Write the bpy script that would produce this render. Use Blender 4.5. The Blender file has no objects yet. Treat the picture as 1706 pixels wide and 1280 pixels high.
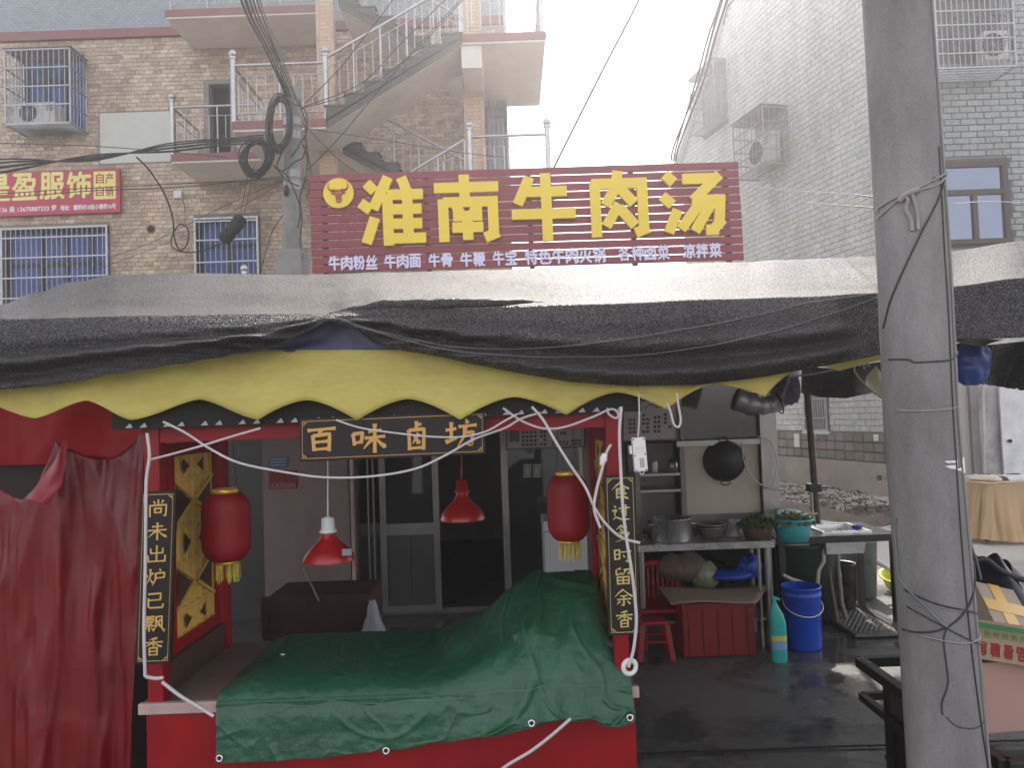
import bpy, math, random
from mathutils import Vector, Matrix, noise
random.seed(7)
SC = bpy.context.scene
COL = SC.collection
PI = math.pi
def V(*a): return Vector(a)
# ------------------------------------------------------------------ camera
CH, FPX, PW, PH = 1.75, 1280.0, 1706, 1280
PITCH, ROLL = math.radians(2.24), math.radians(2.0)
FW = V(0, math.cos(PITCH), math.sin(PITCH))
_u0, _r0 = V(0, -math.sin(PITCH), math.cos(PITCH)), V(1, 0, 0)
RT = _r0*math.cos(ROLL) - _u0*math.sin(ROLL)
UP = _r0*math.sin(ROLL) + _u0*math.cos(ROLL)
cam_d = bpy.data.cameras.new('camera'); cam = bpy.data.objects.new('camera', cam_d); COL.objects.link(cam)
cam_d.sensor_width = 36; cam_d.lens = 36*FPX/PW; cam_d.clip_end = 500; cam_d.clip_start = 0.05
m = Matrix((RT, UP, -FW)).transposed().to_4x4(); m.translation = V(0, 0, CH)
cam.matrix_world = m
SC.camera = cam
# ------------------------------------------------------------------ light
SUN_EL, SUN_AZ = math.radians(50), math.radians(11)
w = bpy.data.worlds.new('World'); SC.world = w; w.use_nodes = True
nt = w.node_tree; bg = nt.nodes['Background']
sky = nt.nodes.new('ShaderNodeTexSky'); sky.sky_type = 'NISHITA'; sky.sun_disc = False
sky.sun_elevation = SUN_EL; sky.sun_rotation = SUN_AZ; sky.dust_density = 1.2; sky.air_density = 1.0; sky.ozone_density = .6
hs = nt.nodes.new('ShaderNodeHueSaturation'); hs.inputs['Saturation'].default_value = .3
nt.links.new(sky.outputs[0], hs.inputs['Color']); wm = nt.nodes.new('ShaderNodeVectorMath'); wm.operation = 'MULTIPLY'; wm.inputs[1].default_value = (1.05, 1.0, .99); nt.links.new(hs.outputs[0], wm.inputs[0]); nt.links.new(wm.outputs[0], bg.inputs[0])
bg.inputs[1].default_value = .15
sl = bpy.data.lights.new('sun', 'SUN'); sl.energy = 2.6; sl.angle = math.radians(1.0); sl.color = (1, .95, .86)
so = bpy.data.objects.new('sun', sl); COL.objects.link(so)
SDIR = V(math.sin(SUN_AZ)*math.cos(SUN_EL), math.cos(SUN_AZ)*math.cos(SUN_EL), math.sin(SUN_EL))
so.rotation_euler = SDIR.to_track_quat('Z', 'Y').to_euler(); so.location = (0, 0, 30)
vs = SC.view_settings; vs.view_transform = 'Standard'; vs.look = 'None'; vs.gamma = 1; vs.use_curve_mapping = False
vs.exposure = 1.5
SC.cycles.use_denoising = True
SC.cycles.max_bounces = 8
# ------------------------------------------------------------------ helpers
def P(px, py, d):
    v = RT*((px-PW/2)/FPX) + UP*((PH/2-py)/FPX) + FW
    v = v*(d/v.y); return V(v.x, v.y, v.z+CH)
def proj(p):
    q = p-V(0, 0, CH); z = q.dot(FW)
    if z <= 0.01: return (-9999, -9999)
    return (PW/2+FPX*q.dot(RT)/z, PH/2-FPX*q.dot(UP)/z)
def lerp(a, b, t): return a+(b-a)*t
def interp(pts, x, sm=False):
    if x <= pts[0][0]: return pts[0][1]
    for (x0, y0), (x1, y1) in zip(pts, pts[1:]):
        if x <= x1:
            t = (x-x0)/(x1-x0)
            if sm: t = t*t*(3-2*t)
            return y0+(y1-y0)*t
    return pts[-1][1]
def sstep(a, b, x):
    t = min(1, max(0, (x-a)/(b-a))); return t*t*(3-2*t)
def spline(pts, n=6):
    P_ = [pts[0]]+list(pts)+[pts[-1]]; out = []
    for i in range(1, len(P_)-2):
        a, b, c, d = P_[i-1:i+3]
        for k in range(n):
            t = k/n
            out.append(.5*((2*b)+(c-a)*t+(2*a-5*b+4*c-d)*t*t+(3*b-a-3*c+d)*t**3))
    out.append(pts[-1]); return out
def nz(*a): return noise.noise(Vector(a))
class Frame:
    def __init__(s, o, u, v, n=None):
        s.o, s.u, s.v = o, u, v
        s.n = n if n is not None else u.cross(v).normalized()
        s.w, s.h = u.length, v.length
    def pt(s, a, b, c=0): return s.o+s.u*a+s.v*b+s.n*c
def FQ(tl, tr, bl, d):            # frame from three picture points at one depth, facing the street
    a, b, c = P(*tl, d), P(*tr, d), P(*bl, d)
    return Frame(c, b-a, a-c)
def PF(x0, y0, x1, y1, d):        # level frame facing the street
    ym, xm = (y0+y1)/2, (x0+x1)/2
    X0, X1 = P(x0, ym, d).x, P(x1, ym, d).x
    Z0, Z1 = P(xm, y1, d).z, P(xm, y0, d).z
    return Frame(V(X0, d, Z0), V(X1-X0, 0, 0), V(0, 0, Z1-Z0), V(0, -1, 0))
class MB:
    def __init__(s): s.v = []; s.f = []; s.sm = []
    def add(s, vs_, fs, smooth=False):
        b = len(s.v); s.v += [Vector(x) for x in vs_]
        s.f += [tuple(b+i for i in f) for f in fs]; s.sm += [smooth]*len(fs); return s
    def hexa(s, c):               # 8 corners: bottom loop 0-3, top loop 4-7
        return s.add(c, [(0, 3, 2, 1), (4, 5, 6, 7), (0, 1, 5, 4), (1, 2, 6, 5), (2, 3, 7, 6), (3, 0, 4, 7)])
    def box(s, x0, y0, z0, x1, y1, z1):
        return s.hexa([V(x0, y0, z0), V(x1, y0, z0), V(x1, y1, z0), V(x0, y1, z0), V(x0, y0, z1), V(x1, y0, z1), V(x1, y1, z1), V(x0, y1, z1)])
    def fbox(s, F, a0, b0, a1, b1, c0, c1):
        return s.hexa([F.pt(a0, b0, c0), F.pt(a1, b0, c0), F.pt(a1, b1, c0), F.pt(a0, b1, c0), F.pt(a0, b0, c1), F.pt(a1, b0, c1), F.pt(a1, b1, c1), F.pt(a0, b1, c1)])
    def fborder(s, F, t, c0, c1, a0=0, b0=0, a1=1, b1=1):
        ta, tb = t/F.w, t/F.h
        s.fbox(F, a0, b0, a1, b0+tb, c0, c1); s.fbox(F, a0, b1-tb, a1, b1, c0, c1)
        s.fbox(F, a0, b0+tb, a0+ta, b1-tb, c0, c1); return s.fbox(F, a1-ta, b0+tb, a1, b1-tb, c0, c1)
    def bar(s, p, q, w, h=None, upv=None):
        h = h or w; d = (q-p).normalized(); upv = upv or (V(0, 0, 1) if abs(d.z) < .9 else V(0, 1, 0))
        x = d.cross(upv).normalized()*(w/2); y = x.cross(d).normalized()*(h/2)
        return s.hexa([p-x-y, p+x-y, p+x+y, p-x+y, q-x-y, q+x-y, q+x+y, q-x+y])
    def tube(s, pts, r, n=6, caps=True, smooth=True):
        N = len(pts); rr = r if isinstance(r, (list, tuple)) else [r]*N
        vs_, fs = [], []; prev = None
        for i, p in enumerate(pts):
            d = (pts[min(i+1, N-1)]-pts[max(i-1, 0)])
            d = d.normalized() if d.length > 1e-9 else V(0, 0, 1)
            if prev is None:
                a = V(0, 0, 1) if abs(d.z) < .9 else V(1, 0, 0)
                x = d.cross(a).normalized()
            else:
                x = (prev-d*prev.dot(d)); x = x.normalized() if x.length > 1e-6 else d.orthogonal().normalized()
            prev = x; y = d.cross(x)
            for k in range(n):
                a = 2*PI*k/n; vs_.append(p+(x*math.cos(a)+y*math.sin(a))*rr[i])
        for i in range(N-1):
            for k in range(n):
                k2 = (k+1) % n; fs.append((i*n+k, i*n+k2, (i+1)*n+k2, (i+1)*n+k))
        s.add(vs_, fs, smooth)
        if caps: s.add(vs_[:n], [tuple(range(n))[::-1]]); s.add(vs_[-n:], [tuple(range(n))])
        return s
    def cyl(s, p, q, r, n=12, r2=None): return s.tube([p, q], [r, r if r2 is None else r2], n)
    def lathe(s, c, prof, n=20, axis=None, smooth=True):   # prof: (radius, height)
        M = (axis.to_track_quat('Z', 'Y').to_matrix() if axis is not None else Matrix.Identity(3))
        vs_ = [c+M @ V(r*math.cos(2*PI*k/n), r*math.sin(2*PI*k/n), z) for r, z in prof for k in range(n)]
        fs = [(i*n+k, i*n+(k+1) % n, (i+1)*n+(k+1) % n, (i+1)*n+k) for i in range(len(prof)-1) for k in range(n)]
        return s.add(vs_, fs, smooth)
    def grid(s, fn, nu, nv, smooth=True):
        vs_ = [fn(i/nu, j/nv) for j in range(nv+1) for i in range(nu+1)]
        fs = [(j*(nu+1)+i, j*(nu+1)+i+1, (j+1)*(nu+1)+i+1, (j+1)*(nu+1)+i) for j in range(nv) for i in range(nu)]
        return s.add(vs_, fs, smooth)
    def prism(s, poly, ext):
        n = len(poly); vs_ = list(poly)+[p+ext for p in poly]
        return s.add(vs_, [tuple(range(n))[::-1], tuple(range(n, 2*n))]+[(i, (i+1) % n, n+(i+1) % n, n+i) for i in range(n)])
    def torus(s, c, R, r, ax=V(0, 0, 1), n=16, k=6, sx=1, sy=1, arc=1.0):
        M = ax.to_track_quat('Z', 'Y').to_matrix()
        pts = [c+M @ V(R*sx*math.cos(2*PI*arc*i/n), R*sy*math.sin(2*PI*arc*i/n), 0) for i in range(n+1)]
        return s.tube(pts, r, k, caps=arc < 1)
    def ball(s, c, r, n=12, m_=8, sq=(1, 1, 1)):
        pr = [(max(1e-4, math.sin(PI*j/m_)), -math.cos(PI*j/m_)) for j in range(m_+1)]
        vs_ = [c+V(a*math.cos(2*PI*k/n)*r*sq[0], a*math.sin(2*PI*k/n)*r*sq[1], z*r*sq[2]) for a, z in pr for k in range(n)]
        fs = [(i*n+k, i*n+(k+1) % n, (i+1)*n+(k+1) % n, (i+1)*n+k) for i in range(m_) for k in range(n)]
        return s.add(vs_, fs, True)
    def mesh(s, name, mat, off=V(0, 0, 0)):
        me = bpy.data.meshes.new(name); me.from_pydata([v-off for v in s.v], [], s.f)
        me.polygons.foreach_set('use_smooth', s.sm); me.materials.append(mat); me.update(); return me
ORG = {}
def thing(name, label, cat, loc, group=None):
    o = bpy.data.objects.new(name, None); COL.objects.link(o); o.location = loc; o.empty_display_size = .1
    o['label'] = label; o['category'] = cat
    if group: o['group'] = group
    ORG[o.name] = Vector(loc); return o
def part(name, mb, mat, parent, label=None, kind=None, bevel=0):
    off = ORG[parent.name]; o = bpy.data.objects.new(name, mb.mesh(name, mat, off)); COL.objects.link(o); o.parent = parent
    ORG[o.name] = off
    if label: o['label'] = label
    if kind: o['kind'] = kind
    if bevel: bev(o, bevel)
    return o
def bev(o, w_, seg=2):
    b = o.modifiers.new('bevel', 'BEVEL'); b.width = w_; b.segments = seg; b.limit_method = 'ANGLE'; b.angle_limit = .6
def solo(name, mb, mat, label, cat, group=None, kind=None, bevel=0):
    c = sum(mb.v, V(0, 0, 0))/len(mb.v); c.z = min(v.z for v in mb.v)
    o = bpy.data.objects.new(name, mb.mesh(name, mat, c)); COL.objects.link(o); o.location = c; ORG[o.name] = c
    if kind: o['kind'] = kind
    if label: o['label'] = label
    if cat: o['category'] = cat
    if group: o['group'] = group
    if bevel: bev(o, bevel)
    return o
def struct(name, mb, mat, label=None):
    o = bpy.data.objects.new(name, mb.mesh(name, mat)); COL.objects.link(o); o['kind'] = 'structure'; ORG[o.name] = V(0, 0, 0)
    if label: o['label'] = label
    return o
def pieces(name, me, parent, places):   # share one mesh between alike pieces; places: (world point, rotation)
    off = ORG[parent.name]
    for p, r in places:
        o = bpy.data.objects.new(name, me); COL.objects.link(o); o.parent = parent; o.location = p-off; o.rotation_euler = r
def dup(root, loc, label=None):
    def cp(o, par):
        c = o.copy(); COL.objects.link(c)
        if par: c.parent = par
        for ch in list(o.children): cp(ch, c)
        return c
    r = cp(root, None); r.location = loc
    if label: r['label'] = label
    return r
# ------------------------------------------------------------------ materials
def nodes(name):
    m_ = bpy.data.materials.new(name); m_.use_nodes = True; t = m_.node_tree
    return m_, t, t.nodes['Principled BSDF'], t.nodes['Material Output']
def N(t, ty, **k):
    n = t.nodes.new(ty)
    for a, b in k.items():
        if a.startswith('i_'): n.inputs[a[2:].replace('_', ' ')].default_value = b
        else: setattr(n, a, b)
    return n
MC = {}
def mat(name, col, rough=.6, metal=0, var=.25, vs_=4, bump=.15, bs=60, dirt=0, dirtcol=(.05, .045, .04), ds=1.5, trans=0, coat=0, spec=.5, stretch=None, sheen=0, rv=.12, alpha=1):
    if name in MC: return MC[name]
    m_, t, b, out = nodes(name); L = t.links.new
    tc = N(t, 'ShaderNodeTexCoord'); mp = N(t, 'ShaderNodeMapping')
    L(tc.outputs['Object'], mp.inputs[0])
    if stretch: mp.inputs['Scale'].default_value = stretch
    n1 = N(t, 'ShaderNodeTexNoise', i_Scale=vs_, i_Detail=6.0, i_Roughness=.65); L(mp.outputs[0], n1.inputs[0])
    r1 = N(t, 'ShaderNodeMapRange'); r1.inputs[1].default_value = .3; r1.inputs[2].default_value = .7
    r1.inputs[3].default_value = 1-var; r1.inputs[4].default_value = 1+var*.6; L(n1.outputs[0], r1.inputs[0])
    mu = N(t, 'ShaderNodeVectorMath', operation='SCALE'); mu.inputs[0].default_value = col[:3]; L(r1.outputs[0], mu.inputs['Scale'])
    c_out = mu.outputs[0]
    if dirt:
        n2 = N(t, 'ShaderNodeTexNoise', i_Scale=ds, i_Detail=8.0, i_Roughness=.7); L(mp.outputs[0], n2.inputs[0])
        r2 = N(t, 'ShaderNodeMapRange'); r2.inputs[1].default_value = .48; r2.inputs[2].default_value = .68; r2.inputs[4].default_value = dirt; L(n2.outputs[0], r2.inputs[0])
        mx = N(t, 'ShaderNodeMix', data_type='RGBA'); L(r2.outputs[0], mx.inputs[0]); L(c_out, mx.inputs[6]); mx.inputs[7].default_value = (*dirtcol, 1); c_out = mx.outputs[2]
    L(c_out, b.inputs['Base Color'])
    rr = N(t, 'ShaderNodeMapRange'); rr.inputs[3].default_value = max(.03, rough-rv); rr.inputs[4].default_value = min(1, rough+rv); L(n1.outputs[0], rr.inputs[0]); L(rr.outputs[0], b.inputs['Roughness'])
    b.inputs['Metallic'].default_value = metal; b.inputs['Specular IOR Level'].default_value = spec
    if coat: b.inputs['Coat Weight'].default_value = coat; b.inputs['Coat Roughness'].default_value = .15
    if sheen: b.inputs['Sheen Weight'].default_value = sheen
    if bump:
        n3 = N(t, 'ShaderNodeTexNoise', i_Scale=bs, i_Detail=4.0); L(mp.outputs[0], n3.inputs[0])
        bp = N(t, 'ShaderNodeBump', i_Strength=bump, i_Distance=.01); L(n3.outputs[0], bp.inputs['Height']); L(bp.outputs[0], b.inputs['Normal'])
    if trans:
        tr = N(t, 'ShaderNodeBsdfTranslucent'); L(c_out, tr.inputs[0]); ms = N(t, 'ShaderNodeMixShader'); ms.inputs[0].default_value = trans
        L(b.outputs[0], ms.inputs[1]); L(tr.outputs[0], ms.inputs[2]); L(ms.outputs[0], out.inputs[0])
    if alpha < 1: b.inputs['Alpha'].default_value = alpha
    MC[name] = m_; return m_
def glassmat(name, tint, rough=.05, opac=.35, refl=.5):
    m_, t, b, out = nodes(name); L = t.links.new
    b.inputs['Base Color'].default_value = (*tint, 1); b.inputs['Roughness'].default_value = rough; b.inputs['Specular IOR Level'].default_value = refl
    tr = N(t, 'ShaderNodeBsdfTransparent'); tr.inputs[0].default_value = (*[min(1, .5+c*.5) for c in tint], 1)
    tc = N(t, 'ShaderNodeTexCoord'); n1 = N(t, 'ShaderNodeTexNoise', i_Scale=3.0, i_Detail=5.0); L(tc.outputs['Object'], n1.inputs[0])
    r = N(t, 'ShaderNodeMapRange'); r.inputs[3].default_value = opac*.8; r.inputs[4].default_value = min(1, opac*1.3); L(n1.outputs[0], r.inputs[0])
    ms = N(t, 'ShaderNodeMixShader'); L(r.outputs[0], ms.inputs[0]); L(tr.outputs[0], ms.inputs[1]); L(b.outputs[0], ms.inputs[2]); L(ms.outputs[0], out.inputs[0])
    return m_
def tilemat(name, cols, per_object, rough=.45, bs=40):
    m_, t, b, out = nodes(name); L = t.links.new
    if per_object: src = N(t, 'ShaderNodeObjectInfo').outputs['Random']
    else: src = N(t, 'ShaderNodeNewGeometry').outputs['Random Per Island']
    cr = N(t, 'ShaderNodeValToRGB'); L(src, cr.inputs[0]); cr.color_ramp.interpolation = 'LINEAR'
    els = cr.color_ramp.elements
    while len(els) < len(cols): els.new(.5)
    for i, c in enumerate(cols): els[i].position = i/(len(cols)-1); els[i].color = (*c, 1)
    ge = N(t, 'ShaderNodeNewGeometry')
    n1 = N(t, 'ShaderNodeTexNoise', i_Scale=14.0, i_Detail=5.0); L(ge.outputs['Position'], n1.inputs[0])
    n2 = N(t, 'ShaderNodeTexNoise', i_Scale=1.6, i_Detail=6.0); mp2 = N(t, 'ShaderNodeMapping'); mp2.inputs['Scale'].default_value = (1, 1, .22); L(ge.outputs['Position'], mp2.inputs[0]); L(mp2.outputs[0], n2.inputs[0])
    r1 = N(t, 'ShaderNodeMapRange'); r1.inputs[1].default_value = .3; r1.inputs[2].default_value = .7; r1.inputs[3].default_value = .78; r1.inputs[4].default_value = 1.18; L(n1.outputs[0], r1.inputs[0])
    r2 = N(t, 'ShaderNodeMapRange'); r2.inputs[1].default_value = .3; r2.inputs[2].default_value = .7; r2.inputs[3].default_value = .8; r2.inputs[4].default_value = 1.12; L(n2.outputs[0], r2.inputs[0])
    mm = N(t, 'ShaderNodeMath', operation='MULTIPLY'); L(r1.outputs[0], mm.inputs[0]); L(r2.outputs[0], mm.inputs[1])
    mu = N(t, 'ShaderNodeVectorMath', operation='SCALE'); L(cr.outputs[0], mu.inputs[0]); L(mm.outputs[0], mu.inputs['Scale']); L(mu.outputs[0], b.inputs['Base Color'])
    b.inputs['Roughness'].default_value = rough
    n3 = N(t, 'ShaderNodeTexNoise', i_Scale=bs, i_Detail=3.0); L(ge.outputs['Position'], n3.inputs[0])
    bp = N(t, 'ShaderNodeBump', i_Strength=.25, i_Distance=.01); L(n3.outputs[0], bp.inputs['Height']); L(bp.outputs[0], b.inputs['Normal'])
    return m_
# ------------------------------------------------------------------ tiled walls
def tile_wall(parent, name, F, tw, th, gap, holes, cols, limit=300, thick=.012, stag=.5, poly=None, amin=0, rough=.45, rnd=.15):
    n_u, n_v = int(F.w/tw)+2, int(F.h/th)+1
    ud, vd = F.u.normalized(), F.v.normalized(); tl = []
    for j in range(n_v):
        v0, v1 = j*th, min((j+1)*th-gap, F.h)
        if v1-v0 < th*.3: continue
        sh = (j*stag) % 1
        for i in range(-1, n_u):
            u0, u1 = max(0, (i+sh)*tw), min(F.w, (i+1+sh)*tw-gap)
            if u1-u0 < tw*.12: continue
            bad = False
            for (a0, a1, b0, b1) in holes:
                if v1 > b0+.01 and v0 < b1-.01 and u1 > a0 and u0 < a1:
                    if (v0+v1)/2 < b0 or (v0+v1)/2 > b1:
                        if not (v0 < b0 < v1 or v0 < b1 < v1): continue
                    if u0 < a0: u1 = a0-.004
                    elif u1 > a1: u0 = a1+.004
                    else: bad = True; break
                    if u1-u0 < .02: bad = True; break
            if bad: continue
            c = F.o+ud*((u0+u1)/2)+vd*((v0+v1)/2)
            if poly and not poly(c): continue
            q = proj(c); full = (u1-u0) > tw-gap-.002 and (v1-v0) > th-gap-.002
            inf = -20 < q[0] < PW+20 and -20 < q[1] < PH+20
            tl.append([(c-V(0, 0, CH)).length if (inf and full) else 1e9, c, u1-u0, v1-v0])
    order = sorted(range(len(tl)), key=lambda k: tl[k][0])
    solo_ = set(k for k in order[:limit] if tl[k][0] < 1e8)
    ch = min(th, tw)*.06
    def tile(mb, c, wu, wv, tk):
        a, b = ud*(wu/2), vd*(wv/2); a2, b2 = ud*(wu/2-ch), vd*(wv/2-ch); n = F.n*tk
        mb.add([c-a-b, c+a-b, c+a+b, c-a+b, c-a2-b2+n, c+a2-b2+n, c+a2+b2+n, c-a2+b2+n], [(4, 5, 6, 7), (0, 1, 5, 4), (1, 2, 6, 5), (2, 3, 7, 6), (3, 0, 4, 7)])
    one = MB(); tile(one, V(0, 0, 0), tw-gap, th-gap, thick); me = one.mesh(name, tilemat(name+'_single', cols, True, rough))
    plc = []; rest = MB()
    for k, (d, c, wu, wv) in enumerate(tl):
        pr = F.n*random.uniform(0, thick*rnd)
        if k in solo_: plc.append((c+pr, (0, 0, 0)))
        else: tile(rest, c+pr, wu, wv, thick)
    pieces(name, me, parent, plc)
    if rest.v: part(name+'_field', rest, tilemat(name+'_field', cols, False, rough), parent, kind='stuff')
# ------------------------------------------------------------------ lettering
def glyphs(s, bold=0):
    c = bpy.data.curves.new('lettering', 'FONT'); c.body = s; c.size = 1; c.resolution_u = 3
    o = bpy.data.objects.new('lettering', c); COL.objects.link(o)
    dg = bpy.context.evaluated_depsgraph_get(); dg.update()
    me = bpy.data.meshes.new_from_object(o.evaluated_get(dg))
    vs_ = [(v.co.x, v.co.y) for v in me.vertices]; fs = [tuple(p.vertices) for p in me.polygons]
    bpy.data.objects.remove(o); bpy.data.meshes.remove(me); bpy.data.curves.remove(c)
    if not vs_: return [], []
    x0 = min(v[0] for v in vs_); x1 = max(v[0] for v in vs_); y0 = min(v[1] for v in vs_); y1 = max(v[1] for v in vs_)
    return [((x-x0)/(x1-x0), (y-y0)/(y1-y0)) for x, y in vs_], fs
def put_text(mb, s, F, a0, b0, a1, b1, c=.002, bold=0, flip=False):
    vs_, fs = glyphs(s); offs = [(0, 0)]
    if bold: offs += [(bold, 0), (-bold, 0), (0, bold), (0, -bold)]
    for k, (ox, oy) in enumerate(offs):
        mb.add([F.pt(lerp(a0, a1, 1-x if flip else x)+ox/F.w, lerp(b0, b1, 1-y if flip else y)+oy/F.h, c+k*.0003) for x, y in vs_], fs)
BRUSH = {
'百': 'H5,15 95,10|P50,14 38,32|V22,34 26,92|K22,36 76,30 74,95|H26,60 70,57|H26,86 72,84',
'味': 'V5,35 10,72|K5,36 32,32 28,66|H10,64 28,62|H48,30 85,26|H38,50 95,46|V66,5 66,98|P64,50 35,85|N68,50 98,82',
'卤': 'V50,2 50,28|H50,14 72,12|V15,30 18,96|K15,31 85,28 82,96|P62,42 32,76|N35,45 66,76|H18,90 82,88',
'坊': 'H3,38 35,34|V20,12 20,72|R2,78 38,66|D64,3 70,18|H42,28 97,24|P62,28 58,60 38,96|K60,50 86,47 80,90 68,84',
'尚': 'V50,2 50,28|D28,10 36,24|P74,6 64,24|V12,34 14,96|K12,35 88,31 86,92 76,86|V34,50 37,76|K34,52 66,49 63,76|H37,73 64,72',
'未': 'H25,25 75,22|H8,46 92,42|V50,2 50,98|P48,46 10,84|N52,46 96,82',
'出': 'V50,2 50,88|V22,18 24,46|H24,45 78,42|V78,16 78,44|V10,56 14,90|H12,89 90,86|V90,54 89,90',
'炉': 'D8,32 12,50|P38,25 30,40|P24,5 24,50 4,92|N26,60 38,80|D66,3 72,16|K50,28 90,25 88,52|H52,54 90,51|P50,28 48,65 34,96',
'已': 'K18,16 76,12 74,46|H20,50 76,46|V20,38 20,82 30,90 84,88 88,68',
'飘': 'H4,14 50,11|V12,24 14,44|K12,25 46,22 44,42|V22,12 22,42|V34,12 34,42|H12,44 46,41|H12,54 42,52|H4,64 52,61|V28,63 28,92|P18,72 6,86|N38,72 50,84|P58,12 58,60 48,94|K58,14 86,10 86,70 98,92 98,78|P80,26 62,70|N64,30 82,68',
'香': 'P66,4 30,14|H8,28 92,24|V50,10 50,50|P48,28 14,52|N52,28 90,50|V32,56 33,96|K32,57 68,54 67,96|H33,75 67,73|H33,93 67,92',
'食': 'P50,2 6,44|N50,4 96,40|D48,20 56,30|K30,38 68,35 66,64|H32,50 66,48|H32,64 66,62|V30,38 30,92 46,84|P80,64 56,78|N46,66 90,96',
'过': 'H38,28 94,24|V74,6 74,72 62,64|D48,42 58,56|D14,10 24,22|P6,42 26,38 16,62 26,80|N8,92 26,80 50,90 96,92',
'多': 'P52,2 22,28|P48,12 74,10 60,34 18,52|D40,22 50,32|P60,42 30,68|P56,50 86,48 66,78 16,98|D44,60 56,70',
'时': 'V10,22 12,78|K10,23 36,20 35,76|H12,48 35,46|H12,74 35,72|H44,34 96,30|V78,6 78,92 66,84|D52,50 62,64',
'留': 'P40,4 16,12|V16,12 16,42 34,36|D36,26 46,40|K54,12 86,8 82,36 72,32|P64,12 50,44|V20,54 22,96|K20,55 80,52 78,96|V50,54 50,92|H22,74 78,72|H22,93 78,91',
'余': 'P50,2 4,46|N50,4 98,44|H32,40 68,38|H16,60 86,56|V50,40 50,96 38,88|P32,70 14,88|N66,68 84,86'}
BLOCK = {
'淮': '13,8 25,20|3,36 18,47|10,95 24,58|46,0 22,46|44,24 44,99|66,1 74,22|44,26 98,26|46,47 95,47|46,68 95,68|44,89 100,89|74,26 74,89',
'南': '0,19 100,19|47,0 47,36|13,36 13,100|13,41 90,41 90,90 76,95|33,46 40,60|67,46 58,60|28,62 73,62|26,79 74,79|50,60 50,98',
'牛': '30,5 10,45|22,27 88,27|0,60 100,60|55,0 55,100',
'肉': '6,16 6,100|0,19 94,19 94,90 78,95|50,0 46,24 24,52|50,24 78,50|50,50 24,84|50,56 78,84',
'汤': '8,5 22,18|2,38 18,52|10,95 26,60|36,13 90,13 52,46|50,46 95,46 92,82 82,92 70,92|66,46 30,90|84,46 52,94'}
def brush(mb, ch, F, a0, b0, a1, b1, wid, c=.0015):
    for k, st in enumerate(BRUSH[ch].split('|')):
        ty = st[0]; pts = [tuple(float(q) for q in p.split(',')) for p in st[1:].split()]
        cc = c+k*.0002
        w_ = [F.pt(lerp(a0, a1, x/100), lerp(b1, b0, y/100), cc) for x, y in pts]
        if len(w_) == 2 and ty in 'PN':
            mid = (w_[0]+w_[1])/2 + F.v.normalized()*((w_[0]-w_[1]).length*(.06 if ty == 'P' else -.07)); w_ = [w_[0], mid, w_[1]]
        sp = spline(w_, 5) if ty in 'PN' else w_
        if ty in 'HVKD' :
            out = [sp[0]]
            for a, b in zip(sp, sp[1:]): out += [lerp(a, b, t) for t in (.15, .5, .85, 1)]
            sp = out
        n = len(sp); L_, R_ = [], []
        for i, p in enumerate(sp):
            t = i/(n-1)
            wf = {'H': .62+.5*abs(t-.45)**1.3, 'V': .95-.15*math.sin(t*PI), 'K': .85, 'P': 1.05*(1-t)**.8+.12, 'N': .35+t*1.0 if t < .8 else 1.15*(1-t)/.2+.05, 'D': .3+t*.9, 'R': 1-.6*t}[ty]
            wf *= 1.15 if i == 0 and ty != 'N' else 1
            d = (sp[min(i+1, n-1)]-sp[max(i-1, 0)]).normalized(); s_ = d.cross(F.n)*(wid*wf/2)
            L_.append(p+s_); R_.append(p-s_)
        mb.add(L_+R_, [(i, n+i, n+i+1, i+1) for i in range(n-1)])
def block(mb, ch, F, a0, b0, a1, b1, wid, c0, c1):
    for k, st in enumerate(BLOCK[ch].split('|')):
        pts = [F.pt(lerp(a0, a1, float(p.split(',')[0])/100), lerp(b1, b0, float(p.split(',')[1])/100), 0) for p in st.split()]
        n = len(pts)
        for i, (p, q) in enumerate(zip(pts, pts[1:])):
            d = (q-p).normalized(); e0 = p - (d*wid/2 if i > 0 else V(0, 0, 0)); s_ = d.cross(F.n)*(wid/2)
            cc = c1+k*.0007+i*.0003
            mb.hexa([e0-s_+F.n*c0, e0+s_+F.n*c0, q+s_+F.n*c0, q-s_+F.n*c0, e0-s_+F.n*cc, e0+s_+F.n*cc, q+s_+F.n*cc, q-s_+F.n*cc])
def cable(name, pts, r, m_, label, group=None, n=6, cat='cable', sp=7, parent=None):
    mb = MB(); mb.tube(spline(pts, sp), r, n)
    if parent: return part(name, mb, m_, parent, label)
    return solo(name, mb, m_, label, cat, group)
def CP(d, *pp): return [P(p[0], p[1], p[2] if len(p) > 2 else d) for p in pp]
# ================================================================== palette
def fpx(F, px, py):
    y = F.o.y
    for _ in range(4): w_ = P(px, py, y); 
    r = w_-F.o; uu, uv, vv = F.u.dot(F.u), F.u.dot(F.v), F.v.dot(F.v); ru, rv_ = r.dot(F.u), r.dot(F.v)
    det = uu*vv-uv*uv; return ((ru*vv-rv_*uv)/det, (rv_*uu-ru*uv)/det)
M_conc = mat('concrete', (.3, .29, .27), .85, var=.2, vs_=3, bump=.3, bs=50, dirt=.5, dirtcol=(.13, .12, .11), ds=1.2)
M_stainless = mat('stainless_steel', (.62, .62, .62), .28, metal=.9, var=.12, vs_=8, bump=.03)
M_rail = mat('rail_steel', (.5, .49, .49), .3, metal=.85, var=.2)
M_plaster = mat('cream_plaster', (.74, .68, .6), .9, var=.1, vs_=1.5, bump=.1, dirt=.3, dirtcol=(.33, .3, .26), ds=1)
M_maroon = mat('maroon_tile', (.26, .09, .085), .5, var=.2, vs_=6)
M_stairside = mat('grey_stair_edge', (.13, .125, .115), .85, var=.3, vs_=5, dirt=.5, dirtcol=(.05, .05, .045))
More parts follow.
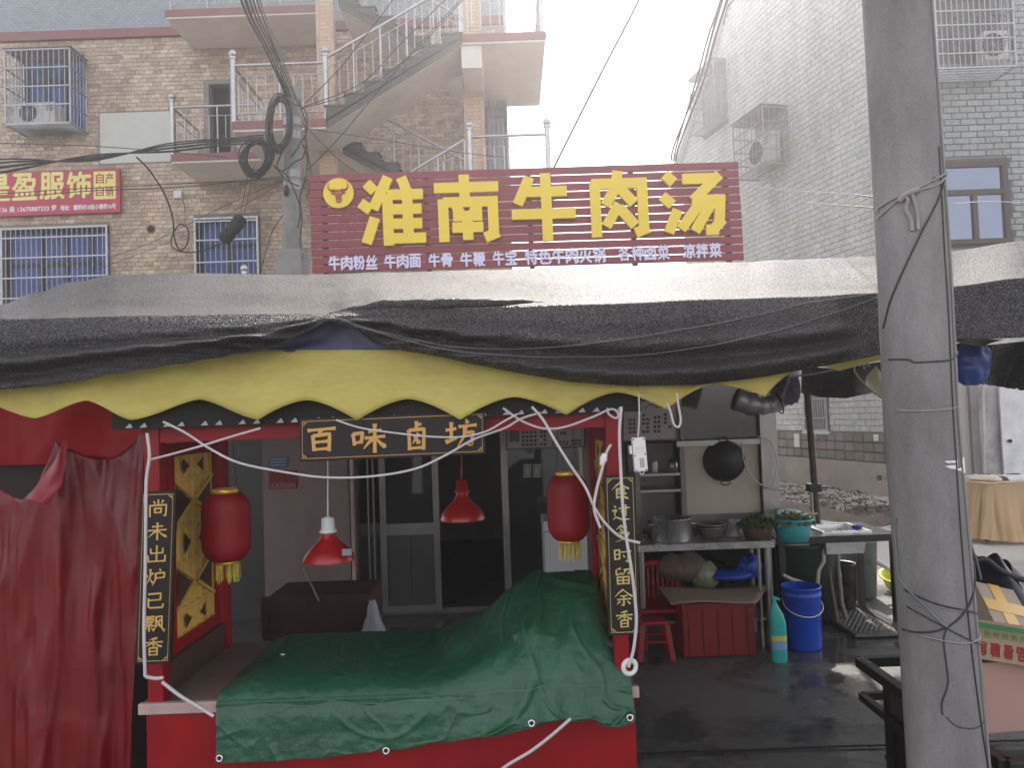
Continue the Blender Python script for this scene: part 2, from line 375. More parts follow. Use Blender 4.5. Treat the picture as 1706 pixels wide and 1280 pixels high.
M_black = mat('black_rubber', (.014, .013, .014), .55, var=.3, vs_=20)
M_white = mat('white_plastic', (.75, .74, .72), .4, var=.06, bump=.02, dirt=.35, dirtcol=(.42, .39, .34), ds=6)
M_darkframe = mat('dark_window_frame', (.05, .04, .035), .4, metal=.3, var=.2)
M_glassblue = glassmat('blue_window_glass', (.3, .42, .7), .05, .16, .6)
M_glassdark = glassmat('dark_glass', (.07, .075, .075), .04, .5, 1.0)
M_curt = mat('blue_curtain', (.34, .48, .72), .8, var=.3, vs_=5)
M_curtw = mat('pale_curtain', (.45, .5, .58), .8, var=.3, vs_=5)
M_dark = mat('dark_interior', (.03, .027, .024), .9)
M_mortar = mat('mortar', (.3, .24, .18), .95, var=.2, vs_=3)
M_mortarg = mat('grey_mortar', (.23, .245, .235), .95, var=.2, vs_=3)
M_bar = mat('painted_bar', (.4, .4, .42), .35, metal=.7, var=.25)
M_red = mat('red_paint', (.27, .004, .007), .45, var=.18, vs_=6, bump=.05, dirt=.55, dirtcol=(.15, .008, .009), ds=2.2, spec=.3)
# ================================================================== ground
def groundmat():
    m_, t, b, out = nodes('wet_and_dry_concrete'); L = t.links.new
    ge = N(t, 'ShaderNodeNewGeometry'); sp = N(t, 'ShaderNodeSeparateXYZ'); L(ge.outputs['Position'], sp.inputs[0])
    n1 = N(t, 'ShaderNodeTexNoise', i_Scale=1.3, i_Detail=8.0, i_Roughness=.62); L(ge.outputs['Position'], n1.inputs[0])
    n2 = N(t, 'ShaderNodeTexNoise', i_Scale=22.0, i_Detail=8.0, i_Roughness=.7); L(ge.outputs['Position'], n2.inputs[0])
    # wetness: splashed floor near the kitchen, fading into the dry alley
    a = N(t, 'ShaderNodeMath', operation='MULTIPLY_ADD'); L(n1.outputs[0], a.inputs[0]); a.inputs[1].default_value = 3.2; L(sp.outputs['Y'], a.inputs[2])
    wr = N(t, 'ShaderNodeMapRange'); wr.interpolation_type = 'SMOOTHSTEP'; L(a.outputs[0], wr.inputs[0]); wr.inputs[1].default_value = 8.2; wr.inputs[2].default_value = 10.2; wr.inputs[3].default_value = 1; wr.inputs[4].default_value = 0
    pu = N(t, 'ShaderNodeMapRange'); L(n1.outputs[0], pu.inputs[0]); pu.inputs[1].default_value = .47; pu.inputs[2].default_value = .56; pu.inputs[3].default_value = 0; pu.inputs[4].default_value = 1
    wet = N(t, 'ShaderNodeMath', operation='MULTIPLY'); L(wr.outputs[0], wet.inputs[0]); L(pu.outputs[0], wet.inputs[1])
    c1 = N(t, 'ShaderNodeMix', data_type='RGBA'); L(wr.outputs[0], c1.inputs[0]); c1.inputs[6].default_value = (.46, .44, .4, 1); c1.inputs[7].default_value = (.125, .12, .112, 1)
    c2 = N(t, 'ShaderNodeMix', data_type='RGBA'); L(wet.outputs[0], c2.inputs[0]); L(c1.outputs[2], c2.inputs[6]); c2.inputs[7].default_value = (.075, .073, .07, 1)
    r = N(t, 'ShaderNodeMapRange'); L(n2.outputs[0], r.inputs[0]); r.inputs[1].default_value = .3; r.inputs[2].default_value = .7; r.inputs[3].default_value = .72; r.inputs[4].default_value = 1.2
    mu = N(t, 'ShaderNodeVectorMath', operation='SCALE'); L(c2.outputs[2], mu.inputs[0]); L(r.outputs[0], mu.inputs['Scale']); L(mu.outputs[0], b.inputs['Base Color'])
    ro = N(t, 'ShaderNodeMapRange'); L(wet.outputs[0], ro.inputs[0]); ro.inputs[3].default_value = .55; ro.inputs[4].default_value = .1; L(ro.outputs[0], b.inputs['Roughness'])
    bs = N(t, 'ShaderNodeMapRange'); L(wet.outputs[0], bs.inputs[0]); bs.inputs[3].default_value = .5; bs.inputs[4].default_value = .05
    bp = N(t, 'ShaderNodeBump', i_Distance=.012); L(n2.outputs[0], bp.inputs['Height']); L(bs.outputs[0], bp.inputs['Strength']); L(bp.outputs[0], b.inputs['Normal'])
    return m_
M_ground = groundmat()
mb = MB(); mb.grid(lambda u, v: V(-60+u*120, -25+v*125, .012*nz((-60+u*120)*.6, (-25+v*125)*.6, 3)), 120, 125); struct('ground', mb, M_ground)
# long joint in the yard slab and a strip drain cover by the sink
mb = MB()
for k in range(24):
    x = P(1050, 1262, 3.9).x + k*.12; mb.box(x, 3.94+.004*math.sin(k), .012, x+.118, 3.955+.004*math.sin(k), .0175)
struct('slab_joint', mb, mat('joint_filler', (.02, .02, .018), .8))
def leaf_litter():
    mb = MB(); rnd = random.Random(3)
    for k in range(1800):
        t = rnd.random()**.8; c = P(lerp(1270, 1500, t), lerp(828, 872, t)-rnd.random()*26+rnd.gauss(0, 6), 1)
        d = (c-V(0, 0, CH)); s = -CH/d.z; g = V(0, 0, CH)+d*s; 
        r = rnd.uniform(.012, .05); h = rnd.uniform(0, .02)+max(0, .16*nz(g.x*1.7, g.y*1.7, 9)); a = rnd.random()*6.3; tl = rnd.uniform(-.6, .6)
        e = V(math.cos(a), math.sin(a), tl)*r; f = V(-math.sin(a), math.cos(a), rnd.uniform(-.5, .5))*r*rnd.uniform(.3, .8); g = V(g.x, g.y, h+.015)
        mb.add([g-e, g-f, g+e, g+f+V(0, 0, .008)], [(0, 1, 2), (0, 2, 3)])
    return mb
M_leaf = tilemat('leaf_litter', [(.05, .035, .02), (.16, .11, .07), (.09, .075, .05), (.14, .11, .08), (.12, .08, .05)], False, .9)
solo('leaf_litter', leaf_litter(), M_leaf, None, None, kind='stuff')
def soil(u, v):
    px = lerp(1262, 1500, u); c = P(px, lerp(845, 818, 0)+(px-1295)*.12, 1); d = (c-V(0, 0, CH)); g = V(0, 0, CH)+d*(-CH/d.z); w_ = (v-.5)*2
    return V(g.x+w_*.55, g.y+w_*.5, .0+.07*(1-w_*w_)*(1+1.6*nz(g.x*2.2+w_, g.y*2.2, 9))-.01)
mb = MB(); mb.grid(soil, 60, 12); solo('soil_heap', mb, mat('dry_soil', (.13, .1, .075), .95, var=.5, vs_=9, bump=.8, bs=30), None, None, kind='stuff')
# ================================================================== left apartment building
FD = 13.5
def fz(py, px=200, d=FD): return P(px, py, d).z
def fx(px, py, d=FD): return P(px, py, d).x
BX1 = fx(846, 220)
apt = thing('apartment_building', 'tan brick tiled apartment block with barred blue windows on the left', 'building', (-4, FD, 0))
BF = Frame(V(-10, FD, 0), V(BX1+10, 0, 0), V(0, 0, 12.2), V(0, -1, 0))
zb0, zb1 = fz(66, 150), fz(52, 150)
W1 = PF(5, 379, 183, 512, FD); W2 = PF(326, 363, 433, 474, FD); DR = PF(343, 134, 391, 262, FD); CW = PF(35, 92, 141, 222, FD)
openings = [W1, W2, DR, CW]
mb = MB()
# wall body with real openings: columns between opening edges
xs = sorted([-10, BX1]+[f.o.x for f in openings]+[f.o.x+f.w for f in openings])
for xa, xb in zip(xs, xs[1:]):
    if xb-xa < .001: continue
    z = 0; xm = (xa+xb)/2
    for f in sorted([f for f in openings if f.o.x < xm < f.o.x+f.w], key=lambda f: f.o.z):
        mb.box(xa, FD, z, xb, FD+.24, f.o.z); z = f.o.z+f.h
    mb.box(xa, FD, z, xb, FD+.24, 12.2)
part('wall', mb, M_mortar, apt)
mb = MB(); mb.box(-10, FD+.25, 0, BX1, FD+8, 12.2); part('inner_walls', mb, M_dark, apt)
mb = MB(); mb.box(-10.2, FD-.25, 12.21, BX1+.1, FD+8, 12.4); part('roof', mb, M_conc, apt)
def hole(f, F): return (f.o.x-F.o.x-.02, f.o.x+f.w-F.o.x+.02, f.o.z-F.o.z-.02, f.o.z+f.h-F.o.z+.02)
F0 = Frame(V(-10, FD-.001, 3.2), V(BX1+10, 0, 0), V(0, 0, zb0-3.2), V(0, -1, 0))
WP = PF(167, 187, 292, 271, FD)
tile_wall(apt, 'wall_tile', F0, .155, .0735, .0035, [hole(f, F0) for f in openings+[WP]],
          [(.34, .25, .18), (.5, .375, .265), (.56, .44, .32), (.42, .305, .215), (.64, .52, .39), (.48, .355, .25)], 300, .006, stag=.37)
mb = MB(); mb.fbox(WP, 0, 0, 1, 1, 0, .012); part('whitewashed_patch', mb, mat('whitewash', (.62, .63, .56), .9, var=.06), apt)
mb = MB(); mb.box(-10, FD-.07, zb0, BX1, FD-.001, zb1); part('belt_course', mb, M_maroon, apt)
def bricktex(name, c1, c2, cm, sx, sz, rough=.5, axis='Y'):
    m_, t, b, out = nodes(name); L = t.links.new
    ge = N(t, 'ShaderNodeNewGeometry'); sp = N(t, 'ShaderNodeSeparateXYZ'); L(ge.outputs['Position'], sp.inputs[0]); cb = N(t, 'ShaderNodeCombineXYZ')
    L(sp.outputs['X' if axis == 'Y' else 'Y'], cb.inputs[0]); L(sp.outputs['Z'], cb.inputs[1])
    br = N(t, 'ShaderNodeTexBrick'); L(cb.outputs[0], br.inputs[0]); br.inputs['Scale'].default_value = 1; br.inputs['Brick Width'].default_value = sx; br.inputs['Row Height'].default_value = sz; br.inputs['Mortar Size'].default_value = sz*.06
    br.inputs['Color1'].default_value = (*c1, 1); br.inputs['Color2'].default_value = (*c2, 1); br.inputs['Mortar'].default_value = (*cm, 1)
    L(br.outputs[0], b.inputs['Base Color']); b.inputs['Roughness'].default_value = rough
    bp = N(t, 'ShaderNodeBump', i_Strength=.5, i_Distance=.008); bp.invert = True; L(br.outputs['Fac'], bp.inputs['Height']); L(bp.outputs[0], b.inputs['Normal'])
    return m_
M_bluetile = bricktex('blue_grey_mosaic', (.27, .31, .35), (.35, .38, .41), (.17, .18, .2), .1, .05)
mb = MB(); mb.box(-10, FD-.012, zb1, BX1, FD-.001, 12.1); part('upper_mosaic', mb, M_bluetile, apt)
M_peach = bricktex('peach_pillar_tile', (.56, .39, .24), (.63, .45, .29), (.33, .22, .14), .24, .062)
def grille(par, F, nx, hz, r=.008, y=.06, col=M_bar, name='security_grille'):
    mb = MB(); mb.fborder(F, .035, y-.015, y+.015)
    for h in hz: mb.fbox(F, .01, h-.012/F.h, .99, h+.012/F.h, y-.012, y+.02)
    g = part(name, mb, col, par)
    one = MB(); one.cyl(V(0, 0, .02), V(0, 0, F.h-.02), r, 5); me = one.mesh('bar', col)
    pieces('bar', me, g, [(F.pt((k+1)/(nx+1), 0, y), (0, 0, 0)) for k in range(nx)]); return g
def window(par, F, cols, frame=M_darkframe, glass=M_glassblue, curtain=M_curt, rec=.12, rows=(), ft=.05):
    mb = MB(); mb.fborder(F, ft, -rec-.04, -rec+.02)
    for c in cols: mb.fbox(F, c-.5*ft/F.w, ft/F.h, c+.5*ft/F.w, 1-ft/F.h, -rec-.035, -rec+.015)
    for r in rows: mb.fbox(F, ft/F.w, r-.5*ft/F.h, 1-ft/F.w, r+.5*ft/F.h, -rec-.03, -rec+.01)
    w_ = part('window', mb, frame, par)
    ed = [0]+list(cols)+[1]; 
    for a, b in zip(ed, ed[1:]):
        mb = MB(); mb.fbox(F, a+.02, .03, b-.02, .97, -rec-.02, -rec-.014); part('pane', mb, glass, w_)
    if curtain:
        n = int(F.w/.035); vs_ = []
        mb = MB(); mb.grid(lambda u, v: F.pt(.02+.96*u, .03+.94*v, -rec-.09+.014*math.sin(u*n*1.3)+.006*nz(u*9, v*2, 1)), n*4, 3); part('curtain', mb, curtain, w_)
    return w_
w1 = window(apt, W1, (.33, .56, .8), rows=(.55,)); grille(apt, W1, 20, (.12, .37, .62, .87))
w2 = window(apt, W2, (.5,), rows=(.6,)); grille(apt, W2, 11, (.05, .33, .66, .94))
window(apt, CW, (.35, .65), rows=(.7,), curtain=M_curt)
# doorway recess in the wall
mb = MB(); mb.fborder(DR, .07, -.2, .03); dw = part('doorway', mb, M_conc, apt)
# security cage with air conditioner
def cage(par, x0, x1, y0, y1, z0, z1, nx, ny, nz_, open_back=True, m=M_bar, lower=4):
    mb = MB(); r = .016
    for z in (z0, z1):
        for a, b in (((x0, y0), (x1, y0)), ((x0, y0), (x0, y1)), ((x1, y0), (x1, y1)), ((x0, y1), (x1, y1))): mb.bar(V(*a, z), V(*b, z), r*1.6)
    for x in (x0, x1):
        for y in (y0, y1): mb.bar(V(x, y, z0), V(x, y, z1), r*1.6)
    for k in range(1, nz_):
        z = lerp(z0, z1, k/nz_); mb.bar(V(x0, y0-.012, z), V(x1, y0-.012, z), r*1.3)
        for x in (x0, x1): mb.bar(V(x, y0, z), V(x, y1, z), r*1.3)
    for k in range(1, lower): mb.bar(V(x0, lerp(y0, y1, k/lower), z0), V(x1, lerp(y0, y1, k/lower), z0), r*1.6)
    c = part('security_cage', mb, m, par)
    one = MB(); one.cyl(V(0, 0, 0), V(0, 0, z1-z0), .008, 5); me = one.mesh('bar', m)
    pl = [(V(lerp(x0, x1, k/nx), y0, z0), (0, 0, 0)) for k in range(1, nx)]
    for x in (x0, x1): pl += [(V(x, lerp(y0, y1, k/ny), z0), (0, 0, 0)) for k in range(1, ny)]
    pieces('bar', me, c, pl)
    mb = MB(); mb.box(x0-.03, y0-.03, z1+.02, x1+.03, y1, z1+.035); part('cage_roof', mb, mat('rusty_sheet', (.2, .17, .16), .8, var=.4, vs_=4), c); return c
cx0, cx1, cz0, cz1 = fx(9, 150, 12.98), fx(117, 150, 12.98), fz(206, 60, 12.98), fz(82, 60, 12.98)
cage(apt, cx0, cx1, 12.98, FD-.01, cz0, cz1, 12, 5, 4, lower=7)
def ac_unit(label, F, dep=.28, group=None):
    """F: front face frame"""
    t = thing('air_conditioner', label, 'air conditioner', F.pt(.5, 0, -dep/2), group)
    mb = MB(); mb.fbox(F, 0, 0, 1, 1, -dep, 0); part('casing', mb, mat('ac_white', (.62, .61, .57), .5, dirt=.4, dirtcol=(.3, .28, .24), ds=3), t, bevel=.01)
    c = F.pt(.36, .5, .004); R = F.h*.4
    mb = MB(); mb.lathe(c, [(.001, 0), (R, 0), (R, .008), (R*.98, .008)], 20, F.n); part('fan_opening', mb, M_dark, t)
    mb = MB()
    for k in range(1, 6): mb.torus(c+F.n*.012, R*k/5, .004, F.n, 20, 4)
    for k in range(8):
        a = PI*k/8; d = (F.u.normalized()*math.cos(a)+F.v.normalized()*math.sin(a))*R; mb.bar(c+F.n*.012-d, c+F.n*.012+d, .005)
    part('fan_guard', mb, mat('guard_wire', (.3, .3, .3), .5), t)
    mb = MB()
    for k in range(3): mb.fbox(F, .8, .6+k*.1, .95, .63+k*.1, 0, .006)
    part('vent', mb, M_dark, t); return t
ac_unit('grey outdoor air conditioner inside the upper left barred cage', PF(22, 170, 92, 205, 13.08))
# vent hole, little box
mb = MB(); c = P(252, 382, FD); mb.lathe(c-V(0, .004, 0), [(.055, 0), (.075, 0), (.075, .02), (.055, .02)], 16, V(0, -1, 0)); part('vent_pipe', mb, M_maroon, apt)
mb = MB(); mb.lathe(c-V(0, .012, 0), [(.0005, 0), (.055, .001)], 16, V(0, -1, 0)); part('vent_hole', mb, M_dark, apt)
bx = PF(293, 320, 306, 332, FD); mb = MB(); mb.fbox(bx, 0, 0, 1, 1, .01, .1); solo('wall_junction_box', mb, M_white, 'small white junction box on the tan wall left of the barred window', 'junction box', bevel=.006)
# side grille window at the far right end
c0, c1_ = fx(808, 220, 13.2), fx(845, 220, 13.2)
cage(apt, c0, c1_, 13.2, FD-.02, fz(300, 826, 13.2), fz(160, 826, 13.2), 5, 3, 4, lower=2)
FW_ = PF(812, 168, 842, 295, FD-.02); mb = MB(); mb.fbox(FW_, 0, 0, 1, 1, 0, .01); part('window', mb, mat('hazy_pane', (.4, .43, .46), .15, var=.3, vs_=2), apt)
# ================================================================== outdoor staircase
st = thing('staircase', 'grey concrete outdoor staircase with steel railings on the apartment block', 'staircase', (-1.5, 12.2, 0))
Y0, YW = 11.1, FD-.03
XL, XR = fx(543, 205, Y0), fx(770, 75, Y0)
ZF = [3.62, 4.86, 6.05, 7.24, 8.46]
def slab(x0, x1, y0, y1, z, name='landing', th=.11):
    mb = MB(); mb.box(x0, y0+.012, z-.02, x1, y1, z+th-.003); s_ = part(name, mb, M_plaster, st)
    mb = MB(); mb.box(x0-.015, y0, z+.01, x1+.015, y0+.011, z+th+.02); mb.box(x0-.015, y0+.011, z+th-.002, x1+.015, y1, z+th+.02); part('edge_tiles', mb, M_maroon, s_); return s_
def flight(x0, z0, x1, z1, y0, y1, n=7):
    mb = MB(); dx, dz = (x1-x0)/n, (z1-z0)/n
    a = [V(x0, y0+.01, z0-.02), V(x1, y0+.01, z1-.02), V(x1, y1, z1-.02), V(x0, y1, z0-.02)]
    mb.hexa([a[0], a[1], a[2], a[3]]+[p+V(0, 0, .12) for p in a]); fl = part('flight', mb, M_plaster, st)
    mb = MB(); so_ = MB(); so_.hexa([V(x0, y0, z0-.02), V(x1, y0, z1-.02), V(x1, y0+.009, z1-.02), V(x0, y0+.009, z0-.02), V(x0, y0, z0+.1), V(x1, y0, z1+.1), V(x1, y0+.009, z1+.1), V(x0, y0+.009, z0+.1)]); part('stringer', so_, M_stairside, fl)
    one = MB(); sx = abs(dx); sg = 1 if dx*dz > 0 else -1; one.prism([V(-sx/2*sg, 0, 0), V(sx/2*sg, 0, 0), V(sx/2*sg, 0, -.05), V(-sx/2*sg, 0, -.05-abs(dz))], V(0, y1-y0, 0)); one.box(-sx/2-.02, -.012, .001, sx/2+.02, y1-y0, .03); me = one.mesh('step', M_stairside)
    pieces('step', me, fl, [(V(x0+dx*(k+.5), y0, z0+.13+dz*k+ (dz if dz > 0 else dz)), (0, 0, 0)) for k in range(n)])
    return fl
def railing(par, p, q, n, h=.86, newel=(1, 1), mid=True, nb=None, m=M_rail):
    """p, q: floor points; n: bays"""
    up = V(0, 0, 1); mb = MB()
    mb.cyl(p+up*h, q+up*h, .022, 8); 
    r = part('railing', mb, m, par)
    for hh in (.13, h-.16): mb = MB(); mb.cyl(p+up*hh, q+up*hh, .008, 6); part('mid_rail', mb, m, r)
    L_ = (q-p).length; nb = nb or max(2, int(L_/.13)); one = MB(); one.cyl(V(0, 0, .13), V(0, 0, h-.16), .0065, 5); me = one.mesh('baluster', m)
    pieces('baluster', me, r, [(lerp(p, q, (k+.5)/nb), (0, 0, 0)) for k in range(nb)])
    one = MB(); one.cyl(V(0, 0, 0), V(0, 0, h), .013, 6); me2 = one.mesh('post', m)
    pieces('post', me2, r, [(lerp(p, q, k/n), (0, 0, 0)) for k in range(0 if not newel[0] else 1, n+1 if not newel[1] else n)])
    for f, pt in zip(newel, (p, q)):
        if f:
            mb = MB(); mb.cyl(pt, pt+up*(h+.1), .038, 10); mb.cyl(pt+up*(h+.1), pt+up*(h+.13), .05, 10); mb.ball(pt+up*(h+.18), .06, 12, 8); part('newel_post', mb, m, r)
    return r
# landings
xl0 = fx(388, 215, Y0); zt = .13
slab(xl0, XL, Y0, 12.42, ZF[2])
slab(fx(285, 262, 12.4), XL+.05, 12.42, YW, ZF[2]+.02, 'balcony')
slab(fx(276, 14, 12.4), fx(527, 10, 12.4), 12.4, YW, ZF[4]+.02, 'balcony')
xr1 = fx(908, 48, Y0)
slab(XR, xr1, Y0, YW, ZF[3]); slab(XR, xr1+.05, Y0, YW, ZF[1])
# flights
flight(XL, ZF[2], XR, ZF[3], Y0, 12.0); flight(XL, ZF[0], XR, ZF[1], Y0, 12.0)
flight(XR, ZF[3], XL, ZF[4], 12.2, 13.2); flight(XR, ZF[1], XL, ZF[2], 12.2, 13.2)
# railings
railing(st, V(xl0, Y0+.06, ZF[2]+zt), V(XL, Y0+.06, ZF[2]+zt), 2, newel=(1, 1))
railing(st, V(XL+.02, Y0+.06, ZF[2]+zt+.1), V(XR-.02, Y0+.06, ZF[3]+zt), 5, newel=(0, 1), nb=16, h=.84)
railing(st, V(XR+.08, Y0+.06, ZF[3]+zt), V(xr1-.05, Y0+.06, ZF[3]+zt), 2, newel=(0, 1))
railing(st, V(xr1-.05, Y0+.1, ZF[3]+zt), V(xr1-.05, YW, ZF[3]+zt), 3, newel=(0, 0))
railing(st, V(XR+.06, Y0+.06, ZF[1]+zt), V(xr1-.02, Y0+.06, ZF[1]+zt), 2, newel=(1, 1))
railing(st, V(XL+.02, Y0+.06, ZF[0]+zt+.1), V(XR-.02, Y0+.06, ZF[1]+zt), 5, newel=(0, 0), nb=16, h=.82)
railing(st, V(XR, 12.26, ZF[1]+zt), V(XL, 12.26, ZF[2]+zt), 5, newel=(0, 0), nb=16, h=.84)
railing(st, V(XR, 12.26, ZF[3]+zt), V(XL, 12.26, ZF[4]+zt), 5, newel=(0, 0), nb=16, h=.84)
xb0 = fx(287, 250, 12.46)
railing(st, V(xb0, 12.48, ZF[2]+zt+.02), V(xl0, 12.48, ZF[2]+zt+.02), 2, newel=(1, 0), h=.8)
railing(st, V(xb0, 12.5, ZF[2]+zt+.02), V(xb0, YW, ZF[2]+zt+.02), 2, newel=(0, 0), h=.8)
railing(st, V(xl0, Y0+.1, ZF[2]+zt), V(xl0, 12.4, ZF[2]+zt), 2, newel=(0, 0))
railing(st, V(fx(276, 14, 12.4)+.05, 12.46, ZF[4]+zt), V(fx(527, 10, 12.4), 12.46, ZF[4]+zt), 4, newel=(0, 0))
for (a, b, yy) in ((528, 557, 100), (773, 806, 180)):
    xa, xb = fx(a, yy, 12.03), fx(b, yy, 12.03)
    mb = MB(); mb.box(xa+.05, 12.03, 0, xb-.05, 12.19, 11.5); p_ = part('pillar', mb, M_peach, st)
    mb = MB(); mb.box(xa, 12.02, 0, xa+.05, 12.19, 11.5); mb.box(xb-.05, 12.02, 0, xb, 12.19, 11.5); part('pillar_edging', mb, mat('pink_plaster', (.58, .42, .31), .8), p_)
# white junction of beam under the upper half landing
mb = MB(); mb.box(XR-.02, Y0+.05, ZF[3]-.36, XR+.28, 12.2, ZF[3]-.021); part('beam', mb, M_plaster, st)
# ================================================================== clothes shop sign on the building
SF = FQ((-72, 291), (199, 281), (-72, 363), FD-.1)
cs = thing('clothing_shop_sign', 'magenta clothing shop sign with yellow characters above the barred window', 'sign', SF.pt(.5, 0))
mb = MB(); mb.fbox(SF, 0, 0, 1, 1, -.06, 0); part('sign_panel', mb, mat('magenta_vinyl', (.50, .045, .085), .45, var=.08), cs)
M_yel = mat('pale_yellow_vinyl', (.85, .75, .25), .4, var=.04, bump=0); M_wht = mat('white_vinyl', (.8, .8, .8), .4, var=.04, bump=0); M_redv = mat('red_vinyl', (.45, .04, .05), .4, bump=0)
def textpx(s, F, x0, y0, x1, y1, m, par, bold=.0, c=.003, name='lettering', flip=False):
    a0, b1 = fpx(F, x0, y0); a1, b0 = fpx(F, x1, y1-(F.pt(1, 0).z-F.pt(0, 0).z)*0)
    # keep the box parallel to the frame: b from left edge
    b0 = fpx(F, x0, y1)[1]; b1 = fpx(F, x0, y0)[1]
    mb = MB(); put_text(mb, s, F, a0, b0, a1, b1, c, bold, flip)
    if mb.v: return part(name, mb, m, par)
for ch, x0, x1 in (('昰', -24, 16), ('盈', 21, 61), ('服', 67, 107), ('饰', 112, 151)): textpx(ch, SF, x0, 291-(x0*.035), x1, 334-(x0*.035), M_yel, cs, .014, name='character')
mb = MB(); a0, b1 = fpx(SF, 156, 286); a1, b0 = fpx(SF, 193, 331); mb.fbox(SF, a0, b0, a1, b1, 0, .004); part('yellow_box', mb, M_yel, cs)
for s, x, y in (('自', 160, 289), ('产', 176, 289), ('自', 160, 310), ('销', 176, 310)): textpx(s, SF, x, y, x+13, y+17, M_redv, cs, .003, c=.006, name='character')
textpx('15279259136 吴 13675887333 罗', SF, -40, 347, 94, 356, M_wht, cs, .003)
textpx('地址：塘桥村10组小塘桥16号', SF, 101, 342, 193, 351, M_wht, cs, .003)
# ================================================================== noodle shop roof sign
RF = FQ((515, 289), (1229, 267), (521, 455), 6.9)
rs = thing('roof_sign', 'long maroon slatted roof sign with large yellow beef soup characters', 'sign', RF.pt(.5, 0))
M_plank = mat('maroon_plank', (.27, .04, .055), .5, var=.2, vs_=3, bump=.1, bs=30, stretch=(1, 1, 8))
NP = 12
for k in range(NP):
    b0, b1 = k/NP, (k+1)/NP-.012/RF.h; mb = MB(); dz = random.uniform(-.002, .002)
    mb.fbox(RF, -.002*random.random(), b0, 1+.002*random.random(), b1, -.02+dz, dz); part('plank', mb, M_plank, rs, bevel=.002)
for a in (.03, .27, .51, .75, .97): mb = MB(); mb.fbox(RF, a-.006, -.4, a+.006, .99, -.065, -.025); part('support_post', mb, M_stairside, rs)
M_gold = mat('yellow_acrylic', (.93, .66, .03), .35, var=.06, vs_=3, bump=0)
for ch, x0, y0, x1, y1 in (('淮', 599, 297, 709, 412), ('南', 725, 293, 832, 404), ('牛', 852, 291, 958, 403), ('肉', 986, 287, 1075, 396), ('汤', 1100, 286, 1203, 394)):
    a0 = fpx(RF, x0, (y0+y1)/2)[0]; a1 = fpx(RF, x1, (y0+y1)/2)[0]; xm = (x0+x1)/2; b1 = fpx(RF, xm, y0)[1]; b0 = fpx(RF, xm, y1)[1]
    mb = MB(); block(mb, ch, RF, a0, b0, a1, b1, .094, .004, .045); part('character', mb, M_gold, rs)
M_lav = mat('lavender_led_acrylic', (.76, .74, .95), .4, var=.03, bump=0)
for s, x0, x1, ya, yb in (('牛肉粉丝', 107, 295, 382, 434), ('牛肉面', 318, 460, 376, 427), ('牛骨', 485, 580, 373, 422), ('牛鞭', 605, 703, 368, 420), ('牛宝', 728, 822, 363, 415), ('特色牛肉火锅', 850, 1158, 356, 412), ('各种卤菜', 1203, 1400, 345, 398), ('凉拌菜', 1447, 1597, 336, 388)):
    X0, X1, Ya, Yb = 500+x0/2.275, 500+x1/2.275, 260+ya/2.275, 260+yb/2.275
    a0 = fpx(RF, X0, Ya)[0]; a1 = fpx(RF, X1, Ya)[0]; mb = MB(); n = len(s); cw = (a1-a0)/n; b1 = fpx(RF, X0, Ya)[1]; b0 = fpx(RF, X0, Yb)[1]
    for i, ch in enumerate(s): put_text(mb, ch, RF, a0+cw*(i+.05), b0, a0+cw*(i+.93), b1, .012, .0045)
    part('lettering', mb, M_lav, rs)
# bull emblem
a, b = fpx(RF, 565, 323); c = RF.pt(a, b, .03); R = 25.5*6.9/1280
em = MB(); em.lathe(c, [(R, -.025), (R, 0), (.001, 0)], 36, RF.n, smooth=False); e_ = part('emblem', em, M_gold, rs)
mb = MB(); ux, uz, nn = V(1, 0, .035).normalized(), V(-.035, 0, 1).normalized(), RF.n*.004
def ep(x, y, k=1): return c+ux*(x*R)+uz*(y*R)+nn*k
for s in (1, -1):
    pts = [ep(s*x, y) for x, y in ((.22, .18), (.5, .2), (.66, .42), (.58, .72))]
    mb.tube(spline(pts, 5), [R*.1*(1-i/16) for i in range(16)], 6)
    mb.add([ep(s*.2, .1), ep(s*.5, .02), ep(s*.42, -.1), ep(s*.2, -.08)], [(0, 1, 2, 3)])
mb.prism([ep(x, y) for x, y in ((-.25, .22), (.25, .22), (.24, -.1), (.17, -.35), (.2, -.5), (.1, -.66), (-.1, -.66), (-.2, -.5), (-.17, -.35), (-.24, -.1))], nn*1.2)
part('bull_head', mb, mat('brick_red_vinyl', (.4, .06, .03), .4, bump=0), e_)
mb = MB()
for s in (1, -1): mb.lathe(ep(s*.12, .02, 2.6), [(.04*R, 0), (.001, .0005)], 8, RF.n); mb.lathe(ep(s*.06, -.52, 2.6), [(.03*R, 0), (.001, .0005)], 8, RF.n)
part('bull_face_marks', mb, M_gold, e_)
# ================================================================== gable building on the right
gb = thing('gable_building', 'pale grey tiled three storey house with a steep gable on the right', 'building', (8, 16, 0))
CX, CY = P(1483, 820, 14.1).x-.32, 14.1     # near corner
CX = P(1455, 300, 14.1).x
wd = V(-.245, 1, 0).normalized(); WL = 7.6
GT = 11.9
wn = V(-wd.y, wd.x, 0)                       # outward normal of the side wall (towards the alley, left)
far = V(CX, CY, 0)+wd*WL
def gtop(t):   # verge height along the wall
    return 12.6 if t < 3.9 else 12.6-(t-3.9)*1.02
mb = MB()
prof = [0, 3.9, WL]
for a, b in zip(prof, prof[1:]):
    p, q = V(CX, CY, 0)+wd*a, V(CX, CY, 0)+wd*b
    mb.hexa([p, q, q-wn*.3, p-wn*.3, p+V(0, 0, gtop(a)), q+V(0, 0, gtop(b)), q-wn*.3+V(0, 0, gtop(b)), p-wn*.3+V(0, 0, gtop(a))])
part('side_wall', mb, M_mortarg, gb)
FFX = 11.0
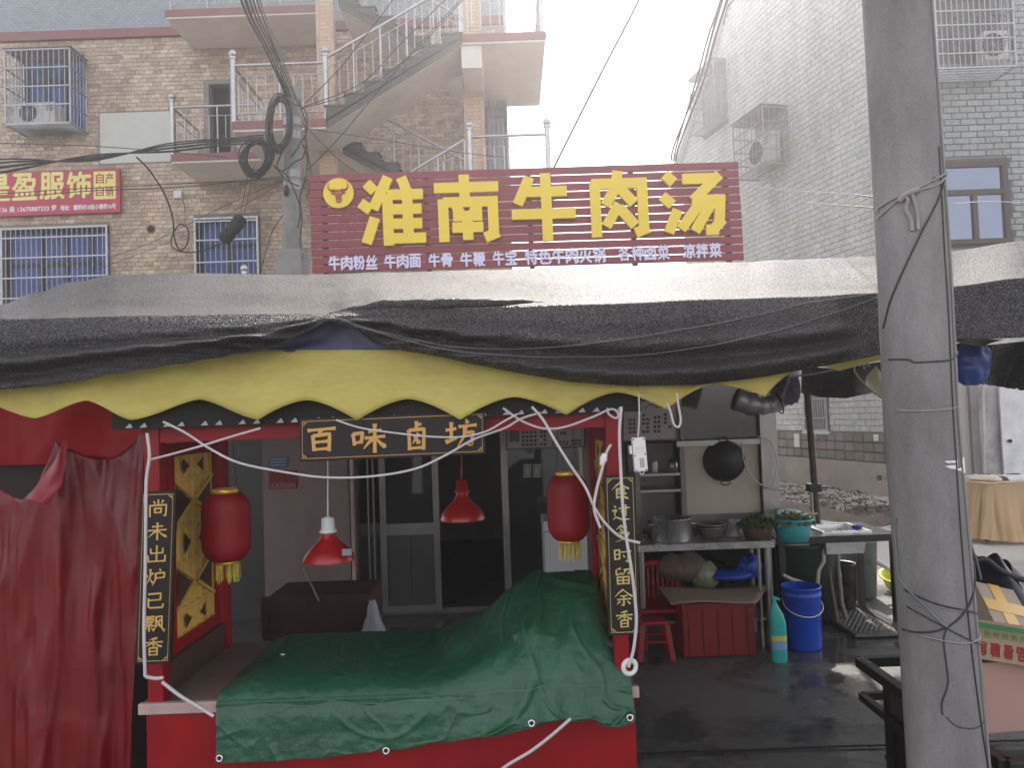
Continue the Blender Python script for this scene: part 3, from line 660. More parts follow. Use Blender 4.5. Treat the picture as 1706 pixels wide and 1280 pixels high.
mb = MB(); mb.box(CX+.31, CY, 0, CX+FFX-CX+1, CY+.3, 12.6); part('front_wall', mb, M_mortarg, gb)
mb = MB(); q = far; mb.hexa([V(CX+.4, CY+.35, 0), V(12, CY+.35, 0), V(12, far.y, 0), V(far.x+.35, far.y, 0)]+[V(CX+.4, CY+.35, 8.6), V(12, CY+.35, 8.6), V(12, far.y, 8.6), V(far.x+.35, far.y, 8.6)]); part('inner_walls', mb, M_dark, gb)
SFm = Frame(V(CX, CY, 0)+wn*.002+wd*0, wd*WL, V(0, 0, 12.6), wn)
# side wall frame runs from the far end to the corner so that u x v points out
SFm = Frame(far+wn*.002, -wd*WL, V(0, 0, 12.6), wn)
grey = [(.52, .54, .515), (.58, .6, .57), (.55, .575, .545), (.62, .63, .6), (.5, .525, .5)]  # same tile as the front, paler: glare on this wall put into the colour
def sidepos(px, py):            # picture point -> (distance from corner along side wall, z)
    r = P(px, py, 1)-V(0, 0, CH); o = V(0, 0, CH); nrm = wn; p0 = V(CX, CY, 0)
    s = (p0-o).dot(nrm)/r.dot(nrm); g = o+r*s; return (g-p0).dot(wd), g.z
def sidefr(x0, y0, x1, y1):     # frame on the side wall; x0 (far) .. x1 (near) in the picture
    ym = (y0+y1)/2; xm = (x0+x1)/2; t0, t1 = sidepos(x0, ym)[0], sidepos(x1, ym)[0]; za, zb = sidepos(xm, y1)[1], sidepos(xm, y0)[1]
    return Frame(V(CX, CY, za)+wd*t0, -wd*(t0-t1), V(0, 0, zb-za), wn)
LW = sidefr(1341, 632, 1380, 718)
zlow = LW.o.z
UW = sidefr(1170, 118, 1212, 213)
def sh(f): 
    r = (f.o-SFm.o); u = r.dot(SFm.u.normalized()); return (u-.02, u+f.w+.02, f.o.z-.02, f.o.z+f.h+.02)
FT = Frame(SFm.o+V(0, 0, zlow), SFm.u, V(0, 0, 12.6-zlow), wn)
def sh2(f, F): r = (f.o-F.o); u = r.dot(F.u.normalized()); return (u-.02, u+f.w+.02, r.z-.02, r.z+f.h+.02)
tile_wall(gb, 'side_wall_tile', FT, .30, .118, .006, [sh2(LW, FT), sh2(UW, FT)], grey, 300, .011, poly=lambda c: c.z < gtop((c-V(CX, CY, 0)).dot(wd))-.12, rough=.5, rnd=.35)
BR0 = zlow-.56
FB = Frame(SFm.o+V(0, 0, BR0), SFm.u, V(0, 0, .55), wn)
tile_wall(gb, 'dado_tile', FB, .28, .183, .012, [], [(.2, .17, .145), (.26, .22, .19), (.22, .2, .165), (.17, .15, .125)], 200, .03, stag=0, rough=.6, rnd=.4)
mb = MB(); mb.fbox(Frame(SFm.o, SFm.u, V(0, 0, BR0-.02), wn), 0, 0, 1, 1, -.05, .05); part('plinth', mb, mat('plinth_render', (.42, .38, .31), .95, var=.15, vs_=2, bump=.3, bs=20, dirt=.5, dirtcol=(.2, .18, .15), ds=1.3), gb)
# verge boards and roof along the gable
M_verge = mat('verge_paint', (.62, .63, .62), .7, var=.1, vs_=2, dirt=.3, dirtcol=(.35, .35, .33))
mb = MB()
for a, b in ((3.9, WL+.35),):
    p, q = V(CX, CY, gtop(a))+wd*a, V(CX, CY, gtop(b))+wd*b
    mb.hexa([p+wn*.16-V(0, 0, .1), q+wn*.16-V(0, 0, .1), q-wn*3-V(0, 0, .1), p-wn*3-V(0, 0, .1), p+wn*.16+V(0, 0, .12), q+wn*.16+V(0, 0, .12), q-wn*3+V(0, 0, .12), p-wn*3+V(0, 0, .12)])
p = V(CX, CY, 12.6); q = p+wd*3.9; mb.hexa([p+wn*.16, q+wn*.16, q-wn*6, p-wn*6]+[x+V(0, 0, .2) for x in (p+wn*.16, q+wn*.16, q-wn*6, p-wn*6)])
part('roof', mb, M_verge, gb)
mb = MB()      # moulded eave end at the far corner
c = far+V(0, 0, 0); ez = sidepos(1130, 245)[1]
pr = [(0, 1.25), (.1, 1.2), (.12, 1.0), (.2, .75), (.32, .45), (.42, .25), (.4, .0), (.25, -.05), (.05, .0)]
poly = [c+wd*x+V(0, 0, gtop(WL)-1.15+z) for x, z in pr]; mb.prism([p+wn*.2 for p in poly], -wn*1.0); part('eave_moulding', mb, M_verge, gb)
# quoin strip at the corner
mb = MB(); mb.box(CX-.012, CY-.05, 0, CX+.3, CY-.001, 12.5); part('corner_strip', mb, mat('quoin', (.24, .25, .25), .7, var=.2, vs_=8), gb)
# lower side window with grille
window(gb, LW, (.5,), glass=M_glassdark, curtain=None); grille(gb, LW, 9, (.25, .62, .95), r=.012, y=.03)
mb = MB(); mb.fbox(LW, -.06, -.06, 1.06, 0, -.1, .07); part('window_sill', mb, M_verge, gb)
# upper small cage window far
window(gb, UW, (.5,), glass=M_glassdark, curtain=None)
M_barg = mat('weathered_bar', (.26, .28, .27), .6, metal=.2, var=.3)
def sidecage(f, dep, nx, nh, dy=.3):
    mb = MB()
    for b in (0, 1):
        mb.bar(f.pt(0, b, dep), f.pt(1, b, dep), .03); mb.bar(f.pt(0, b, 0), f.pt(0, b, dep), .03); mb.bar(f.pt(1, b, 0), f.pt(1, b, dep), .03)
    for a in (0, 1): mb.bar(f.pt(a, 0, dep), f.pt(a, 1, dep), .03); mb.bar(f.pt(a, 0, .01), f.pt(a, 1, .01), .03)
    for k in range(1, nh):
        b = k/nh; mb.bar(f.pt(0, b, dep+.01), f.pt(1, b, dep+.01), .024); mb.bar(f.pt(0, b, 0), f.pt(0, b, dep), .024); mb.bar(f.pt(1, b, 0), f.pt(1, b, dep), .024)
    for k in range(1, 6): mb.bar(f.pt(0, 0, dep*k/6), f.pt(1, 0, dep*k/6), .02)
    g = part('security_cage', mb, M_barg, gb)
    one = MB(); one.cyl(V(0, 0, 0), V(0, 0, f.h), .008, 5); me = one.mesh('bar', M_barg)
    pieces('bar', me, g, [(f.pt(k/nx, 0, dep), (0, 0, 0)) for k in range(1, nx)]+[(f.pt(a, 0, dep*k/4), (0, 0, 0)) for a in (0, 1) for k in range(1, 4)])
    mb = MB(); mb.fbox(f, -.03, 1.02, 1.03, 1.04, 0, dep+.05); part('cage_roof', mb, MC['rusty_sheet'], g)
sidecage(UW, .35, 6, 4)
AC2 = sidefr(1262, 195, 1315, 288); sidecage(AC2, .62, 8, 4)
ac_unit('white air conditioner in the barred cage on the gable wall', Frame(AC2.pt(.15, .12, .36), AC2.u*.7, AC2.v*.52, wn), .26)
# front facade
FFr = Frame(V(CX+.31, CY-.002, 0), V(4.4, 0, 0), V(0, 0, 12.4), V(0, -1, 0))
BW = PF(1562, 272, 1676, 408, CY); CW2 = PF(1566, -25, 1672, 100, CY)
def hf(f): return (f.o.x-FFr.o.x-.04, f.o.x+f.w-FFr.o.x+.04, f.o.z-3.4-.04, f.o.z+f.h-3.4+.04)
F3 = Frame(FFr.o+V(0, 0, 3.4), FFr.u, V(0, 0, 9), FFr.n)
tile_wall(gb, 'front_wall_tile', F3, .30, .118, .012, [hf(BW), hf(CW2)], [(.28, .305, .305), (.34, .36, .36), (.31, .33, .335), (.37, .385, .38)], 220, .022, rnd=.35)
mb = MB(); mb.fbox(BW, -.08, -.03, 1.08, 1.05, .0, .03); part('window_surround', mb, mat('dark_grey_render', (.1, .09, .08), .8), gb)
M_brownf = mat('brown_window_frame', (.06, .04, .03), .4, metal=.3)
mb = MB(); mb.fborder(BW, .09, .031, .11); mb.fbox(BW, .05, .6, .95, .66, .031, .1); mb.fbox(BW, .47, .04, .54, .6, .031, .1); bw = part('window', mb, M_brownf, gb)
M_mirror = mat('reflective_glass', (.19, .215, .28), .03, metal=.85, var=.05, bump=0, rv=0)
for (a0, b0, a1, b1) in ((.06, .67, .94, .95), (.06, .05, .465, .595), (.545, .05, .94, .595)):
    mb = MB(); mb.fbox(BW, a0, b0, a1, b1, .05, .056); part('pane', mb, M_mirror, bw)
window(gb, Frame(CW2.o-V(0, .2, 0), CW2.u, CW2.v, CW2.n), (.5,), rec=-.06, rows=(.5,), glass=M_glassdark, curtain=None)
cyd = 13.5
cage(gb, fx(1560, 60, cyd), fx(1690, 60, cyd), cyd, CY-.03, fz(112, 1620, cyd), fz(-30, 1620, cyd), 14, 5, 6, lower=5)
ac_unit('outdoor unit in the barred cage at the upper right corner', PF(1640, 50, 1680, 98, cyd+.12), .25)
# ground floor of the front: shutter, peeling wall, white wall
mb = MB(); n = 26; S0 = PF(1560, 636, 1617, 836, CY-.06)
one = MB(); one.box(0, -.02, 0, S0.w, .0, S0.h/n-.006); one.box(0, -.008, S0.h/n-.006, S0.w, 0, S0.h/n); me = one.mesh('slat', mat('shutter_paint', (.46, .42, .36), .5, var=.12, dirt=.3, dirtcol=(.25, .22, .2)))
mb = MB(); mb.fbox(S0, -.01, 0, 1.01, 1.02, -.05, -.001); sh_ = part('roller_shutter', mb, M_dark, gb); pieces('slat', me, sh_, [(S0.pt(0, k/n), (0, 0, 0)) for k in range(n)])
mb = MB(); mb.box(CX+.31, CY-.02, S0.o.z+S0.h, CX+4.6, CY-.003, 3.38); mb.box(S0.o.x+S0.w, CY-.02, 0, CX+4.6, CY-.003, S0.o.z+S0.h)
part('ground_floor_render', mb, mat('peeling_whitewash', (.55, .52, .5), .9, var=.1, vs_=1, bump=.3, dirt=.95, dirtcol=(.15, .14, .125), ds=.9), gb)
PI_ = PF(1618, 640, 1652, 845, CY-.1); mb = MB(); mb.fbox(PI_, 0, 0, .4, 1, -.05, .05); part('shutter_jamb', mb, M_conc, gb)
mb = MB(); mb.cyl(P(1637, 640, CY-.25), P(1641, 850, CY-.25), .03, 8); part('drainpipe', mb, mat('grey_pipe', (.5, .48, .48), .5), gb)
DRr = PF(1668, 640, 1760, 838, CY-.12); mb = MB(); mb.fbox(DRr, 0, 0, 1, 1, 0, .04); d_ = part('door', mb, mat('white_door', (.72, .72, .74), .6, dirt=.25, dirtcol=(.5, .5, .5)), gb)
mb = MB(); q = P(1683, 735, CY-.2); mb.ball(q, .035, 8, 6); mb.cyl(q-V(.05, 0, 0), q, .015, 6); part('handle', mb, M_dark, d_)
# notices on the side wall
for x0, y0, x1, y1, lab in ((1326, 723, 1335, 745, 'narrow white notice strip pasted on the dado below the side window'), (1459, 724, 1467, 735, 'torn white scrap stuck to the alley wall beside the near pole')):
    f = sidefr(x0, y0, x1, y1); mb = MB(); mb.fbox(f, 0, 0, 1, 1, .045, .05); solo('wall_notice', mb, M_white, lab, 'notice')
for x0 in (1465, 1478):
    f = sidefr(x0, 792, x0+9, 800); mb = MB(); mb.fbox(f, 0, 0, 1, 1, .052, .056); solo('stencilled_patch', mb, mat('stencil_%d' % x0, (.1, .09, .09) if x0 < 1470 else (.3, .28, .26), .8), 'small dark stencilled square on the plinth, %s of two by the near pole' % ('left' if x0 < 1470 else 'right'), 'mark')
# ================================================================== shade net over the yard
def netmat(name, base, rough, trans=0.0, holes=.12):
    m_, t, b, out = nodes(name); L = t.links.new
    ge = N(t, 'ShaderNodeNewGeometry')
    n1 = N(t, 'ShaderNodeTexNoise', i_Scale=230.0, i_Detail=1.0); L(ge.outputs['Position'], n1.inputs[0])
    wv = N(t, 'ShaderNodeTexWave', i_Scale=42.0, i_Distortion=1.5, i_Detail=2.0); wv.bands_direction = 'Z'; L(ge.outputs['Position'], wv.inputs[0])
    n2 = N(t, 'ShaderNodeTexNoise', i_Scale=2.2, i_Detail=5.0); L(ge.outputs['Position'], n2.inputs[0])
    r = N(t, 'ShaderNodeMapRange'); L(n2.outputs[0], r.inputs[0]); r.inputs[1].default_value = .35; r.inputs[2].default_value = .65; r.inputs[3].default_value = .75; r.inputs[4].default_value = 1.3
    r2 = N(t, 'ShaderNodeMapRange'); n5 = N(t, 'ShaderNodeTexNoise', i_Scale=110.0, i_Detail=1.0); L(ge.outputs['Position'], n5.inputs[0]); L(n5.outputs[0], r2.inputs[0]); r2.inputs[1].default_value = .35; r2.inputs[2].default_value = .65; r2.inputs[3].default_value = .93; r2.inputs[4].default_value = 1.07
    m5 = N(t, 'ShaderNodeMath', operation='MULTIPLY'); L(r.outputs[0], m5.inputs[0]); L(r2.outputs[0], m5.inputs[1]); r = m5
    mu = N(t, 'ShaderNodeVectorMath', operation='SCALE'); mu.inputs[0].default_value = base; L(r.outputs[0], mu.inputs['Scale']); L(mu.outputs[0], b.inputs['Base Color'])
    b.inputs['Roughness'].default_value = rough; n6 = N(t, 'ShaderNodeTexNoise', i_Scale=210.0, i_Detail=2.0, i_Roughness=.7); L(ge.outputs['Position'], n6.inputs[0]); r6 = N(t, 'ShaderNodeMapRange'); L(n6.outputs[0], r6.inputs[0]); r6.inputs[1].default_value = .47; r6.inputs[2].default_value = .6; r6.inputs[3].default_value = .0; r6.inputs[4].default_value = .85; L(r6.outputs[0], b.inputs['Specular IOR Level'])
    bp = N(t, 'ShaderNodeBump', i_Strength=1.0, i_Distance=.005); L(n1.outputs[0], bp.inputs['Height'])
    b2 = N(t, 'ShaderNodeBump', i_Strength=.5, i_Distance=.003); L(wv.outputs['Fac'], b2.inputs['Height']); L(bp.outputs[0], b2.inputs['Normal']); L(b2.outputs[0], b.inputs['Normal'])
    tp = N(t, 'ShaderNodeBsdfTransparent'); hr = N(t, 'ShaderNodeMapRange'); L(n1.outputs[0], hr.inputs[0]); hr.inputs[1].default_value = .58; hr.inputs[2].default_value = .7; hr.inputs[4].default_value = holes
    ms = N(t, 'ShaderNodeMixShader'); L(hr.outputs[0], ms.inputs[0]); L(b.outputs[0], ms.inputs[1]); L(tp.outputs[0], ms.inputs[2]); L(ms.outputs[0], out.inputs[0])
    return m_
M_net = netmat('black_shade_net', (.04, .037, .037), .38)
RIDGE = [(-260, 560), (-80, 522), (0, 508), (60, 488), (120, 470), (200, 457), (300, 455), (500, 458), (650, 454), (800, 450), (1000, 444), (1240, 437), (1300, 433), (1465, 427), (1580, 418), (1706, 402), (2000, 380)]
FOLD = [(-260, 534), (0, 531), (250, 526), (440, 523), (545, 522), (590, 512), (640, 503), (700, 505), (860, 509), (1000, 506), (1200, 498), (1330, 494), (1465, 488), (1580, 477), (1706, 463), (2000, 440)]
HEM = [(-260, 660), (0, 651), (100, 640), (200, 622), (350, 600), (454, 582), (500, 560), (529, 543), (546, 534), (560, 535), (595, 548), (630, 570), (670, 584), (731, 594), (790, 607), (857, 620), (950, 636), (1060, 643), (1160, 641), (1260, 630), (1330, 618), (1400, 605), (1470, 590), (1560, 568), (1706, 562), (2000, 556)]
DR_, DF = 4.2, 2.5
def ridge_pt(px): return P(px, interp(RIDGE, px, True), DR_)
def fold_pt(px): return P(px, interp(FOLD, px, True), DF)
X_L, X_R = -250, 1990
def nx_(u): return lerp(X_L, X_R, u)
mb = MB(); NU = 300
def topf(u, v):
    px = nx_(u); a, b = fold_pt(px), ridge_pt(px*.0+lerp(px, (px-853)*1.0+853, 1))
    p = lerp(a, b, v); sag = -.05*math.sin(PI*v)
    p.z += sag + .012*nz(p.x*3, p.y*3, 2)*math.sin(PI*v)+ .02*nz(p.x*1.1, p.y*.9, 5)*math.sin(PI*v); return p
# one continuous sheet: hem -> fold -> ridge -> unseen stretch to the shop eave, added to block light
def wr(u): return u
def netf(u, v):
    px = nx_(u)
    if v < .38:
        t = 1-v/.38                     # 1 at hem, 0 at the fold
        f = fold_pt(px); h = P(px, interp(HEM, px), 2.44)
        p = lerp(f, h, t)
        g = math.exp(-((px-548)/70.0)**2)
        gx = abs(px-548)
        amp = .016*sstep(0, 160, gx)*(1 if px < 1380 else max(0, 1-(px-1380)/60))
        # swags: folds that fan out from the gather point and run parallel to the hem further out
        ph = (t-.55)*9 + (0 if px < 548 else 1.3)
        wv_ = math.sin(ph*1.9+.6*nz(px/260, t*2, 1))*sstep(.25, .75, t) + .6*math.sin(t*23+px*.006)*sstep(.6, .95, t)
        p.y -= amp*wv_*2.1 + .03*math.sin(PI*t)*(1-g)*(1 if px < 1400 else 0)
        p.y -= .02*g*math.sin(PI*t)
        p.z += .006*nz(px/90, t*3, 7)*math.sin(PI*t)
        # deep overlapping pleats near the gather
        q = math.exp(-(gx/260.0))*sstep(.2, .9, t)*sstep(10, 60, gx)
        p.y -= .022*q*math.sin(gx*.012*8*(t+.2)+t*16)
        return p
    if v < .8: return topf(u, (v-.38)/.42)
    t = (v-.8)/.2; r = ridge_pt(px); p = V(lerp(r.x, r.x*1.45, t), lerp(DR_, 6.75, t), lerp(r.z, 2.72, t)); p.z -= .12*math.sin(PI*t); return p
mb.grid(netf, NU, 90)
net = solo('shade_net', mb, M_net, 'black shade net stretched over the yard and draped along the awning front', 'shade net')
sm_ = net.modifiers.new('thickness', 'SOLIDIFY'); sm_.thickness = .002
# second loose layer rolled over the right half of the front fold
M_net2 = M_net
def rollf(u, v):
    px = lerp(548, 905, u); a = interp([(548, 521), (600, 509), (640, 500), (760, 497), (860, 499), (905, 503)], px, True); w_ = 15*math.sin(PI*min(1, u*1.05))**.5+1
    an = PI*(v*1.1-.1); p = P(px, a+w_/2, DF-.012); r = w_*DF/FPX/2
    return p+V(0, -r*.7*math.sin(an), r*math.cos(an))+V(0, 0, .002*nz(px/20, v*3, 3))
mb = MB(); mb.grid(rollf, 70, 10); solo('net_roll', mb, M_net, 'bunched black net edge rolled up right of the gather point', 'shade net')
# seams of the net: two thin stitched lines
for pts, lab in (([(560, 528), (640, 556), (760, 580), (860, 583), (960, 577), (1100, 558), (1250, 530), (1340, 507), (1455, 490)], 'upper stitched cord across the right half of the black net'),
                 ([(570, 535), (680, 570), (800, 592), (950, 596), (1100, 590), (1250, 563), (1380, 525), (1460, 496)], 'lower stitched cord across the right half of the black net')):
    q = spline([V(a, 0, b) for a, b in pts], 8); out = []
    for s in q:
        px, py = s.x, s.z; f, h = interp(FOLD, px, True), interp(HEM, px); t = min(1, max(0, (py-f)/(h-f))); v = .38*(1-t); u = (px-X_L)/(X_R-X_L); p = netf(u, v); out.append(p+V(0, -.006, 0))
    mb = MB(); mb.tube(out, .0022, 5); solo('net_seam', mb, mat('faded_cord', (.13, .12, .12), .8), lab, 'seam cord', 'stitched cords on the shade net')
# ------------------------------------------------------------------ yellow scalloped valance
M_valance = mat('yellow_canvas', (.82, .72, .21), .75, var=.14, vs_=3, bump=.5, bs=11, trans=.35, dirt=.5, dirtcol=(.52, .36, .1), ds=1.4, stretch=(1, 1, 3))
TIPS = [(-140, 672), (62, 698), (217, 701), (432, 700), (594, 701), (767, 700), (944, 692), (1109, 683), (1276, 661)]
CRE = [(-40, 668), (146, 667), (333, 665), (512, 667), (680, 665), (857, 662), (1028, 654), (1190, 640), (1328, 618)]
_k = sorted([(x, y, 1) for x, y in TIPS]+[(x, y, 0) for x, y in CRE]); SCA = []
for (xa, ya, ta), (xb, yb, tb) in zip(_k, _k[1:]):
    for i_ in range(12):
        q_ = i_/12; s__ = (1-q_) if ta else q_; yt, yc = (ya, yb) if ta else (yb, ya); ex = 1.55 if max(xa, xb) > 450 else 1.9; s2 = s__**ex if s__ < 1 else 1
        if max(xa, xb) < 450: s2 = sstep(-.1, 1.1, s__)
        SCA.append((lerp(xa, xb, q_), yc+(yt-yc)*s2))
SCA.append(_k[-1][:2])
def val(u, v):
    px = lerp(-150, 1328, u); b = interp(SCA, px); tp = max(interp(HEM, px)-8, 583)
    p = P(px, lerp(tp, b, v), 2.53); p.y -= .012*math.sin(px*.018)*v + .006*nz(px/50, v*2, 2)*1.6; return p
mb = MB(); mb.grid(val, 460, 10)
va = solo('awning_valance', mb, M_valance, 'yellow scalloped canvas valance hanging under the black net', 'valance'); s_ = va.modifiers.new('thickness', 'SOLIDIFY'); s_.thickness = .0015
mb = MB(); mb.grid(lambda u, v: (lambda px: P(px, lerp(interp([(1345, 606), (1470, 585)], px), interp([(1345, 607), (1375, 612), (1400, 618), (1440, 606), (1470, 600)], px), v), 2.56)+V(0, .006*math.sin(px*.1), 0))(lerp(1345, 1478, u)), 40, 4)
solo('awning_valance', mb, M_valance, 'short yellow canvas scrap under the net just left of the near concrete pole', 'valance')
M_bluet = mat('blue_tarpaulin', (.045, .05, .12), .45, var=.25, vs_=5, bump=.2, bs=12)
mb = MB(); mb.grid(lambda u, v: P(lerp(445, 690, u), lerp(interp(HEM, lerp(445, 690, u))-7, 588, v), 2.535)+V(0, .008*nz(u*8, v*3, 1), 0), 40, 10); solo('blue_tarpaulin', mb, M_bluet, 'dark blue tarpaulin strip showing in the gap below the gathered net', 'tarpaulin')
# dangling rag and net under the canopy on the right
mb = MB(); mb.grid(lambda u, v: P(lerp(1335, 1500, u), lerp(608+6*math.sin(u*5), interp([(0, 655), (.2, 662), (.45, 664), (.7, 655), (1, 650)], u), v), 3.6+.15*math.sin(u*9)*v), 40, 12)
solo('hanging_net', mb, M_net, 'black net hanging in a sagging fold behind the near pole', 'shade net')
mb = MB(); mb.grid(lambda u, v: P(lerp(1583, 1790, u), lerp(interp([(0, 590), (.3, 575), (1, 560)], u), interp([(0, 636), (.25, 640), (.5, 648), (.8, 655), (1, 668)], u)+4*nz(u*40, 1, 1), v), 3.0+.1*math.sin(u*14+v*2)), 60, 14)
solo('hanging_net', mb, M_net, 'black net hanging below the awning to the right of the near pole', 'shade net')
mb = MB(); mb.grid(lambda u, v: P(lerp(1584, 1672, u), lerp(562+4*u, interp([(0, 568), (.3, 574), (.6, 578), (.75, 572), (1, 566)], u), v), 2.75-.1*v), 16, 4)
M_cream = mat('cream_canvas', (.62, .6, .42), .8, var=.1)
solo('canvas_flap', mb, M_cream, 'pale cream canvas edge poking out right of the near pole', 'canvas')
mb = MB(); a, b, c_, d_ = P(1456, 610, 2.75), P(1475, 640, 2.78), P(1478, 665, 2.75), P(1442, 640, 2.8)
mb.grid(lambda u, v: lerp(lerp(d_, a, u), lerp(c_, b, u), v)+V(0, .02*math.sin(u*4+v*3), 0), 8, 8); solo('canvas_flap', mb, M_cream, 'small pale rag corner hanging beside the left edge of the near pole', 'canvas')
def bagf(u, v, x0=1586, x1=1650, y0=572, y1=642):
    a = u*2*PI; w_ = (.35+.65*math.sin(PI*min(1, v*.9+.1))**.7); cx_ = (x0+x1)/2; rx = (x1-x0)/2*w_*(1+.12*nz(a*1.5, v*3, 4)); q = P(cx_+rx*math.cos(a), lerp(y0, y1, v), 2.9)
    q.y += .05*w_*math.sin(a)+.02*nz(a*2, v*4, 1); return q
mb = MB(); mb.grid(bagf, 36, 14); solo('blue_bag', mb, mat('blue_plastic', (.05, .12, .42), .3, var=.3, vs_=9, bump=.5, bs=25, trans=.2), 'crumpled blue plastic bag tucked under the awning right of the pole', 'plastic bag')
# steel support post, with a rope knot
mb = MB(); pt, pb = P(1343, 628, 6.5), P(1362, 876, 6.5); pb2 = V(pb.x+.05, 6.5, 0.0); mb.tube([pt+V(-.03, 0, .5), pt, pb, pb2], .028, 8)
ps = thing('canopy_post', 'rusty dark steel post holding the canopy behind the sink', 'post', pb2); part('pole', mb, mat('rusty_steel', (.075, .055, .045), .7, metal=.3, var=.4, vs_=8, dirt=.5, dirtcol=(.16, .08, .04), ds=6), ps)
mb = MB(); q = P(1357, 812, 6.47); mb.box(q.x-.05, 6.44, q.z-.04, q.x+.05, 6.54, q.z+.03); mb.cyl(q+V(.03, -.02, 0), q+V(.1, -.02, 0), .012, 6); part('clamp', mb, M_black, ps, bevel=.008)
mb = MB(); mb.tube(CP(6.4, (1352, 822), (1353, 850), (1358, 876)), .012, 6); part('prop_rod', mb, mat('pale_rod', (.35, .3, .26), .6), ps)
# ================================================================== food stall
CT = .82; SY0, SY1 = 2.62, 3.28
SXL, SXR = P(257, 1100, SY0).x, P(1036, 1080, SY0).x
ct = thing('food_stall', 'red wooden cooked food stall with a counter and lantern posts', 'food stall', ((SXL+SXR)/2, SY0, 0))
cl, cr_ = P(239, 1230, SY0).x, P(1060, 1230, SY0).x
mb = MB(); mb.box(cl+.01, SY0, .0, cr_, SY0+.03, CT-.035); part('front_panel', mb, M_red, ct, bevel=.003)
for x in (cl+.01, cr_-.03):
    mb = MB(); mb.box(x, SY0+.03, 0, x+.03, SY1, CT-.035); part('side_panel', mb, M_red, ct)
M_top = mat('worn_countertop', (.2, .15, .13), .35, var=.3, vs_=5, dirt=.4, dirtcol=(.09, .07, .06), ds=3)
mb = MB(); mb.box(cl-.005, SY0+.012, CT-.033, cr_+.01, SY1+.03, CT); part('countertop', mb, M_top, ct)
mb = MB(); mb.box(cl-.012, SY0-.012, CT-.034, cr_+.015, SY0+.01, CT+.002); part('edge_trim', mb, mat('pinkish_trim', (.5, .36, .32), .5, dirt=.4, dirtcol=(.25, .17, .15), ds=5), ct, bevel=.003)
zt_ = P(600, 640, SY0).z
for x, y, w_ in ((SXL, SY0+.03, .052), (SXR, SY0+.03, .05), (SXL-.005, SY1-.03, .052), (SXR, SY1-.03, .05)):
    mb = MB(); mb.box(x-w_/2, y-w_/2, CT, x+w_/2, y+w_/2, zt_); part('post', mb, M_red, ct, bevel=.003)
zb_a, zb_b = P(600, 727, SY0).z, P(600, 702, SY0).z
mb = MB(); mb.box(SXL+.026, SY0+.01, zb_a, SXR-.026, SY0+.045, zb_b+.03); part('header_beam', mb, M_red, ct, bevel=.002)
mb = MB(); mb.box(SXL+.026, SY1-.05, zb_a+.01, SXR-.026, SY1-.015, zb_b+.05); part('header_beam', mb, M_red, ct, bevel=.002)
for x in (SXL, SXR):
    mb = MB(); mb.box(x-.018, SY0+.056, zb_a, x+.018, SY1-.056, zb_b+.03); part('side_beam', mb, M_red, ct)
# dark tiled eave with white triangle marks
M_eave = mat('dark_brown_eave', (.008, .007, .006), .8, var=.2)
ze0, ze1 = P(600, 702, SY0-.04).z, P(600, 650, SY0-.04).z
mb = MB(); x0, x1 = P(188, 700, SY0-.04).x, P(1068, 680, SY0-.04).x
mb.hexa([V(x0, SY0-.05, ze0), V(x1, SY0-.05, ze0), V(x1, SY1+.05, ze0+.02), V(x0, SY1+.05, ze0+.02), V(x0, SY0-.03, ze1+.03), V(x1, SY0-.03, ze1+.03), V(x1, SY1+.02, ze1+.05), V(x0, SY1+.02, ze1+.05)]); ev = part('eave', mb, M_eave, ct)
tm = MB(); tm.prism([V(-.012, 0, 0), V(.013, 0, 0), V(.007, 0, .013), V(.004, 0, .015)], V(0, -.004, 0)); tme = tm.mesh('triangle_mark', mat('white_mark', (.4, .4, .4), .6)); pl = []
x = x0+.06; i = 0
while x < x1-.05: pl.append((V(x, SY0-.0515, ze0+.004), (0, 0, 0))); x += .048 if i % 2 == 0 else .078; i += 1
pieces('triangle_mark', tme, ev, pl)
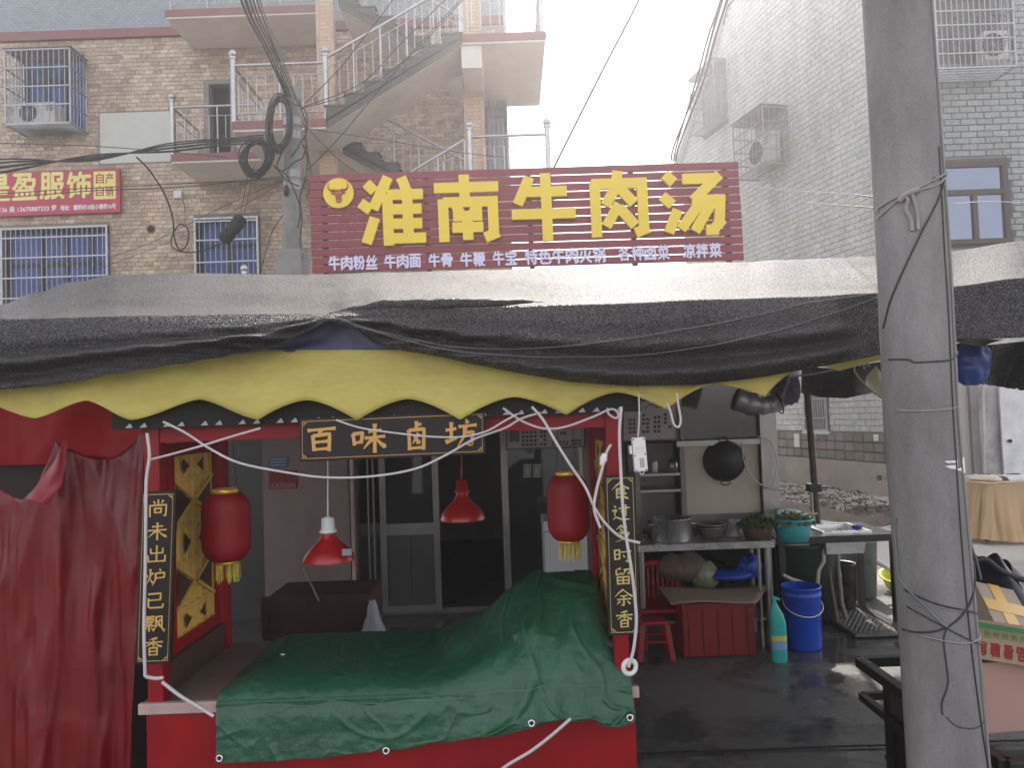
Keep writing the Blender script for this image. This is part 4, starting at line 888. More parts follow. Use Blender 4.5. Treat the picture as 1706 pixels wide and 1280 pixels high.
# side lattice screens; flat dark triangles carry the shade of the openings
M_lat = mat('golden_lattice', (.66, .43, .1), .5, var=.2, vs_=10, dirt=.3, dirtcol=(.3, .17, .05), ds=5)
M_latd = mat('lattice_recess', (.06, .03, .015), .7)
for x, sgn in ((SXL, 1), (SXR, -1)):
    z0, z1 = P(322, 1062, 2.9).z+.02, P(322, 752, 2.9).z
    o = V(x, SY0+.09 if sgn > 0 else SY1-.12, z0+.0); LF = Frame(o, V(0, (SY1-SY0-.21)*sgn, 0), V(0, 0, z1-z0), V(sgn, 0, 0)) if sgn > 0 else Frame(o, V(0, -(SY1-SY0-.21), 0), V(0, 0, z1-z0), V(-1, 0, 0))
    mb = MB(); mb.fborder(LF, .045, -.015, .02, -.0, -.05, 1., 1.05); lt = part('lattice_screen', mb, M_red, ct)
    mb = MB(); mb.fbox(LF, .1, .0, .9, 1, -.005, .002); part('backing', mb, M_lat, lt)
    rows_ = [(.01, .15, 0), (.15, .40, 1), (.40, .60, 0), (.60, .85, 1), (.85, .99, 0)]
    for b0, b1, kind in rows_:
        mb = MB(); mb.fbox(LF, .1, b0-.01, .9, b0+.01, .002, .014); part('lattice_bar', mb, M_lat, lt)
        if kind:
            for tri in (((.16, lerp(b0, b1, .12)), (.16, lerp(b0, b1, .88)), (.43, lerp(b0, b1, .5))), ((.84, lerp(b0, b1, .12)), (.84, lerp(b0, b1, .88)), (.57, lerp(b0, b1, .5)))):
                mb = MB(); mb.prism([LF.pt(a, b, .0125) for a, b in tri], LF.n*.001); part('recess', mb, M_latd, lt)
            for (p, q) in (((.12, b0), (.88, b1)), ((.12, b1), (.88, b0))): mb = MB(); mb.bar(LF.pt(*p, .014), LF.pt(*q, .014), .012, .012); part('lattice_bar', mb, M_lat, lt)
        else:
            for tri in (((.3, lerp(b0, b1, .2)), (.42, lerp(b0, b1, .5)), (.3, lerp(b0, b1, .8))), ((.7, lerp(b0, b1, .2)), (.58, lerp(b0, b1, .5)), (.7, lerp(b0, b1, .8)))):
                mb = MB(); mb.prism([LF.pt(a, b, .0125) for a, b in tri], LF.n*.001); part('recess', mb, M_latd, lt)
    for a in (.1, .23, .37, .5, .63, .77, .9): mb = MB(); mb.fbox(LF, a-.012, 0, a+.012, 1, .001, .012); part('lattice_bar', mb, M_lat, lt)
    mb = MB(); mb.box(x-.015, SY0+.07, CT+.002, x+.015, SY1-.07, z0-.05); part('lower_panel', mb, M_latd, ct)
# boards with brush characters
M_board = mat('dark_brown_board', (.02, .016, .014), .45, var=.2, vs_=3, bump=.05, spec=.25)
M_goldp = mat('gold_paint', (.62, .40, .12), .4, metal=.25, var=.1, vs_=20, bump=0)
def couplet(F, text, gold, label, cat, wid, vertical=True, px_boxes=None):
    t = thing('name_board' if not vertical else 'couplet_board', label, cat, F.pt(.5, 0), None)
    mb = MB(); mb.fbox(F, 0, 0, 1, 1, -.015, 0); part('board', mb, M_board, t, bevel=.002)
    mb = MB(); iw, ih = .009/F.w, .009/F.h; tk = .0013; c0, c1 = .0004, .0014
    A0, A1, B0, B1 = iw, 1-iw, ih, 1-ih; sq = .011
    sa, sb = sq/F.w, sq/F.h; ta, tb = tk/F.w, tk/F.h
    mb.fbox(F, A0, B0+sb*2, A0+ta, B1-sb*2, c0, c1); mb.fbox(F, A1-ta, B0+sb*2, A1, B1-sb*2, c0, c1)
    mb.fbox(F, A0+sa*2, B0, A1-sa*2, B0+tb*1.5, c0, c1); mb.fbox(F, A0+sa*2, B1-tb*1.5, A1-sa*2, B1, c0, c1)
    part('border_line', mb, gold, t)
    for ax, bx_, dx, dy in ((A0, B0, 1, 1), (A1, B0, -1, 1), (A0, B1, 1, -1), (A1, B1, -1, -1)):   # fret corners
        mb = MB(); 
        def seg(x0, y0, x1, y1, k):
            xa, xb = sorted((ax+dx*x0*sa, ax+dx*x1*sa)); ya, yb = sorted((bx_+dy*y0*sb, bx_+dy*y1*sb)); mb.fbox(F, xa, ya, xb, yb, c0, c1+k*.00012)
        w0 = .14
        seg(0, 0, 1, w0, 0); seg(0, 0, w0, 1, 1); seg(0, 1-w0, 1, 1, 2); seg(1-w0, 0, 1, 1, 3); seg(.45, .4, .6, 1.3, 4); seg(.45, 1.2, 0, 1.35, 5); seg(1.3, 0, 1.45, .6, 6); seg(1-w0, .45, 1.45, .6, 7); seg(1.3, 0, 2, w0, 8); seg(0, 1.2, w0, 2, 9)
        part('corner_fret', mb, gold, t)
    n = len(text)
    for i, ch in enumerate(text):
        mb = MB()
        if vertical:
            m_t, m_b = .035, .03; hh = (1-m_t-m_b)/n; b1 = 1-m_t-i*hh-hh*.08; b0 = b1-hh*.8
            brush(mb, ch, F, .2, b0, .82, b1, wid)
        else:
            x0, x1, y0, y1 = px_boxes[i]; xm, ym = (x0+x1)/2, (y0+y1)/2
            a0, a1 = fpx(F, x0, ym)[0], fpx(F, x1, ym)[0]; b0, b1 = fpx(F, xm, y1)[1], fpx(F, xm, y0)[1]; brush(mb, ch, F, a0, b0, a1, b1, wid)
        part('character', mb, gold, t)
    return t
dB = SY0-.06
NB = FQ((499, 698), (808, 685), (499, 770), dB-.0)
couplet(NB, '百味卤坊', mat('orange_gold_paint', (.6, .33, .09), .4, metal=.2, var=.1, vs_=20, bump=0), 'dark horizontal name board with four gold characters over the stall counter', 'name board', .014, False,
        [(510, 562, 710, 755), (585, 645, 704, 756), (676, 712, 701, 752), (741, 796, 697, 747)])
F1 = FQ((236, 819), (291, 817), (225, 1110), dB); F1 = Frame(P(225, 1108, dB), P(284, 1106, dB)-P(225, 1108, dB), P(235, 820, dB)-P(225, 1108, dB))
couplet(F1, '尚未出炉已飘香', M_goldp, 'dark vertical board with gold characters on the left stall post', 'couplet board', .0068)
F2 = Frame(P(1014, 1060, dB), P(1067, 1058, dB)-P(1014, 1060, dB), P(1006, 793, dB)-P(1014, 1060, dB))
couplet(F2, '食过多时留余香', mat('pale_gold_paint', (.6, .48, .17), .4, metal=.25, var=.1, vs_=20, bump=0), 'dark vertical board with gold characters on the right stall post', 'couplet board', .0062)
# ------------------------------------------------------------------ lanterns
def lantern(px, py0, py1, wpx, d, label, topy):
    c = P(px, py1, d); zt2 = P(px, py0, d).z; H = zt2-c.z; R = wpx*d/FPX/2
    t = thing('red_lantern', label, 'lantern', c, 'red lanterns over the stall')
    # silhouette: gold cap, ribbed body, gold collar, tassel
    b1, b0 = c.z+H*.94, c.z+H*.235
    Hh = b1-b0; pr = []; n = 46
    for i in range(n+1):
        s = i/n; e = abs(2*s-1); r = R*(1-.4*max(0, (e-.45)/.55)**2.6); r *= 1+(.022 if i % 2 else -.018)
        pr.append((r, s*Hh))
    mb = MB(); mb.lathe(V(c.x, c.y, b0), pr, 30); part('lantern_body', mb, M_lant, t)
    mb = MB(); mb.lathe(V(c.x, c.y, b1-.002), [(.001, 0), (R*.56, 0), (R*.56, H*.055), (R*.5, H*.055), (R*.5, 0)], 24); part('top_cap', mb, M_foil, t)
    mb = MB(); mb.lathe(V(c.x, c.y, b0-H*.035), [(R*.4, 0), (R*.46, 0), (R*.5, H*.04), (R*.3, H*.04)], 24); part('bottom_collar', mb, M_foil, t)
    rnd = random.Random(int(px)); mb = MB()
    for k in range(60):
        a = rnd.random()*2*PI; r = R*.5*rnd.uniform(.7, 1.05); p = V(c.x+r*math.cos(a), c.y+r*math.sin(a), b0-H*.03); q = p+V(rnd.uniform(-.004, .004), rnd.uniform(-.004, .004), -(H*.19)*rnd.uniform(.8, 1.05)); mb.cyl(p, q, .0013, 4)
    part('tassel_fringe', mb, M_tass, t, kind='stuff')
    for s in (-1, 1): mb = MB(); mb.cyl(V(c.x+s*R*.5, c.y, b1+H*.05), V(c.x+s*R*.32, c.y, P(px, topy, d).z), .0013, 4); part('hanging_string', mb, M_black, t)
    return t
M_lant = mat('red_lantern_cloth', (.32, .008, .014), .55, var=.08, vs_=3, bump=.15, bs=200, trans=.25)
M_foil = mat('gold_foil', (.9, .55, .1), .25, metal=.5, var=.35, vs_=40, bump=.3, bs=50)
M_tass = mat('yellow_tassel', (.72, .58, .08), .6, var=.3, vs_=60)
lantern(379, 812, 972, 78, 2.88, 'ribbed red lantern with yellow tassel hanging beside the left golden lattice', 725)
lantern(950, 783, 936, 70, 2.95, 'ribbed red lantern with yellow tassel hanging over the right end of the green tarp', 700)
# ------------------------------------------------------------------ pendant lamps
def pendant(px, ytop, ysock, ysh, yb, wpx, d, label, white, tilt=0, cordtop=700):
    c = P(px, yb, d); zs = P(px, ysh, d).z-c.z; zk = P(px, ysock, d).z-c.z; R = wpx*d/FPX/2
    t = thing('pendant_lamp', label, 'lamp', c, 'red pendant lamp shades over the stall')
    m1 = mat('red_enamel', (.34, .01, .01), .35, var=.08, coat=.3)
    pr = [(R, 0), (R*1.0, zs*.06), (R*.93, zs*.22), (R*.72, zs*.45), (R*.42, zs*.68), (R*.27, zs*.88), (R*.25, zs)]
    mb = MB(); mb.lathe(c, pr, 28); mb.lathe(c, [(r*.985, z) for r, z in pr[::-1]], 28); part('lamp_shade', mb, m1, t)
    mb = MB(); mb.lathe(c+V(0, 0, zs-.003), [(.001, 0), (R*.34, 0), (R*.34, (zk-zs)*.12), (R*.27, (zk-zs)*.2), (R*.25, (zk-zs)*.9), (R*.1, zk-zs), (.001, zk-zs+.002)], 18); part('lamp_socket', mb, M_white if white else m1, t)
    mb = MB(); q = P(px+tilt, cordtop, d); mb.tube(spline([c+V(0, 0, zk), c+V(.004, 0, zk+(q.z-c.z-zk)*.5), q], 6), .0028, 5); part('cord', mb, M_white if white else MC['red_enamel'], t)
    return t
p1 = pendant(548, 800, 860, 886, 934, 84, 2.95, 'red pendant lamp shade with a white socket and small sticker', True, -2, 720)
f = PF(570, 915, 586, 926, 2.87); mb = MB(); mb.fbox(f, 0, 0, 1, 1, 0, .002); part('sticker', mb, mat('grey_sticker', (.2, .24, .22), .5), p1)
pendant(771, 770, 798, 820, 866, 75, 3.3, 'all red pendant lamp shade hanging below the right end of the name board', False, 0, 700)
# ------------------------------------------------------------------ green tarpaulin over the wares
M_green = mat('green_tarpaulin', (.019, .092, .048), .36, var=.25, vs_=4, bump=.8, bs=26, dirt=.25, dirtcol=(.035, .1, .065), ds=2.2, spec=.5)
gx0, gx1 = P(358, 1180, 2.58).x, P(1056, 1150, 2.58).x
GHEM = [(357, 1274), (420, 1272), (500, 1268), (570, 1260), (640, 1252), (720, 1240), (800, 1226), (880, 1206), (930, 1196), (958, 1193), (985, 1206), (1010, 1211), (1035, 1207), (1057, 1199)]
def green(u, v):
    X = lerp(gx0, gx1, u); pxm = X/2.58*FPX+853
    hz = P(pxm, interp(GHEM, pxm, True), 2.57).z-CT
    wb = .03*nz(u*5, v*5, 6)
    bump = (.5*sstep(.50, .70, u+wb)+.5*sstep(.62, .80, u+wb))*(1-.9*sstep(.93, 1.01, u)); hb = .245*bump
    lo = .6+.4*sstep(0, .06, u)
    sec = [(3.29, .01), (3.24, .045*lo+.75*hb), (3.08, .052*lo+hb*1.0), (2.92, .05*lo+hb*.96), (2.80, .052*lo+hb*.78), (2.70, .048*lo+hb*.52), (2.625, .02+hb*.3), (2.596-.02*bump, -.04+hb*.1), (2.592-.04*bump, lerp(-.06, hz, .45)), (2.586-.03*bump, hz)]
    k = v*(len(sec)-1); i = min(len(sec)-2, int(k)); t = k-i
    a, b, c, d = sec[max(0, i-1)], sec[i], sec[i+1], sec[min(len(sec)-1, i+2)]
    def cr(n): return .5*((2*b[n])+(c[n]-a[n])*t+(2*a[n]-5*b[n]+4*c[n]-d[n])*t*t+(3*b[n]-a[n]-3*c[n]+d[n])*t**3)
    y, z = cr(0), CT+cr(1)
    top = 1-sstep(.55, .72, v); fr = sstep(.6, .8, v)
    wrk = .5*nz(u*7, v*5, 1)+.3*nz(u*17, v*9, 2)+.12*nz(u*41, v*20, 3)
    def ridge(a_, w_): return max(0, w_-abs(a_))/w_
    # creases: long soft ones at the left, a crumpled fan below the mound
    c1 = ridge(nz(u*4+v*1.3, v*2.2-u*2, 11), .1)**1.5*.007 + ridge(nz(u*7-v*2, v*3+u*4, 15), .07)*.004
    fan = (u-.86)/(.16+.5*max(0, v-.35)); c2 = bump*sstep(.3, .6, v)*(.016*math.sin(fan*11+3.5*nz(u*5, v*2.2, 5))+.014*ridge(nz(fan*2.2, v*3, 31), .16)+.008*nz(fan*7, v*8, 33))
    dspl = .006*wrk*(1+bump)+c1*(.5+bump)+c2+.004*math.sin(u*30+4*nz(u*3, v, 8))*fr
    z += dspl*(top*.9+.15); y -= dspl*(fr*.9+.25)+.006*fr
    y = min(y, 3.3); z = max(z, CT+.003) if y > SY0+.01 else z
    if y > SY0-.02 and z < CT+.003: y = SY0-.022
    return V(X+.006*nz(u*4, v*4, 9)+.004*nz(1.3, v*9, 2), y, z)
mb = MB(); mb.grid(green, 320, 200); gt = thing('green_tarpaulin', 'glossy dark green tarpaulin with eyelets draped over the stall counter', 'tarpaulin', ((gx0+gx1)/2, SY0, CT))
g_ = part('sheet', mb, M_green, gt)
for px, py in ((361, 1263), (641, 1250), (884, 1204), (1050, 1195)):
    u = (P(px, py, 2.55).x-gx0)/(gx1-gx0); best = min((abs(proj(green(u, v))[1]-py), v) for v in [.6+.4*k/160 for k in range(161)])[1]; c = green(u, best)+V(0, -.008, 0)
    mb = MB(); mb.torus(c, .0095, .0035, V(0, -1, .1), 16, 6); e = part('eyelet', mb, mat('chrome', (.7, .7, .72), .2, metal=.9), gt)
    mb = MB(); mb.lathe(c+V(0, .003, 0), [(.0005, 0), (.009, 0)], 12, V(0, -1, 0)); part('eyelet_hole', mb, mat('eyelet_dark', (.06, .01, .015), .8), e)
mb = MB(); seam = [green(u/120, .735+.004*math.sin(u*.3))+V(0, -.0015, 0) for u in range(2, 121)]; mb.tube(seam, .0011, 4); part('seam', mb, mat('dull_green_thread', (.12, .24, .15), .8), gt)
mb = MB(); c = green(.09, .33)+V(0, 0, .004); mb.torus(c, .011, .0022, V(0, 0, 1), 12, 5, sx=1, sy=.6); part('eyelet', mb, MC['chrome'], gt)
# ------------------------------------------------------------------ red tarps on the left
M_redt = mat('dark_red_tarpaulin', (.2, .003, .007), .33, var=.3, vs_=2.5, bump=.45, bs=9, dirt=.2, dirtcol=(.2, .03, .03), ds=1.5, trans=.12)
M_redl = mat('backlit_red_cloth', (.62, .008, .016), .5, var=.2, vs_=3, bump=.2, bs=10, trans=.6)  # bright base colour holds the light coming through from behind
TOPR = [(-160, 790), (-60, 806), (0, 815), (30, 828), (48, 832), (75, 812), (95, 770), (109, 733), (120, 744), (150, 758), (190, 764), (215, 745), (241, 712)]
def redf(u, v):
    pxt = lerp(-160, 241, u); pxb = lerp(-160, 222, u); ty = interp(TOPR, pxt, False); px = lerp(pxt, pxb, sstep(.1, 1, v))
    py = lerp(ty, 1420, v)
    g = math.exp(-((pxt-110)/60.0)**2)
    fan = (px-110)/(20+v*120)
    p = P(px, py, 2.95)
    dk = .3+.7*math.exp(-abs(px-118)/(60+70*v)); fo = (abs(math.sin(fan*1.5+.9*nz(px/70, v*1.5, 1)))**.7-.6)*(.012+.035*sstep(0, .5, v))*dk + .05*nz(px/110, v*1.2, 12) + .025*abs(nz(px/50+v*2, v*3, 3)) + .03*nz(px/45, v*3, 5)*sstep(0, .3, v)+.012*nz(px/14, v*5, 8)
    p.y += fo-.06*g*(1-v)-.05*v; return p
mb = MB(); mb.grid(redf, 150, 90); rt = solo('red_tarpaulin', mb, M_redt, 'dark red tarpaulin hanging in long folds left of the stall', 'tarpaulin'); s_ = rt.modifiers.new('thickness', 'SOLIDIFY'); s_.thickness = .0015
mb = MB(); mb.grid(lambda u, v: P(lerp(-160, 250, u), lerp(640, interp([(0, 782), (.3, 778), (.64, 772), (.8, 774), (1, 765)], u), v), 3.35)+V(0, .03*math.sin(u*16+v*1.5)+.02*nz(u*9, v*3, 1), 0), 90, 20)
solo('red_cloth', mb, M_redl, 'translucent red cloth, backlight put into its colour, hanging behind the dark red tarpaulin', 'cloth')
mb = MB(); fl_ = lambda v: (interp([(0, 107), (.35, 92), (.7, 66), (1, 44)], v), interp([(0, 112), (.35, 110), (.7, 103), (1, 80)], v))
mb.grid(lambda u, v: P(lerp(fl_(v)[0], fl_(v)[1], u), 733+lerp(98, 108, u)*v, 2.84-.03*v-.03*math.sin(u*PI)*v+.02*nz(u*2, v*3, 2)), 10, 16)
solo('tarpaulin_flap', mb, mat('pinkish_red_sheet', (.5, .06, .09), .35, var=.2, trans=.4), 'small pinkish flap folded over at the gathered tip of the red tarpaulin', 'flap')
mb = MB(); mb.box(P(-250, 900, 3.5).x, 3.5, 0, P(250, 900, 3.5).x, 3.53, P(100, 772, 3.5).z); solo('gap_shade_sheet', mb, mat('gap_shade_black', (.035, .02, .018), .7), 'nearly black partition sheet added for the shade in the gap behind the red tarpaulins', 'backdrop')  # black sheet added where the gap is only in shade
# ================================================================== shop building under the sign
SHY = 6.85
sxL, sxR = P(185, 800, SHY).x, P(1290, 800, SHY-.1).x
shop = thing('beef_soup_shop', 'dim shop front with sliding glass doors behind the stall', 'shop', (0, SHY, 0))
M_shopwall = mat('brown_grey_panel', (.24, .175, .155), .55, var=.15, vs_=2, dirt=.4, dirtcol=(.09, .07, .06), ds=1.5)
M_alu = mat('aluminium_frame', (.3, .285, .27), .35, metal=.6, var=.2)
M_aludark = mat('tarnished_frame', (.16, .15, .14), .4, metal=.4, var=.2)
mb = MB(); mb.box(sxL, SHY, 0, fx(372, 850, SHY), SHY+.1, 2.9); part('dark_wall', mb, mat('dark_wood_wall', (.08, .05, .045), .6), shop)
mb = MB(); mb.box(fx(374, 850, SHY), SHY+.02, 0, fx(438, 850, SHY), SHY+.06, 2.9); part('black_door', mb, mat('black_door', (.045, .04, .038), .4), shop)
mb = MB(); mb.box(fx(440, 850, SHY), SHY-.02, 0, fx(583, 850, SHY), SHY+.06, 2.9); part('wall_panel', mb, M_shopwall, shop)
mb = MB(); mb.box(fx(586, 850, SHY), SHY-.05, 0, fx(592, 850, SHY), SHY+.08, 2.9); part('door_jamb', mb, mat('pink_aluminium', (.5, .36, .3), .4, metal=.3), shop)
# sliding door left leaf
def leaf(x0, x1, y, zr, sw=.05, glass=M_glassdark, stile=M_aludark, lower=True):
    F = Frame(V(fx(x0, 880, y), y, .03), V(fx(x1, 880, y)-fx(x0, 880, y), 0, 0), V(0, 0, 2.55), V(0, -1, 0))
    mb = MB(); mb.fborder(F, sw, -.02, .02); zz = (zr-.03)/2.55; mb.fbox(F, sw/F.w, zz-.02, 1-sw/F.w, zz+.02, -.018, .018); d = part('sliding_door', mb, stile, shop)
    mb = MB(); mb.fbox(F, sw/F.w, zz+.02, 1-sw/F.w, .98, -.004, .002); part('pane', mb, glass, d)
    mb = MB(); mb.fbox(F, sw/F.w, .02, .5, zz-.02, -.005, .005); mb.fbox(F, .51, .02, 1-sw/F.w, zz-.02, -.005, .005)
    part('lower_panel', mb, mat('grey_door_panel', (.075, .075, .072), .4, var=.2) if lower else glass, d); return d
zr = P(680, 882, SHY+.05).z
leaf(594, 640, SHY+.12, zr, .03); leaf(634, 733, SHY+.05, zr, .055, stile=M_alu)
leaf(838, 980, SHY+.05, P(900, 1000, SHY).z, .06, stile=M_alu, lower=False)
for x in (613, 622): mb = MB(); X = fx(x, 850, SHY+.02); mb.box(X, SHY+.0, .03, X+.012, SHY+.03, 2.6); part('door_rail', mb, M_alu, shop)
mb = MB(); mb.box(fx(586, 850, SHY), SHY-.06, 2.58, sxR, SHY+.2, 2.95); part('lintel', mb, M_shopwall, shop)
mb = MB(); mb.box(sxL, SHY+.1, 2.96, sxR+.1, 11.0, 3.06); part('roof', mb, mat('tin_roof', (.25, .24, .23), .5, metal=.4), shop)
mb = MB(); mb.box(sxL, 10.6, 0, sxR+.1, 10.75, 2.95); mb.box(sxR-.02, SHY+.2, 0, sxR+.08, 10.6, 2.95); mb.box(sxL-.1, SHY, 0, sxL, 10.75, 2.95); part('side_and_back_walls', mb, mat('sooty_wall', (.28, .25, .23), .8, var=.3, vs_=2), shop)
mb = MB(); mb.box(fx(975, 850, SHY), SHY, 0, fx(1045, 850, SHY), SHY+.1, 2.95); part('wall_panel', mb, M_shopwall, shop)
mb = MB(); mb.box(sxL, SHY+.05, .002, sxR, 10.6, .05); part('floor', mb, mat('dark_floor_tile', (.16, .15, .14), .3, var=.2), shop)
# wall behind pale blinds seen through the right pane
mb = MB(); mb.box(fx(850, 800, 8.2), 8.2, 1.05, fx(990, 800, 8.2), 8.25, 2.3); bl = part('blind', mb, mat('pale_blind', (.30, .31, .27), .7, var=.35, vs_=1.5), shop)
# stickers on the wall panel
def flat(name, x0, y0, x1, y1, d, m, label, cat, par=None, th=.003, lines=None, lm=None):
    F = FQ((x0, y0), (x1, y0-(x1-x0)*.035), (x0, y1), d); 
    if par: mb = MB(); mb.fbox(F, 0, 0, 1, 1, 0, th); r = part(name, mb, m, par, label)
    else:
        r = thing(name, label, cat, F.pt(.5, 0)); mb = MB(); mb.fbox(F, 0, 0, 1, 1, 0, th); part('sheet', mb, m, r)
    return r, F
r, F = flat('blue_notice', 448, 762, 480, 780, SHY-.025, mat('blue_sticker', (.08, .14, .26), .6), 'faded blue and grey sticker on the brown panel left of the doors', 'sticker')
for k in range(3): mb = MB(); mb.fbox(F, .1, .2+k*.27, .9, .28+k*.27, .003, .004); part('print_line', mb, mat('pale_print', (.4, .42, .45), .6), r)
r, F = flat('phone_notice', 448, 785, 495, 816, SHY-.025, mat('dark_red_sticker', (.2, .02, .025), .6), 'dark red sticker with a pale phone number on the brown panel', 'sticker')
mb = MB(); put_text(mb, '15267056806', F, .06, .06, .95, .34, .0035, .0008); part('lettering', mb, mat('pinkish_print', (.45, .2, .2), .6), r)
r, F = flat('pale_notice', 546, 770, 578, 792, SHY-.025, mat('pale_lilac_paper', (.26, .22, .22), .7), 'faded lilac paper notice high on the brown panel beside the door', 'notice')
for k in range(4): mb = MB(); mb.fbox(F, .1+.3*(k % 2), .15+k*.2, .9, .2+k*.2, .003, .004); part('print_line', mb, mat('lilac_print', (.12, .09, .12), .6), r)
for x0, lab in ((872, 'left'), (888, 'right')):
    r, F = flat('paper_notice', x0, 774, x0+13, 796, SHY+.02, mat('grey_paper', (.34, .36, .33), .6), '%s of two small pale square notices stuck on the glass door' % lab, 'notice')
    mb = MB(); mb.fborder(F, .008, .0035, .0045, .12, .12, .88, .88); part('print_frame', mb, mat('grey_print', (.12, .13, .12), .6), r)
def menu(name, x0, y0, x1, y1, d, label, seed, cols):
    r, F = flat(name, x0, y0, x1, y1, d, mat('menu_paper', (.40, .345, .34), .5, var=.06), label, 'menu board')
    mb = MB(); mb.fborder(F, .012, .003, .02); part('frame', mb, mat('menu_frame', (.12, .06, .055), .5), r)
    rnd = random.Random(seed); mb = MB()
    for a0, a1, b0, b1, c in cols:
        n = max(2, int((a1-a0)*F.w/.028)); rows = max(2, int((b1-b0)*F.h/.03))
        for j in range(rows):
            for i in range(n):
                if rnd.random() < c: a = lerp(a0, a1, i/n); b = lerp(b0, b1, j/rows); mb.fbox(F, a, b, a+(a1-a0)/n*.72, b+(b1-b0)/rows*.62, .0035, .0045)
    part('menu_print', mb, mat('menu_ink', (.07, .04, .05), .6), r, kind='stuff'); return r, F
r, F = menu('menu_board', 843, 706, 975, 750, SHY-.3, 'wide pale menu board in a brown frame above the glass door', 1, [(.2, .4, .12, .9, .9), (.43, .52, .12, .9, .55), (.58, .8, .1, .3, .8), (.6, .9, .5, .9, .6), (.82, .96, .1, .35, .9)])
mb = MB(); mb.fbox(F, .04, .3, .17, .85, .0035, .005); part('picture', mb, mat('menu_picture', (.13, .12, .1), .6), r)
menu('menu_board', 985, 694, 1029, 738, SHY-.35, 'narrow pale menu board half hidden behind the right red stall post', 2, [(.65, .95, .2, .8, .8), (.1, .4, .1, .2, .5)])
menu('menu_board', 1036, 668, 1130, 737, 6.1, 'large faded menu board above the kitchen shelves', 3, [(.12, .26, .2, .6, .85), (.36, .5, .2, .7, .85), (.56, .7, .2, .65, .85), (.74, .9, .3, .7, .8), (.4, .9, .8, .92, .6)])
# ------------------------------------------------------------------ items inside and before the doors
F = PF(908, 868, 980, 1022, 6.0); fz_ = thing('chest_freezer', 'pale grey freezer cabinet behind the right end of the green tarp', 'freezer', V(F.pt(.5, 0).x, 6, 0))
F = Frame(V(F.o.x, F.o.y, .06), F.u, V(0, 0, F.o.z+F.h-.06), F.n)
mb = MB(); mb.fbox(F, 0, 0, 1, .9, -.5, 0); part('body', mb, mat('freezer_white', (.55, .56, .58), .35, var=.04, bump=0), fz_, bevel=.01)
mb = MB(); mb.fbox(F, -.01, .905, 1.01, 1, -.5, .01); part('lid', mb, MC['freezer_white'], fz_, bevel=.01)
F = PF(438, 992, 612, 1062, 4.2); t = thing('wicker_crate', 'dark brown crate with a basket rim behind the stall counter', 'crate', V(F.pt(.5, 0).x, 4.2, 0))
M_brown = mat('brown_wicker', (.07, .033, .02), .6, var=.4, vs_=8, bump=.5, bs=50)
mb = MB(); mb.fbox(F, 0, -1.6, 1, .92, -.45, 0); part('body', mb, M_brown, t, bevel=.01)
mb = MB(); mb.fborder(F, .03, 0, .012, -.01, .0, 1.01, 1.0); part('rim', mb, M_brown, t)
q = P(622, 1050, 4.05); mb = MB()
mb.grid(lambda u, v: q+V((.06+.03*nz(u*6, v*3, 2))*math.cos(u*2*PI)*(1-v*.75), .05*math.sin(u*2*PI)*(1-v*.7), -.02+.17*v+.01*nz(u*8, v*4, 1)), 24, 8); solo('plastic_bag', mb, mat('white_bag', (.5, .5, .56), .35, trans=.3, bump=.5, bs=30), 'crumpled white plastic bag beside the brown crate', 'plastic bag')
mb = MB(); mb.cyl(P(506, 946, 4.15), P(532, 1002, 4.05), .006, 6); solo('ladle_handle', mb, M_alu, 'thin metal ladle handle leaning on the brown crate', 'ladle')
# ------------------------------------------------------------------ kitchen bench wall
KY = 6.15
kt = thing('kitchen_cabinet', 'steel framed kitchen cabinet with shelves and a cream back board', 'kitchen cabinet', (P(1165, 880, KY).x, KY, 0))
def K(x0, y0, x1, y1, c0, c1, m, name, par=None, d=KY, b=0): F = PF(x0, y0, x1, y1, d); mb = MB(); mb.fbox(F, 0, 0, 1, 1, c0, c1); return part(name, mb, m, par or kt, bevel=b)
M_creamb = mat('stained_cream_board', (.5, .42, .33), .55, var=.15, vs_=2, dirt=.4, dirtcol=(.25, .19, .15), ds=2)
K(1141, 741, 1265, 856, -.03, .0, M_creamb, 'back_board')
K(1264, 560, 1291, 905, -.05, .05, M_alu, 'corner_post')
mb = MB(); q0, q1 = PF(1264, 560, 1291, 905, KY), None; mb.box(q0.o.x, KY-.04, 0, q0.o.x+.045, KY+.0, q0.o.z); mb.box(q0.o.x+.09, KY-.04, 0, q0.o.x+.125, KY+.0, q0.o.z); part('lower_post', mb, M_alu, kt)
K(1126, 733, 1268, 742, -.03, .04, M_alu, 'rail'); K(1058, 742, 1066, 890, -.03, .03, M_aludark, 'side_post'); K(1134, 742, 1142, 890, -.03, .03, M_aludark, 'side_post')
K(1066, 789, 1134, 793, -.35, .02, M_alu, 'shelf'); K(1066, 816, 1134, 820, -.35, .02, M_alu, 'shelf')
K(1060, 742, 1140, 895, -.4, -.37, mat('dim_cabinet_back', (.22, .2, .18), .6), 'cabinet_back')
K(1141, 856, 1265, 885, -.03, -.0, M_aludark, 'splash_board')
# upper glass hood
K(1130, 600, 1262, 733, -.5, -.47, mat('hood_back', (.16, .15, .14), .6), 'hood_back')
K(1132, 652, 1262, 702, -.3, -.28, mat('foggy_panel', (.62, .6, .5), .5, var=.3, vs_=1.5), 'hood_panel')
K(1130, 600, 1262, 731, -.01, -.004, M_glassdark, 'glass_front'); K(1130, 600, 1135, 733, -.02, .02, M_aludark, 'frame_post')
K(1128, 585, 1292, 600, -.6, .04, M_aludark, 'top_board')
